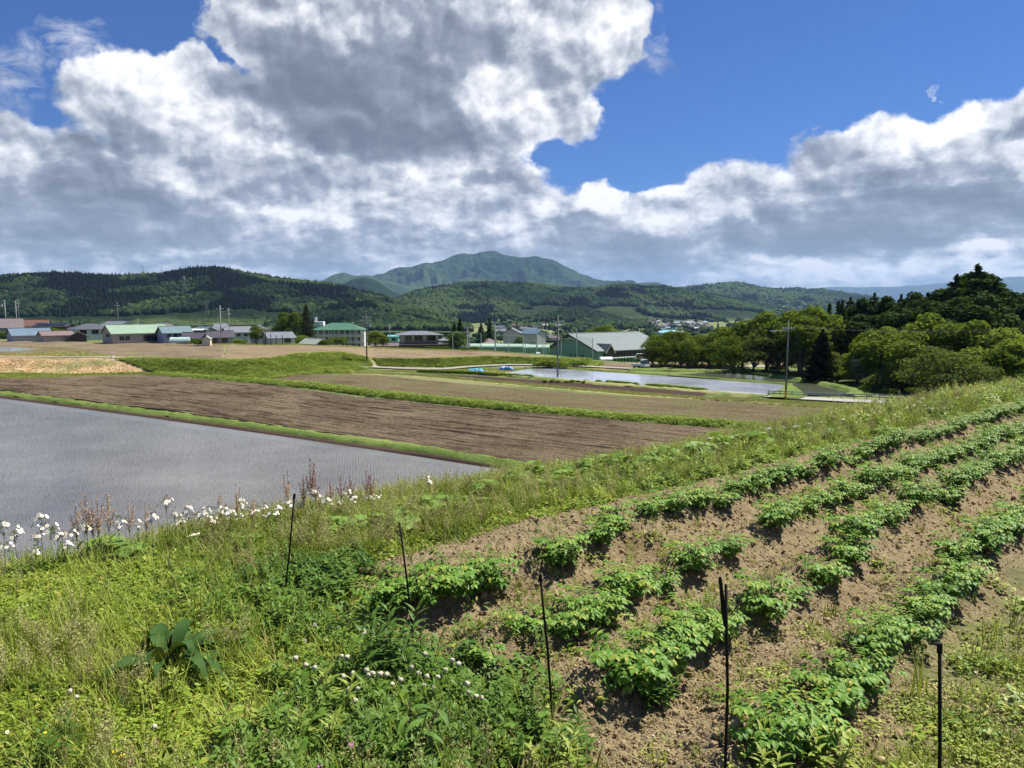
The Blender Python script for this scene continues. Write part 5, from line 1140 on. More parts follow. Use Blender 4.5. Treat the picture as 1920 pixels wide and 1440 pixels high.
def car(px, base, y, label, rz):
    q = PY(px, base, y); t = thing('car', label, 'car', (q[0], y, q[2]), R(rz), 'white cars by the tree line')
    for x in (-1.0, 1.0):
        for yy in (-.66, .66): wheel(t, x, yy)
    b = MB(); b.prism([(-1.75, .28), (1.75, .28), (1.72, .75), (1.1, .88), (-1.7, .92)], 'y', -.74, .74); b.build('body', M_CAR, t)
    b = MB(); b.prism([(-1.6, .92), (1.05, .88), (.55, 1.42), (-1.3, 1.45)], 'y', -.64, .64); b.build('cabin', M_GLASS, t); MB().box(-1.25, .5, -.66, .66, 1.452, 1.50).build('roof', M_CAR, t)
car(1270, 679, 158, 'white car half hidden at the foot of the tree line', 20); car(1205, 676, 168, 'white car under the terrace of the gym', 0)
M_TARP = paint('blue_tarp', (.05, .33, .62), .35, .25, 3.0); M_TARPD = paint('dark_blue_tarp', (.04, .14, .34), .4, .3, 3.0); M_TARPW = paint('white_bundle', (.60, .58, .55), .5, .2, 3.0)
def tarp(px, base, w, h, d, label, mats, seed, dz=.1):
    q = gz([(px, base)], L0)[0]; n = 34; V = []; r = RS(seed)
    for j in range(14):
        for i in range(n):
            u, v = i/(n-1)*2-1, j/13*2-1; prof = max(0, 1-abs(u)**3)*max(0, 1-abs(v)**2.4)
            z = h*prof**.5*(.55+.9*abs(vnoise(u*4+seed, v*2, seed)+.35*vnoise(u*11, v*5, seed+2))+.25)
            V.append((u*w/2+.1*vnoise(v*4, u*3, seed), v*d/2, float(z)))
    F = gridfaces(14, n); mi = (vnoise(np.repeat(np.arange(13), n-1)*.5, np.tile(np.arange(n-1), 13)*.35, seed+9) > .16)*1
    o = obj('tarpaulin', mesh_np('tarpaulin', np.array(V), F, mats, mi=mi), None, (q[0], q[1], float(HG(q[0], q[1]))+dz)); tag(o, label, 'tarpaulin', 'blue tarpaulins on the paddy bank')
tarp(892, 700, 3.2, .75, 1.6, 'bright blue crumpled tarpaulin heap at the left', [M_TARP, M_TARPD], 3); tarp(949, 694, 2.9, .6, 1.2, 'dark blue and white tarpaulin heap at the right', [M_TARPD, M_TARPW], 5)
def post_small(px, base, top, label, mat, w=.05):
    q = gz([(px, base)], L0)[0]; h = PY(px, top, q[1])[2]-q[2]; tag(MB().box(-w, w, -w, w, -.2, h).build('marker_post', mat, None, q), label, 'post')
post_small(211, 672, 667, 'short white marker post on the bank', M_FRAMEW, .12); post_small(1373, 688, 679, 'thin white marker post by the asphalt lane', M_FRAMEW, .09)

# ================================================================== leaves and plants
class LB:
    """collects leaves (strips with a folded midrib) and specks; keeps one 'lt' value per face"""
    def __init__(s): s.V = []; s.F = []; s.T = []; s.M = []
    def leaf(s, o, d, L, Wd, droop=.4, prof=(.15, .85, 1, .62, .03), fold=.18, up=(0, 0, 1), t=.5, m=0, twist=0, wave=0, r=None):
        d = np.array(d, float); d /= np.linalg.norm(d)+1e-9; up = np.array(up, float); sd_ = np.cross(d, up); ln = np.linalg.norm(sd_); sd_ = sd_/ln if ln > 1e-4 else np.array([1.0, 0, 0])
        if twist: n_ = np.cross(sd_, d); sd_ = sd_*cos(twist)+n_*sin(twist)
        nn = np.cross(sd_, d); p = np.array(o, float); k = len(prof); b = len(s.V); a = 0; st = L/(k-1)
        for i, w_ in enumerate(prof):
            wv = wave*(r.rand()-.5)*L if wave else 0
            s.V.append(p-sd_*w_*Wd/2+nn*(fold*w_*Wd/2+wv)); s.V.append(p.copy()); s.V.append(p+sd_*w_*Wd/2+nn*(fold*w_*Wd/2-wv))
            a += droop/(k-1); dd = d*cos(a)-np.array([0, 0, 1.0])*sin(a)*1.0; dd /= np.linalg.norm(dd); p = p+dd*st
        for i in range(k-1):
            c = b+3*i; s.F += [(c, c+1, c+4, c+3), (c+1, c+2, c+5, c+4)]; s.T += [t, min(1, t+.04)]; s.M += [m, m]
    def blade(s, o, a, L, Wd, lean, t=.5, m=0):
        """grass blade: a narrow bending strip of three segments"""
        ca, sa = cos(a), sin(a); b = len(s.V); p = np.array(o, float); th = lean*.3
        for i, w_ in enumerate((1, .85, .55, .0)):
            q = np.array([-sa, ca, 0])*w_*Wd/2; s.V.append(p-q); s.V.append(p+q)
            th += lean*.35; p = p+np.array([ca*sin(th), sa*sin(th), cos(th)])*L/3
        for i in range(3): c = b+2*i; s.F.append((c, c+1, c+3, c+2)); s.T.append(t); s.M.append(m)
    def speck(s, p, sz, r, t=.5, m=0, n=None):
        a = r.randn(3); a /= np.linalg.norm(a); c = np.cross(a, n if n is not None else r.randn(3)); c /= np.linalg.norm(c)+1e-9
        b = len(s.V); p = np.array(p, float); s.V += [p-a*sz, p+c*sz*.6, p+a*sz, p-c*sz*.6]; s.F.append((b, b+1, b+2, b+3)); s.T.append(t); s.M.append(m)
    def stem(s, pts, w_, t=.5, m=0):
        """three sided stem"""
        pts = [np.array(p, float) for p in pts]; b = len(s.V); n = len(pts)
        for i, p in enumerate(pts):
            ww = w_*(1-.5*i/(n-1))
            for k in range(3): s.V.append(p+np.array([cos(2.09*k), sin(2.09*k), 0])*ww)
        for i in range(n-1):
            for k in range(3): s.F.append((b+3*i+k, b+3*i+(k+1) % 3, b+3*i+3+(k+1) % 3, b+3*i+3+k)); s.T.append(t); s.M.append(m)
    def mesh(s, name, mats): return mesh_np(name, np.array(s.V), np.array(s.F), mats, mi=s.M, attrs={'lt': ('FACE', s.T)})
M_POT = leafmat('potato_leaf', (.05, .135, .012), (.19, .34, .045), (.40, .38, .06), rough=.5, transl=.28, tw=.0, lw=.85, spec=.22)
M_GRASS = leafmat('grass_blade', (.10, .15, .018), (.29, .35, .050), (.42, .35, .14), rough=.5, transl=.3, nscale=.9)
M_DRYG = leafmat('dry_grass', (.16, .12, .05), (.33, .26, .13), rough=.7, transl=.2)
M_SEED = leafmat('grass_seed', (.30, .30, .09), (.55, .50, .24), rough=.9, transl=.45, spec=.0)
M_WEED = leafmat('weed_leaf', (.06, .13, .014), (.25, .34, .040), (.40, .35, .07), rough=.45, transl=.26, nscale=1.2)
M_WEEDD = leafmat('lush_weed_leaf', (.030, .085, .012), (.12, .21, .030), rough=.5, transl=.25)
M_YEL = leafmat('yellow_green_leaf', (.15, .21, .025), (.36, .41, .08), rough=.5, transl=.3)
M_DOCK = leafmat('dock_leaf', (.020, .055, .010), (.06, .125, .022), rough=.75, transl=.15, spec=.2)
M_DOCKL = leafmat('light_dock_leaf', (.06, .13, .018), (.15, .26, .042), rough=.55, transl=.22, spec=.2)
M_BUTT = leafmat('butterbur_leaf', (.13, .23, .035), (.24, .36, .075), rough=.55, transl=.3)
M_STEM = paint('green_stem', (.10, .15, .04), .6, .2, 20); M_RSTEM = paint('reddish_stem', (.20, .11, .06), .6, .2, 20)
M_PETAL = paint('white_petals', (.72, .66, .62), .6, .05, 30); M_DISC = paint('yellow_disc', (.62, .48, .05), .7, .1, 60); M_CLOV = paint('clover_head', (.46, .42, .29), .9, .35, 160); M_PINK = paint('pink_clover', (.52, .15, .38), .8, .2, 120); M_YELF = paint('yellow_petals', (.75, .58, .03), .6, .05, 60)
M_SORR = paint('red_seed_spike', (.26, .085, .055), .85, .3, 60); M_SORT = paint('tan_seed_spike', (.50, .32, .18), .85, .3, 60)
OV = (.12, .80, 1, .66, .03); LA = (.18, .75, .8, .45, .02); RO = (.35, .95, 1, .75, .15)

def potato(seed, nst=15, H=.30, Rr=.20):
    r = RS(seed); L = LB(); S = LB()
    for i in range(nst):
        a = 2*pi*i/nst+r.rand()*.7; out = (.15+.85*r.rand()**.7); h = H*(.62+.42*r.rand())*(1-.35*out**2); e = np.array([cos(a)*Rr*out*.75, sin(a)*Rr*out*.75, h]); o = np.array([cos(a)*.02, sin(a)*.02, 0])
        mid = (o+e)/2+np.array([cos(a), sin(a), 0])*.012*r.randn(); S.stem([o, mid, e], .0045, .5)
        nl = 7
        for k in range(nl):
            f = .30+.70*(k+1)/nl; p = o*(1-f)+e*f; la = a+k*2.4+r.randn()*.5 if k < nl-1 else a; el = .15+.45*r.rand() if k < nl-2 else .7
            rd = np.array([cos(la)*cos(el), sin(la)*cos(el), sin(el)]); RL = (.085+.05*r.rand())*(1 if k > 0 else .8); n = 3; side = np.cross(rd, [0, 0, 1.0]); side /= np.linalg.norm(side); t = np.clip(.25+.25*r.randn()+.5*f, 0, .92); q = p.copy(); dd = rd.copy()
            for j in range(n):
                dd = dd-np.array([0, 0, .22]); dd /= np.linalg.norm(dd); q = q+dd*RL/n; sz = (.030, .040, .047)[j]*(.8+.4*r.rand())
                for sg in (-1, 1): L.leaf(q, dd*.55+side*sg+np.array([0, 0, .15*r.randn()]), sz, sz*.62, .5+.3*r.rand(), OV, .22, t=np.clip(t+.12*r.randn(), 0, .92) if r.rand() > .015 else .98)
            L.leaf(q, dd,   .056*(.8+.4*r.rand()), .036, .7, OV, .22, t=t); S.stem([p, q], .0022, .6)
    return L.mesh('foliage', M_POT), S.mesh('stem', M_STEM)
POT = [potato(100+i, 15+(i % 3)*2, .29+.02*(i % 2), .20+.015*(i % 3)) for i in range(6)]; POTS = [potato(200+i, 6, .17, .12) for i in range(2)]
PR = RS(8)
def hz(x, y): return float(hnear(np.array([x]), np.array([y]))[0])
PROOT = {}
def potato_plant(x, y, sc, label, group, small=False):
    k = PR.randint(2)+10 if small else PR.randint(6); rz = PR.rand()*6.28
    if k not in PROOT:
        t = thing('potato_plant', label, 'potato plant', (x, y, hz(x, y)-.01), rz, group); a, b = (POTS if small else POT)[k % 10]; KIDS[t.name] = [obj('foliage', a, t), obj('stem', b, t)]; PROOT[k] = t
    else: t = dup(PROOT[k], (x, y, hz(x, y)-.01), rz, label, group=group)
    sc *= .66; t.scale = (sc*1.05, sc*1.05, sc*PR.uniform(.95, 1.15)); return t
ORD = lambda n: '%d%s' % (n, 'th' if 10 <= n % 100 <= 20 else {1: 'st', 2: 'nd', 3: 'rd'}.get(n % 10, 'th'))
RN = {'A': 'the row nearest the grass verge', 'B': 'the second row from the verge', 'C': 'the third row from the verge', 'D': 'the row by the right weedy grass'}
NEARP = {'A': [(722, 1126, .85), (790, 1118, 1.0), (852, 1104, 1.15), (915, 1088, 1.0), (1048, 1046, 1.05), (1128, 1018, .8)],
 'B': [(893, 1208, .8, 1), (973, 1168, .9, 1), (1062, 1160, .85), (1112, 1138, .95), (1176, 1102, .95), (1238, 1082, .95, 1), (1300, 1056, .95), (1366, 1030, .8), (1452, 992, .85)],
 'C': [(1182, 1266, 1.12), (1238, 1238, .9), (1290, 1192, .95), (1340, 1172, .8), (1432, 1140, 1.0), (1492, 1106, .8, 1), (1546, 1076, .85), (1590, 1046, .95)],
 'D': [(1446, 1392, .92), (1508, 1366, .95), (1562, 1306, .9), (1612, 1268, .85), (1644, 1222, .9), (1700, 1186, .85), (1732, 1152, .8), (1764, 1122, .95), (1806, 1092, .85)]}
SEND = {'A': 19.0, 'B': 16.5, 'C': 13.0, 'D': 9.0}
PLOC = []
for k in 'ABCD':
    n = 0; last = 0
    for e_ in NEARP[k]:
        n += 1; q = P(e_[0], e_[1], .09); last = max(last, cs(q[0], q[1])[1]); PLOC.append((q[0], q[1])); potato_plant(q[0], q[1], e_[2], 'leafy potato plant, %s from the near end of %s' % (ORD(n), RN[k]) if len(e_) < 4 else 'small lone potato plant, %s in %s' % (ORD(n), RN[k]), 'potato plants in rows', len(e_) > 3)
    s = last+.30
    while s < SEND[k]:
        n += 1; c0, sl_ = ROWS[k]; x, y = xy_cs(c0+sl_*s+PR.randn()*.035, s); PLOC.append((x, y)); pxx = 960+1440*x/y
        if pxx < 2010: potato_plant(x, y, PR.uniform(.72, .98), 'bushy potato plant %s from the near end of %s' % (ORD(n), RN[k]), 'potato plants in rows')
        s += PR.uniform(.25, .33)
# --- stakes
M_STAKE = paint('black_stake', (.008, .007, .007), .7, .2, 30, spec=.15)
def stake(bx, by, tx_, ty2, label, r0=.008, tip=None, cap=False):
    b = P(bx, by, 0.0); tp = PY(tx_, ty2, b[1]); b[2] = hz(b[0], b[1])
    t = thing('garden_stake', label, 'stake', b, 0, 'black garden stakes'); v = tp-b; mid = v*.5+np.array([.004*(1 if tip is None else 2), 0, 0])
    MB().tube([(-v*.12), (0, 0, 0), mid, v], [r0*.8, r0, r0, r0*.95], 8).build('shaft', M_STAKE, t, smooth=True)
    if tip: MB().tube([v*.80, v*.86+np.array([-.006, 0, 0]), v*1.0+np.array(tip)], [r0*1.3, r0*1.6, r0*1.1], 6).build('split_tip', M_STAKE, t)
    elif cap: MB().tube([v*.965, v*1.01], r0*1.45, 8).build('cap', M_STAKE, t)
    return t
stake(531, 1136, 552, 928, 'leftmost black stake, leaning right before the paddy', .0050, cap=True)
stake(776, 1199, 749, 980, 'black stake leaning left beside the big potato clump', .0048)
stake(1037, 1368, 1013, 1080, 'bent black stake in the soil between two potato rows', .0048, cap=True)
stake(1358, 1495, 1361, 1096, 'tallest black stake with split tip before the third row', .0052, tip=(-.020, 0, .025))
stake(1758, 1600, 1762, 1210, 'rightmost black stake in the weedy grass', .0055, cap=True)

# --- prototypes of ground cover
def tuft(seed, n, h, w_, lean, mat, name='grass_tuft', rad=.03):
    r = RS(seed); L = LB()
    for i in range(n):
        a = r.rand()*6.28; rr = rad*r.rand()**.5; b = r.rand()*6.28; L.blade((cos(b)*rr, sin(b)*rr, -.01), a, h*(.5+.6*r.rand()), w_*(.7+.6*r.rand()), lean*(.3+r.rand()), t=r.rand())
    return L.mesh(name, mat)
def seedgrass(seed, n, h, mat2=None, brown=False):
    r = RS(seed); L = LB()
    for i in range(n):
        a = r.rand()*6.28; ln = .12*r.rand()*h; tp = np.array([cos(a)*ln, sin(a)*ln, h*(.65+.4*r.rand())]); b = np.array([cos(a)*.01, sin(a)*.01, 0]); L.stem([b, tp], .0009, .5, 1)
        for k in range(16):
            f = .62+.38*r.rand(); p = b*(1-f)+tp*f+r.randn(3)*np.array([.012, .012, .004])*(1.25-f)*2.4; L.speck(p, .0048, r, r.rand()*.9, 1)
    for i in range(5): a = r.rand()*6.28; L.blade((0, 0, 0), a, h*.55, .004, .7*r.rand()+.2, r.rand()*.8, 0)
    return L.mesh('seed_grass', [M_GRASS, M_SEED if not brown else M_DRYG])
def rosette(seed, n, L0_, w_, prof, mat, el=(.1, .8), h=.05, name='weed'):
    r = RS(seed); L = LB()
    for i in range(n):
        a = r.rand()*6.28; e = el[0]+(el[1]-el[0])*r.rand(); z = h*r.rand(); rr = .02+.03*r.rand(); l_ = L0_*(.6+.6*r.rand())
        L.leaf((cos(a)*rr, sin(a)*rr, z), (cos(a)*cos(e), sin(a)*cos(e), sin(e)), l_, l_*w_, .5+.6*r.rand(), prof, .2, t=r.rand())
    return L.mesh(name, mat)
def mat_of_leaves(seed, n, rad, h, sz, mat, prof=RO, tri=False, name='weed'):
    r = RS(seed); L = LB()
    for i in range(n):
        a = r.rand()*6.28; rr = rad*r.rand()**.5; z = h*(.3+.7*r.rand())*(1-.5*(rr/rad)**2); o = np.array([cos(a)*rr, sin(a)*rr, z]); b = r.rand()*6.28; t = r.rand()
        for k in range(3 if tri else 1):
            bb = b+k*2.09; e = .25+.4*r.randn()*.6; L.leaf(o, (cos(bb)*cos(e), sin(bb)*cos(e), sin(e)), sz*(.7+.6*r.rand()), sz*.8, .3, prof, .12, t=t)
        if tri or r.rand() < .3: L.stem([(o[0]*.8, o[1]*.8, 0), o], .0007, .4)
    return L.mesh(name, mat)
def leafystem(seed, h, mat, nl=16, ll=.055, w_=.3, n=1):
    r = RS(seed); L = LB(); S = LB()
    for q in range(n):
        a0 = r.rand()*6.28; ln = .10*h*(1+(n > 1)*1.5); b = np.array([cos(a0)*.015*(n > 1), sin(a0)*.015*(n > 1), 0]); e = b+np.array([cos(a0)*ln, sin(a0)*ln, h*(.8+.25*r.rand())]); S.stem([b, (b+e)/2, e], .0024, .5)
        for k in range(nl):
            f = .18+.82*(k+1)/nl; p = b*(1-f)+e*f; a = k*2.4+r.rand(); el = .15+.9*f**2; l_ = ll*(1.15-.45*f)*(.8+.4*r.rand()); L.leaf(p, (cos(a)*cos(el), sin(a)*cos(el), sin(el)), l_, l_*w_, .5, LA, .25, t=np.clip(.2+.6*f+.15*r.randn(), 0, .92))
    return L.mesh('leaves', mat), S.mesh('stem', M_STEM)
ls_ = [leafystem(400+i, .16, M_WEED, 16, .036) for i in range(3)]
PG = [tuft(1, 16, .09, .0045, 1.1, M_GRASS), tuft(2, 18, .11, .005, .9, M_GRASS), tuft(3, 14, .07, .004, 1.3, M_GRASS), tuft(4, 14, .20, .006, .8, M_GRASS, rad=.05), tuft(5, 14, .23, .005, .7, M_GRASS, rad=.05),
      tuft(6, 14, .12, .003, 1.3, M_DRYG), seedgrass(7, 6, .19), seedgrass(8, 6, .15, brown=True), seedgrass(9, 5, .22),
      rosette(10, 16, .042, .45, OV, M_WEED), rosette(11, 14, .034, .6, OV, M_WEED), rosette(12, 14, .055, .25, LA, M_WEED), mat_of_leaves(13, 26, .08, .07, .016, M_WEED, RO, True, 'clover'), mat_of_leaves(14, 70, .09, .05, .014, M_YEL, OV), mat_of_leaves(15, 60, .09, .07, .018, M_WEED, OV), ls_[0][0], ls_[1][0],
      rosette(17, 10, .045, .5, OV, M_YEL), mat_of_leaves(18, 80, .10, .035, .010, M_YEL, OV)]
SHORT, TALL, DRY_, SEEDI, BROAD = [0, 1, 2], [3, 4], [5], [6, 7, 8], [9, 10, 11, 12, 12, 14, 14, 15, 9, 10]
G = RS(42)
def cover(n, rmin, rmax, accept, choose, name, label, smin=.8, smax=1.25, azr=37, dens_pow=1.0):
    az = np.radians(G.uniform(-azr, azr, n)); u = G.rand(n)
    r_ = rmin*(rmax/rmin)**u if dens_pow == 1 else (rmin**.6+(rmax**.6-rmin**.6)*u)**(1/.6)
    x, y = np.sin(az)*r_, np.cos(az)*r_; k = accept(x, y) > G.rand(n); x, y, r_ = x[k], y[k], r_[k]; n = len(x)
    idx = choose(x, y, n); z = hnear(x, y)-.006; far = np.clip(r_/9, 1, 1.6)
    sc = G.uniform(smin, smax, n)*far; rot = np.c_[G.randn(n)*.12, G.randn(n)*.12, G.rand(n)*6.28]
    t = np.clip(.5+1.7*fbm(x*1.0, y*1.0, 4, 61)+.28*G.randn(n), 0, 1)
    return scatter(name, np.c_[x, y, z], rot, sc, t, idx, PG, label, 'ground cover')
near_p = np.array(PLOC)
def clearance(x, y):
    d = np.full(len(x), 9.0)
    for p in near_p[near_p[:, 1] < 12]: d = np.minimum(d, np.hypot(x-p[0], y-p[1]))
    return d
def patch(x, y, px, py, rad):
    q = P(px, py, 0.0); return np.exp(-((x-q[0])**2+(y-q[1])**2)/rad**2)
def regions(x, y):
    c, s = cs(x, y); e = edge_e(x, y); sm = soilmask(x, y)
    verge = sstep((-4.22+.05*s)-c, -.15, .3)*(e < 3.2); front = (1-sstep(s, 1.7, 2.4))*(c > -6.5)
    right = sstep(c, -1.15, -.8)
    bare = np.clip(patch(x, y, 450, 1325, .16)+patch(x, y, 330, 1262, .16)+.8*patch(x, y, 770, 1440, .12)+patch(x, y, 1250, 1400, .4)+.7*patch(x, y, 1120, 1340, .3)+patch(x, y, 900, 1260, .2)+.7*patch(x, y, 1880, 1330, .35)+.6*patch(x, y, 1700, 1420, .25), 0, 1)
    return c, s, e, sm, verge, front, right, bare
def acc_grass(x, y):
    c, s, e, sm, verge, front, right, bare = regions(x, y)
    lf = (1-sstep(c, -3.6, -2.3))*front                       # left of the front is thick with weeds
    d = np.maximum(verge, lf); d = np.maximum(d, front*.34*(c > -3)); d = np.maximum(d, right*.42*(.45+1.5*np.clip(fbm(x*1.6, y*1.6, 3, 66)+.25, 0, .7)))
    d = np.maximum(d, .035*(sm > .5)); d = d*(1-.93*bare)
    return np.where(e > 3.2, 0, d)
def ch_short(x, y, n):
    c, s, e, sm, verge, front, right, bare = regions(x, y); nz = fbm(x*1.5, y*1.5, 3, 71); nz2 = fbm(x*.9+4, y*.9, 3, 72); out = np.zeros(n, int)
    for i in range(n):
        u = G.rand()
        if right[i] > .5 or sm[i] > .5: pool = SHORT if u < .72 else ([13, 18] if u < .84 else ([11, 12] if u < .93 else DRY_))
        elif verge[i] > .5 and s[i] > 1.9: pool = SEEDI if u < .10 else (SHORT if u < .46 else (TALL if u < .58 else (BROAD if u < .86 else ([13, 18] if u < .93 else DRY_))))
        elif nz[i] > .10: pool = BROAD if u < .40 else ([13, 17, 18] if u < .55 else ([12, 14] if u < .68 else (SHORT if u < .93 else TALL)))
        elif nz2[i] > .12: pool = SEEDI if u < .06 else (SHORT if u < .5 else (TALL if u < .66 else [13, 18]))
        else: pool = SHORT if u < .42 else (TALL if u < .50 else (BROAD if u < .70 else ([13, 17, 18] if u < .92 else DRY_)))
        out[i] = pool[G.randint(len(pool))]
    return out
cover(52000, 2.2, 7.0, acc_grass, ch_short, 'grass', 'low grass and weeds of the near ground')
cover(60000, 6.5, 34.0, lambda x, y: acc_grass(x, y)*(edge_e(x, y) < 2.5), ch_short, 'grass', 'seeding grass and weeds of the farther verge', .85, 1.2)
def acc_lush(x, y): return np.clip(patch(x, y, 740, 1340, .34)+patch(x, y, 640, 1420, .25)+patch(x, y, 860, 1400, .22)+.6*patch(x, y, 560, 1180, .3)+.6*patch(x, y, 490, 1120, .3)+.5*patch(x, y, 620, 1080, .3), 0, 1)
PGL = [leafystem(480+i, .15, M_WEEDD, 18, .045, .36, n=2)[0] for i in range(2)]+[mat_of_leaves(490, 34, .08, .12, .018, M_WEEDD, RO, True, 'clover'), rosette(491, 16, .06, .42, OV, M_WEEDD, el=(.3, 1.2)), mat_of_leaves(492, 50, .08, .12, .026, M_WEEDD, OV)]
PG_KEEP = PG; PG = PGL
cover(9000, 2.2, 5.0, acc_lush, lambda x, y, n: G.randint(0, 5, n), 'weeds', 'lush dark green weeds and clover round the near docks', .7, 1.2, azr=30)
PG = PG_KEEP
PG = [leafystem(484, .17, M_WEED, 18, .055, .34, n=3)[0], leafystem(485, .15, M_YEL, 16, .05, .34, n=2)[0], mat_of_leaves(493, 40, .10, .14, .034, M_WEED, OV), PGL[0], PG_KEEP[3]]
cover(15000, 5.0, 30.0, lambda x, y: (edge_e(x, y) > -.9-.05*cs(x, y)[1])*(edge_e(x, y) < 1.6)*(soilmask(x, y) < .3)*sstep(cs(x, y)[1], 4.2, 6.0)*np.clip(.35+1.6*fbm(x*.8, y*.8, 3, 88)+.3*sstep(cs(x, y)[1], 8, 13), 0, 1), lambda x, y, n: G.randint(0, 5, n), 'weeds', 'leafy weeds along the outer verge', .7, 1.25)
PG = PG_KEEP
def acc_tall(x, y):
    c, s, e, sm, verge, front, right, bare = regions(x, y); L_ = sstep(s, 1.4, .6)*sstep(e, -2.0, -1.2)*(e < 2)*.9
    return np.maximum(L_*(fbm(x*1.1, y*1.1, 2, 5)+.45), verge*sstep(e, -.7, .1)*.35)*(e < 2.5)
cover(4500, 3.0, 26.0, acc_tall, lambda x, y, n: G.choice([3, 4, 4, 8, 15], n), 'grass', 'tall grass along the top of the bank', .7, 1.1)
# --- clods, pebbles and bits of straw
def clod(seed, mat):
    V, F = ico(1); d = 1+.5*vn3(V, 1.8, seed); V = V*d[:, None]*np.array([1, .85, .7]); return mesh_np('clod', V, F, mat)
M_CLOD, _n = material('soil_clod'); _f = _n.noise(pos(_n), 40, 4, .6); _c = _n.ramp(_f, [(.3, (.19, .13, .07)), (.5, (.29, .21, .115)), (.7, (.40, .31, .18))]); finish(M_CLOD, _n, bsdf(_n, _c, .95, .1, _f, .8, .004))
M_PEB = paint('pebble', (.42, .36, .29), .7, .25, 30)
CL = [clod(i, M_CLOD) for i in range(4)]+[clod(9, M_PEB)]
n = 90000; az = np.radians(G.uniform(-37, 37, n)); r_ = 2.2*(14/2.2)**G.rand(n); x, y = np.sin(az)*r_, np.cos(az)*r_
k = (np.maximum(soilmask(x, y), .30) > G.rand(n)*.9) & (edge_e(x, y) < -.6); x, y, r_ = x[k], y[k], r_[k]; n = len(x)
sz = np.exp(G.randn(n)*.55-5.35)*np.clip(r_/5, .9, 1.5); sz = np.minimum(sz, .028)
scatter('soil_clods', np.c_[x, y, hnear(x, y)+sz*.2], G.rand(n, 3)*6.28, sz, G.rand(n), np.where(G.rand(n) < .02, 4, G.randint(0, 4, n)), CL, 'crumbs and clods of dry brown soil', 'soil')
L = LB(); r = RS(3)
for i in range(5): L.blade((r.randn()*.02, r.randn()*.02, .004), r.rand()*6.28, .05+.05*r.rand(), .003, 1.2, r.rand())
STR = []
for j in range(3):
    L = LB()
    for i in range(4):
        a = r.rand()*6.28; p = np.array([r.randn()*.02, r.randn()*.02, .004]); L.leaf(p, (cos(a), sin(a), .06), .03+.05*r.rand(), .0035, .1, (.6, 1, .9, .6), .1, t=r.rand())
    STR.append(L.mesh('straw', M_DRYG))
n = 5500; az = np.radians(G.uniform(-37, 37, n)); r_ = 2.2*(12/2.2)**G.rand(n); x, y = np.sin(az)*r_, np.cos(az)*r_
k = (edge_e(x, y) < -.4); x, y = x[k], y[k]; n = len(x)
scatter('dry_straw', np.c_[x, y, hnear(x, y)+.003], np.c_[G.randn(n, 2)*.15, G.rand(n)*6.28], G.uniform(.6, 1.3, n), G.rand(n), G.randint(0, 3, n), STR, 'bits of dry straw strewn over the soil', 'straw')

# --- flowering and large leaved plants, one by one
def fleabane(seed, h, heads, spread=.05):
    r = RS(seed); S = LB(); L = LB(); FL = LB()
    top = h*.80; S.stem([(0, 0, -.03), (.01*r.randn(), .01*r.randn(), h*.4), (0, 0, top)], .0028, .5)
    for k in range(9):
        f = .1+.85*k/9; a = k*2.4; l_ = .075*(1.1-.6*f); L.leaf((0, 0, top*f), (cos(a)*.8, sin(a)*.8, .6), l_, l_*.26, .7, LA, .2, t=r.rand()*.9)
    for i in range(heads):
        a = r.rand()*6.28; rr = spread*r.rand()**.5; p = np.array([cos(a)*rr, sin(a)*rr, h*(.80+.22*r.rand())]); S.stem([(0, 0, top*(.85+.15*r.rand())), p], .0012, .6)
        nrm = np.array([cos(a)*.8, sin(a)*.8-.2, .55]); nrm /= np.linalg.norm(nrm); u = np.cross(nrm, [1, 0, 0]); u /= np.linalg.norm(u); v = np.cross(nrm, u); R_ = .0150*(.7+.5*r.rand())
        for k in range(14):
            t = 2*pi*k/14; d = u*cos(t)+v*sin(t); b = len(FL.V); wv = np.cross(nrm, d)*.0038; FL.V += [p+d*.003-wv*.6, p+d*.003+wv*.6, p+d*R_+wv+nrm*.001, p+d*R_-wv+nrm*.001]; FL.F.append((b, b+1, b+2, b+3)); FL.T.append(.5); FL.M.append(0)
        b = len(FL.V); FL.V += [p+nrm*.0022+(u*cos(2*pi*k/6)+v*sin(2*pi*k/6))*.0065 for k in range(6)]+[p+nrm*.0045]
        for k in range(3): FL.F.append((b+2*k, b+(2*k+1) % 6, b+(2*k+2) % 6, b+6)); FL.T.append(.5); FL.M.append(1)
    return [('stem', S.mesh('stem', M_STEM)), ('leaves', L.mesh('leaves', M_WEED)), ('flowers', FL.mesh('flowers', [M_PETAL, M_DISC]))]
FB = [fleabane(500+i, .42, 15+3*(i % 3), .055+.015*(i % 3)) for i in range(5)]; FBS = [fleabane(520+i, .20, 3, .022) for i in range(2)]
def sorrel(seed, h, mat):
    r = RS(seed); S = LB(); K = LB(); n = 4
    for i in range(n):
        a = r.rand()*6.28; ln = .05*h*(i > 0)*(1+r.rand()); b0 = h*(.0 if i == 0 else .42); e = np.array([cos(a)*ln, sin(a)*ln, h*(1-.09*i)]); b = np.array([0, 0, b0]); S.stem([b, e], .0022, .5)
        for k in range(95):
            f = (.45 if i == 0 else .25)+(.55 if i == 0 else .75)*r.rand(); p = b*(1-f)+e*f+r.randn(3)*np.array([.007, .007, .004])*(1.35-f)*1.4; K.speck(p, .0052, r, r.rand(), 0)
    L = LB()
    for k in range(4): a = r.rand()*6.28; L.leaf((0, 0, h*.1*k), (cos(a)*.7, sin(a)*.7, .7), .10, .022, .6, LA, .2, t=r.rand()*.9)
    return [('stem', S.mesh('stem', M_RSTEM)), ('seed_spike', K.mesh('seed_spike', mat)), ('leaves', L.mesh('leaves', M_WEED))]
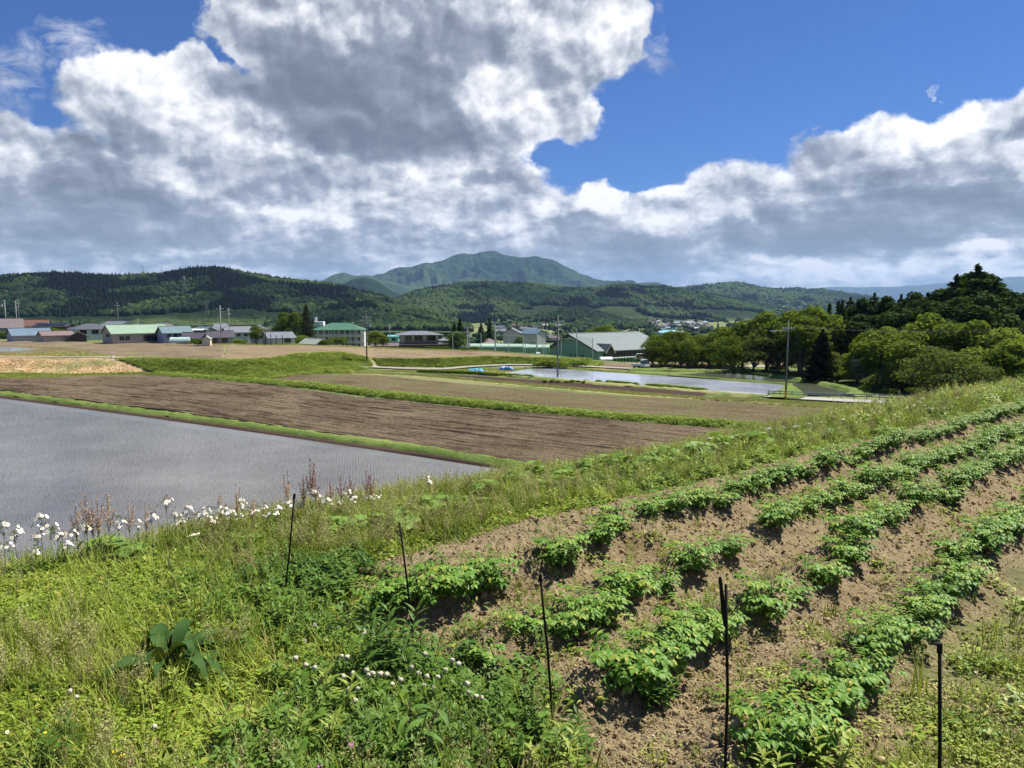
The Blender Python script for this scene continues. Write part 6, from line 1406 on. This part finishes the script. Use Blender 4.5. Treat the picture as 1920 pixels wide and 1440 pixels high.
SOR = [sorrel(600+i, .5, M_SORR) for i in range(3)]; SOT = [sorrel(610+i, .5, M_SORT) for i in range(3)]
def plant(name, cat, px, base, top, parts, h0, label, group, e=None, widen=1.0, lvl=0.0):
    q = P(px, base, lvl); z = min(hz(q[0], q[1]), 9); h = max(.06, PY(px, top, q[1])[2]-z); s = h/h0
    t = thing(name, label, cat, (q[0], q[1], z-.01), G.rand()*6.28, group); t.scale = (max(s, .75)*widen, max(s, .75)*widen, s)
    for nm, me in parts: obj(nm, me, t)
    return t
bb = lambda px: 1078-.172*px
FLB = [(12, 985, 'at the very left edge'), (32, 994, 'second from the left edge'), (20, 1022, 'low at the left edge'), (82, 973, 'tallest of the left group'), (100, 988, 'in the middle of the left group'), (74, 1008, 'lower in the left group'), (112, 1002, 'right of the left group centre'), (140, 998, 'at the right of the left group'), (128, 1024, 'lowest right in the left group'), (70, 1032, 'lowest in the left group'),
 (288, 966, 'between the tan seed spikes'), (315, 939, 'alone on a tall stem'), (340, 978, 'left in the middle group'), (356, 956, 'highest in the middle group'), (376, 966, 'pink tinged in the middle group'), (398, 976, 'right in the middle group'), (364, 1006, 'low before the middle group'), (414, 954, 'left of the dense pair'), (434, 962, 'in the dense pair'), (455, 941, 'tallest right of the dense pair'), (420, 985, 'low below the dense pair'), (495, 950, 'left of the leftmost stake'), (508, 968, 'just left of the leftmost stake'), (540, 946, 'behind the leftmost stake'),
 (588, 921, 'right of the leftmost stake'), (594, 936, 'second right of the leftmost stake'), (630, 950, 'between stake and red spikes'), (655, 925, 'before the red seed spikes'), (664, 938, 'beside the red seed spikes'), (686, 938, 'right of the red seed spikes'), (803, 901, 'alone by the butterbur leaves'), (162, 985, 'left of the tan seed spikes'), (226, 975, 'right of the tan seed spikes'), (262, 984, 'between the orange and the thin seed spike'), (330, 962, 'left of the highest in the middle group'), (388, 958, 'beside the pink tinged one'), (446, 972, 'low under the dense pair'), (478, 958, 'under the short seed spike'), (522, 958, 'close left of the leftmost stake'), (566, 948, 'close right of the leftmost stake'), (612, 938, 'before the low red seed spike'), (642, 944, 'before the slim red seed spike'), (704, 934, 'rightmost of the flowers by the red spikes')]
for i, (px, tp, w_) in enumerate(FLB): plant('fleabane', 'wildflower', px, bb(px)+(G.rand()*22-4), tp-12, FB[i % 5], .43, 'white fleabane in bloom %s on the bank' % w_, 'white fleabanes on the bank edge', widen=.95)
FARF = [(1492, 795), (1515, 790), (1540, 788), (1562, 778), (1580, 782), (1598, 776), (1625, 775), (1640, 768), (1700, 762), (1712, 756), (1722, 750), (1732, 756), (1742, 762), (1728, 745), (1715, 768), (1755, 750), (1795, 742), (1880, 732), (1868, 728), (1895, 734), (1045, 880), (1015, 886), (1095, 868), (1180, 850), (1290, 828), (1330, 818), (1370, 815), (1408, 806), (1440, 800), (1468, 797)]
for i, (px, tp) in enumerate(FARF):
    q = P(px, tp+16, 0.0); plant('fleabane', 'wildflower', px, tp+20 if px < 1450 else tp+17, tp, FB[i % 5], .43, 'small white fleabane on the %s verge, %s from the left' % (('far right', ORD(i+1)) if px >= 1490 else ('middle', ORD(i-19))), 'white fleabanes along the far verge', widen=.85)
SO_T = [(147, 955, 'leftmost tan seed spike'), (166, 936, 'tall tan seed spike left in its clump'), (178, 950, 'shorter tan seed spike in the clump'), (188, 946, 'broad tan seed spike in the clump centre'), (207, 933, 'tallest tan seed spike of the clump'), (245, 948, 'orange tan seed spike standing alone'), (276, 952, 'thin tan seed spike beside a fleabane'), (446, 918, 'tall thin tan seed spike'), (418, 932, 'pale thin seed spike above the fleabanes'), (478, 940, 'short seed spike left of the stake'), (542, 892, 'greenish tall seed spike above the stake')]
for i, (px, tp, lb) in enumerate(SO_T): plant('sorrel', 'wildflower', px, bb(px)+4, tp-14, SOT[i % 3], .5, lb+' against the paddy water', 'sorrel seed spikes on the bank', widen=1.15)
SO_R = [(570, 903, 'leftmost red seed spike'), (584, 870, 'tallest red seed spike'), (593, 898, 'red seed spike right of the tallest'), (620, 915, 'low red seed spike in the middle'), (641, 901, 'slim red seed spike'), (657, 903, 'dark red seed spike between two fleabanes'), (688, 893, 'broad red seed spike at the right'), (696, 903, 'rightmost red seed spike')]
for i, (px, tp, lb) in enumerate(SO_R): plant('sorrel', 'wildflower', px, bb(px)+2, tp-14, SOR[i % 3], .5, lb+' against the paddy water', 'sorrel seed spikes on the bank', widen=1.15)
for i, (px, tp) in enumerate([(1182, 836), (1198, 832), (1604, 766), (1618, 760), (1636, 768), (1790, 728), (1806, 722), (1818, 728), (1832, 720), (1846, 716), (1858, 724), (1812, 716), (1650, 764)]):
    plant('sorrel', 'wildflower', px, tp+26, tp, (SOR if i < 2 or i == 12 else SOT)[i % 3], .5, 'reddish brown seed spike on the far verge, %s from the left' % ORD(i+1), 'seed spikes on the far verge', widen=1.8)
# near daisies
for i, (px, tp, bs, lb) in enumerate([(592, 1160, 1215, 'near white fleabane left of the bare soil'), (574, 1184, 1235, 'near white fleabane lowest left'), (684, 1170, 1240, 'near white fleabane left of the second stake'), (636, 1362, 1400, 'single small fleabane above the pink clover'), (15, 1362, 1400, 'small fleabane in the weeds at the left edge')]):
    plant('fleabane', 'wildflower', px, bs, tp, FBS[i % 2], .205, lb, 'near fleabanes in the weeds', widen=.8)
# clover heads
def cloverhead(seed, mat, R_=.0095, h=.11):
    r = RS(seed); V, F = ico(2); d = 1+.28*vn3(V, 6, seed)+.1*r.randn(len(V)); hd = mesh_np('flower_head', V*d[:, None]*R_*np.array([1, 1, .8])+np.array([0, 0, h]), F, mat)
    S = LB(); S.stem([(0, 0, -.02), (.004, 0, h*.6), (0, 0, h)], .0012, .5); L = LB()
    for k in range(3): a = k*2.1; L.leaf((0, 0, h*.35), (cos(a), sin(a), .3), .018, .016, .3, RO, .1, t=r.rand()*.9)
    return [('stem', S.mesh('stem', M_STEM)), ('flower_head', hd), ('leaves', L.mesh('leaves', M_WEED))]
CLV = [cloverhead(700+i, M_CLOV) for i in range(3)]; CLP = [cloverhead(710, M_PINK, .014, .13)]
CLH = [(556, 1240), (575, 1253), (591, 1258), (604, 1280), (645, 1274), (662, 1269), (688, 1262), (699, 1268), (692, 1272), (714, 1269), (726, 1271), (655, 1299), (672, 1296), (667, 1319), (773, 1257), (786, 1268), (801, 1274), (821, 1276), (795, 1291), (812, 1294), (752, 1281), (736, 1289), (876, 1287), (879, 1304), (893, 1311), (903, 1314), (848, 1244), (860, 1251), (798, 1232), (134, 1302), (146, 1313), (292, 1368), (641, 1237), (652, 1238), (765, 1215), (835, 1262)]
for i, (px, py) in enumerate(CLH):
    reg = 'left of the pink clover' if px < 400 else ('by the upright weeds' if px < 740 else ('below the second stake' if px < 840 else 'right of the upright weeds'))
    plant('clover_flower', 'wildflower', px, py+44+8*G.rand(), py-16, CLV[i % 3], .12, 'white clover head %s, %s of all from the left' % (reg, ORD(sorted(c[0] for c in CLH).index(px)+1)), 'white clover heads', widen=.85)
plant('clover_flower', 'wildflower', 659, 1452, 1388, CLP[0], .14, 'pink clover head among broad dock leaves', 'pink clover heads', widen=.9); plant('clover_flower', 'wildflower', 601, 1492, 1428, CLP[0], .14, 'pink clover head cut by the bottom edge', 'pink clover heads', widen=.9)
def yflower(seed):
    r = RS(seed); FL = LB(); S = LB(); h = .07; S.stem([(0, 0, -.02), (0, 0, h)], .001, .5)
    for k in range(5): a = k*1.257; FL.leaf((0, 0, h), (cos(a), sin(a), .35), .011, .010, .2, RO, .1)
    return [('stem', S.mesh('stem', M_STEM)), ('petals', FL.mesh('petals', M_YELF))]
YF = yflower(1)
for i, (px, py) in enumerate([(84, 1368), (105, 1400), (218, 1402), (231, 1410), (430, 1395), (437, 1410), (462, 1417), (424, 1432), (452, 1426)]): plant('buttercup', 'wildflower', px, py+36, py, YF, .075, 'tiny yellow flower in the lower left weeds, %s from the left' % ORD(sorted(c for c in (84, 105, 218, 231, 430, 437, 462, 424, 452)).index(px)+1), 'tiny yellow flowers', widen=1.1)
# docks
def dock(seed, n, l0, mat, el=(.15, 1.2), w_=.27, stemmed=False):
    r = RS(seed); L = LB(); S = LB()
    for i in range(n):
        a = 2*pi*i/n+r.randn()*.35; e = el[0]+(el[1]-el[0])*r.rand(); l_ = l0*(.65+.5*r.rand()); pt = .25*l_; d = np.array([cos(a)*cos(e), sin(a)*cos(e), sin(e)]); o = np.array([cos(a)*.015, sin(a)*.015, .01]); q = o+d*pt; S.stem([o, q], .004, .5)
        L.leaf(q, d, l_, l_*w_, .9+.5*r.rand(), (.18, .75, 1.0, 1.02, .95, .8, .55, .25, .03), .28, t=r.rand()*.92, twist=r.randn()*.5, wave=.075, r=r)
    if stemmed: 
        for i in range(3):
            a = 2.0+i*1.3; e = np.array([cos(a)*.11, sin(a)*.05, .24]); S.stem([(0, 0, 0), e*.55, e], .005, .8)
            for k in range(6): f = .4+.1*k; b = a+k*2.2; L.leaf(e*f, (cos(b)*.8, sin(b)*.8, .35), .10, .03, .9, LA, .2, t=r.rand()*.9, wave=.05, r=r)
    return [('leaves', L.mesh('leaves', mat)), ('stem', S.mesh('stem', M_RSTEM if stemmed else M_STEM))]
plant('dock_plant', 'weed', 318, 1262, 1150, dock(1, 36, .24, M_DOCK, w_=.20), .22, 'large dark green dock plant with long drooping leaves', None, widen=1.0)
plant('dock_plant', 'weed', 770, 1440, 1335, dock(2, 18, .19, M_DOCKL, stemmed=True), .22, 'light green dock with reddish stems near the bottom edge', None)
plant('dock_plant', 'weed', 560, 1470, 1360, dock(3, 12, .13, M_DOCKL, (.5, 1.2), .4), .16, 'broad leaved weed at the bottom edge left of the pink clover', None)
plant('dock_plant', 'weed', 880, 1465, 1400, dock(4, 12, .12, M_DOCKL, (.4, 1.1), .4), .14, 'broad leaved weed right of the light dock', None)
plant('dock_plant', 'weed', 1420, 1470, 1405, dock(5, 9, .12, M_DOCKL, (.3, 1.1), .42), .14, 'broad leaved seedling at the foot of the last potato row', None)
plant('dock_plant', 'weed', 205, 1330, 1270, dock(6, 9, .11, M_DOCKL, (.4, 1.2), .4), .14, 'small broad leaved weed left of the dark dock', None)
plant('dock_plant', 'weed', 60, 1300, 1235, dock(7, 9, .11, M_DOCKL, (.4, 1.2), .36), .14, 'small broad leaved weed near the left edge', None)
# upright leafy weeds
UP = [leafystem(440+i, .30, M_WEEDD, 24, .085, .27, n=3+i % 2) for i in range(3)]; UPY = [leafystem(450+i, .26, M_YEL, 20, .085, .27, n=3) for i in range(2)]
for px, bs, tp, yl, lb in [(738, 1262, 1156, 0, 'tallest upright weed left of the second stake'), (722, 1290, 1200, 0, 'upright leafy weed left of the tallest one'), (790, 1290, 1206, 0, 'upright leafy weed at the foot of the second stake'), (706, 1262, 1190, 0, 'slim upright weed left of the tallest'), (628, 1352, 1262, 1, 'pale upright weed with leafy top in the lower middle'), (600, 1420, 1340, 1, 'yellow green weed left of the pink clover'), (455, 1400, 1330, 1, 'pale upright weed beside the bare patch'), (1556, 1462, 1366, 1, 'bright yellow green weed at the bottom edge, right one'), (1440, 1480, 1392, 1, 'bright yellow green weed at the bottom edge, left one'), (1062, 1450, 1372, 1, 'pale weed at the bottom edge below the third stake'), (975, 1440, 1385, 1, 'small pale weed left of the third stake base'), (495, 1095, 1052, 0, 'leafy weed left of the leftmost stake base'), (480, 1108, 1068, 0, 'second leafy weed left of the leftmost stake base'), (1230, 1320, 1275, 0, 'low weed before the third potato row'), (300, 1330, 1262, 1, 'yellow green weed below the dark dock'), (1100, 1405, 1365, 0, 'low leafy weed right of the third stake'), (130, 1440, 1375, 0, 'leafy weed at the bottom left'), (330, 1455, 1400, 1, 'yellow green weed at the bottom edge on the left'), (690, 1440, 1350, 0, 'dark upright weed left of the light dock')]:
    pr = (UPY if yl else UP)[G.randint(2)]; plant('leafy_weed', 'weed', px, bs, tp-8, [('leaves', pr[0]), ('stem', pr[1])], .28, lb, 'upright leafy weeds', widen=1.15)
# butterbur
def butterbur(seed, n=7, l0=.17):
    r = RS(seed); L = LB(); S = LB()
    for i in range(n):
        a = 2*pi*i/n+r.rand(); rr = .06+.16*r.rand(); h = .12+.16*r.rand(); c = np.array([cos(a)*rr, sin(a)*rr, h]); S.stem([(0, 0, 0), c], .004, .5); R_ = l0*(.4+.25*r.rand()); t = r.rand()*.92; tl = np.array([r.randn()*.2, -.25+r.randn()*.2, 1]); tl /= np.linalg.norm(tl); u = np.cross(tl, [1, 0, 0]); u /= np.linalg.norm(u); v = np.cross(tl, u); b = len(L.V); m = 12
        L.V.append(c); 
        for k in range(m+1): th = .25+(2*pi-.5)*k/m+a; q = R_*(1+.08*sin(k*2.3)+.05*r.randn()); L.V.append(c+(u*cos(th)+v*sin(th))*q*.55+tl*.12*R_)
        for k in range(m+1): th = .25+(2*pi-.5)*k/m+a; q = R_*(1+.09*r.randn()); L.V.append(c+(u*cos(th)+v*sin(th))*q+tl*(.10*R_*r.randn()-.02*R_))
        for k in range(0, m-1, 2): L.F.append((b, b+1+k, b+2+k, b+3+k)); L.T.append(t); L.M.append(0)
        for k in range(m): L.F.append((b+1+k, b+m+2+k, b+m+3+k, b+2+k)); L.T.append(np.clip(t+.05*(k % 2), 0, .92)); L.M.append(0)
    return [('leaves', L.mesh('leaves', M_BUTT)), ('stem', S.mesh('stem', M_STEM))]
BU = [butterbur(800+i) for i in range(4)]
BUP = [(705, 985), (735, 975), (770, 962), (800, 955), (830, 950), (860, 952), (885, 945), (905, 930), (820, 972), (760, 990), (930, 920), (960, 905), (990, 898), (1020, 895), (1060, 892), (1100, 884), (1140, 880), (1175, 872), (1215, 866), (1250, 860), (1290, 850), (1330, 846), (1370, 838), (1000, 915), (1045, 912), (1090, 903), (435, 1010), (455, 1022), (225, 1030), (245, 1042), (1410, 830), (650, 1000)]
for i, (px, py) in enumerate(BUP): plant('butterbur', 'weed', px+G.randn()*6, py+6+G.rand()*6, py-18-G.rand()*18, BU[i % 4], .30, 'round butterbur leaves on the verge, %s clump from the left' % ORD(sorted(b[0] for b in BUP).index(px)+1), 'butterbur clumps on the verge', widen=.65+.4*G.rand(), lvl=.0)

# --- grass, crops and seedlings in the low land
M_FGR = leafmat('lush_grass', (.10, .165, .025), (.27, .35, .07), rough=.8, transl=.35, nscale=.3, spec=.05)
FGR = [tuft(31, 22, .40, .03, 1.1, M_FGR, rad=.16), tuft(32, 22, .32, .035, 1.3, M_FGR, rad=.18), tuft(33, 20, .35, .03, 1.0, M_DRYG, rad=.18), mat_of_leaves(34, 40, .25, .30, .10, M_FGR, OV), mat_of_leaves(35, 40, .25, .26, .10, M_YEL, OV)]
def along(c, n, wid, off=0.0):
    i = G.rand(n)*(len(c)-1); i0 = np.minimum(i.astype(int), len(c)-2); f = (i-i0)[:, None]; p = c[i0]*(1-f)+c[i0+1]*f; d = c[i0+1]-c[i0]; d = d[:, :2]/np.linalg.norm(d[:, :2], axis=1)[:, None]
    o_ = (G.rand(n)-.5)*wid+off; return p[:, 0]-d[:, 1]*o_, p[:, 1]+d[:, 0]*o_, np.abs(o_-off)/(wid/2+1e-6)
def lowgrass(label, x, y, up, sc, idx, tb=.5):
    n = len(x); z = HG(x, y)+up; scatter('grass', np.c_[x, y, z], np.c_[G.randn(n, 2)*.1, G.rand(n)*6.28], sc*G.uniform(.7, 1.2, n), np.clip(tb+.9*fbm(x*.25, y*.25, 3, 61)+.2*G.randn(n), 0, 1), idx, FGR, label, 'grass')
x, y, o_ = along(LEV_S, 14000, 3.4); lowgrass('tall bright grass on the levee between the ploughed fields', x, y, .35*(1-o_**2), 1.35, G.choice([0, 1, 3], len(x)), .55)
x, y, o_ = along(LEV_A, 9000, 1.7); lowgrass('short grass on the paddy levee', x, y, .38*(1-o_**2), .55, G.choice([0, 1, 2], len(x), p=[.4, .4, .2]), .6)
for lv, nn, w_ in ((LEV_B, 3000, 1.3), (LEV_C, 5000, 1.9), (LEV_D, 5000, 2.4)):
    x, y, o_ = along(lv, nn, w_); lowgrass('grass on a paddy levee', x, y, .2*(1-o_**2), .42, G.choice([0, 1, 2], len(x), p=[.45, .3, .25]), .5)
c_ = resamp(gz([(785, 698), (880, 701), (1000, 709), (1100, 717), (1250, 728), (1320, 735)], L0), 60); x, y, o_ = along(c_, 3800, 1.1); k = (fbm(x*.5, y*.5, 2, 4) > -.12) | (x < 1.5); lowgrass('dark green vegetable row beside the tilled bed', x[k], y[k], .12+0*x[k], 1.5, G.choice([3], k.sum()), .15)
c_ = resamp(gz([(660, 700), (780, 704), (900, 714.5), (1100, 732), (1250, 744), (1450, 755), (1650, 772)], L0), 80); x, y, o_ = along(c_, 7000, 3.0); lowgrass('pale dry grass strip', x, y, .1+0*x, .75, G.choice([2, 2, 1, 0], len(x)), .8)
# banks and rough land: tufts wherever the photo shows tall weeds
def pxregion(n, poly, near=True):
    p = np.array(poly, float); out = []
    while len(out) < n:
        px = G.uniform(p[:, 0].min(), p[:, 0].max()); py = G.uniform(p[:, 1].min(), p[:, 1].max()); ins = False; j = len(p)-1
        for i in range(len(p)):
            if (p[i, 1] > py) != (p[j, 1] > py) and px < (p[j, 0]-p[i, 0])*(py-p[i, 1])/(p[j, 1]-p[i, 1])+p[i, 0]: ins = not ins
            j = i
        if ins: out.append((px, py))
    return gz(out, L0)
for (nn, poly, sc_, pool, tb, lab) in [
 (6500, [(215, 672), (330, 672), (430, 676), (500, 672), (600, 690), (640, 700), (560, 704), (480, 716), (300, 702)], 1.3, [0, 1, 3, 4], .45, 'lush weeds on the green bank'),
 (6500, [(500, 674), (560, 664), (640, 661), (690, 672), (700, 690), (650, 699), (560, 702), (520, 692)], 1.4, [0, 1, 3, 4], .6, 'tall weeds on the mound by the transformer pole'),
 (6000, [(700, 673), (800, 674), (920, 669), (1000, 671), (1100, 672), (1135, 682), (1120, 688), (1060, 684), (940, 682), (830, 688), (710, 687)], 1.3, [0, 1, 3, 4], .5, 'tall weeds on the bank above the gravel track'),
 (4500, [(0, 700), (130, 702), (270, 699), (280, 704), (0, 714)], 1.0, [0, 1, 2, 4], .6, 'grass at the foot of the dry bank'), (1300, [(0, 673), (205, 673), (260, 698), (100, 700), (0, 698)], .5, [2, 2, 2, 0], .5, 'dry cut grass on the orange bank'),
 (3500, [(0, 650), (130, 652), (220, 668), (0, 668)], .6, [2, 0, 1], .5, 'grass round the upper paddy'), (3500, [(440, 644.5), (560, 645), (700, 651), (900, 657), (1000, 664), (900, 660), (700, 654), (560, 648), (440, 647)], .8, [0, 1, 2], .4, 'rough grass between field and houses'),
 (3500, [(620, 697), (760, 694), (880, 692), (1000, 690), (1180, 696), (1180, 700), (1000, 692), (900, 704), (760, 700), (640, 703)], .6, [0, 1, 2], .6, 'grass by the gravel track'), (3000, [(1180, 694), (1370, 692), (1480, 700), (1600, 724), (1640, 745), (1604, 738), (1530, 716), (1370, 697.5), (1250, 698)], .6, [0, 1, 3], .5, 'grass on the outer bank of the paddies'),
 (4000, [(1340, 744), (1480, 752), (1720, 764), (1700, 775), (1560, 768), (1400, 756), (1320, 750)], .7, [0, 1, 2], .45, 'rough grass below the concrete lane'), (1500, [(1445, 744), (1462, 733), (1480, 722), (1513, 741)], .55, [0, 1], .6, 'grass on the corner of the levees'),
 (2500, [(250, 638.5), (440, 644.5), (430, 647), (300, 643)], .6, [2, 2, 0], .5, 'straw along the far field edge')]:
    q = pxregion(nn, poly); lowgrass(lab, q[:, 0], q[:, 1], 0.0+.02*np.ones(len(q)), sc_, G.choice(pool, len(q)), tb)
# stubble and weeds thinly over the brown fields
for (nn, poly, sc_, pool, lab) in [(9000, [(480, 706), (720, 708), (860, 721), (1100, 741), (1300, 752), (1560, 772), (1600, 800), (1440, 800), (1150, 776), (900, 752), (600, 720)], .28, [2, 2, 1], 'stubble and small weeds on the middle field'), (5000, [(300, 712), (700, 754), (960, 780), (1370, 816), (1200, 880), (940, 862), (620, 815), (0, 732), (0, 716)], .22, [2, 2, 1], 'stubble left on the ploughed field')]:
    q = pxregion(nn, poly); lowgrass(lab, q[:, 0], q[:, 1], .05*np.ones(len(q)), sc_, G.choice(pool, len(q)), .4)
L = LB(); r = RS(9)
M_RICE = leafmat('rice_blade', (.04, .075, .02), (.08, .12, .03), rough=.5, transl=.2)
RC = []
for j in range(3):
    L = LB()
    for i in range(5): L.blade((r.randn()*.012, r.randn()*.012, -.02), r.rand()*6.28, .10+.05*r.rand(), .0085, .5*r.rand()+.1, r.rand())
    RC.append(L.mesh('rice_seedling', M_RICE))
d_ = np.array([68.0, -45.0]); d_ /= np.linalg.norm(d_); nrm_ = np.array([-d_[1], d_[0]]); org = P(940, 884, WZ)[:2]
A_, B_ = np.meshgrid(np.arange(-330, 20), np.arange(2, 180)); gx = org[0]+d_[0]*A_*.30-nrm_[0]*B_*.30; gy = org[1]+d_[1]*A_*.30-nrm_[1]*B_*.30; gx, gy = gx.ravel(), gy.ravel()
gx = gx+G.randn(len(gx))*.02; gy = gy+G.randn(len(gx))*.02
pp = pxz(gx, np.maximum(gy, 1), WZ); k = (gy > 22) & (pp > -60) & (edge_e(gx, gy) > 19) & (G.rand(len(gx)) < .93)
gx, gy = gx[k], gy[k]; n = len(gx)
scatter('rice_seedlings', np.c_[gx, gy, np.full(n, WZ)], np.c_[np.zeros((n, 2)), G.rand(n)*6.28], G.uniform(.8, 1.2, n), G.rand(n), G.randint(0, 3, n), RC, 'rows of young rice seedlings in the big paddy', 'rice')

# ================================================================== the air
HZ = MB(); HZ.box(-20000, 21500, -1500, 23500, -60, 900)
M_HAZE = bpy.data.materials.new('haze'); M_HAZE.use_nodes = True; M_HAZE.node_tree.nodes.clear(); _n = NT(M_HAZE.node_tree)
_v = _n.new('ShaderNodeVolumePrincipled'); _v.inputs['Color'].default_value = (.30, .47, .80, 1); _v.inputs['Density'].default_value = 4.0e-5; _v.inputs['Anisotropy'].default_value = .15
_o = _n.new('ShaderNodeOutputMaterial'); _n.l.new(_v.outputs[0], _o.inputs[1])
tag(HZ.build('haze', M_HAZE), 'thin blue haze over the valley', None, None, 'stuff')
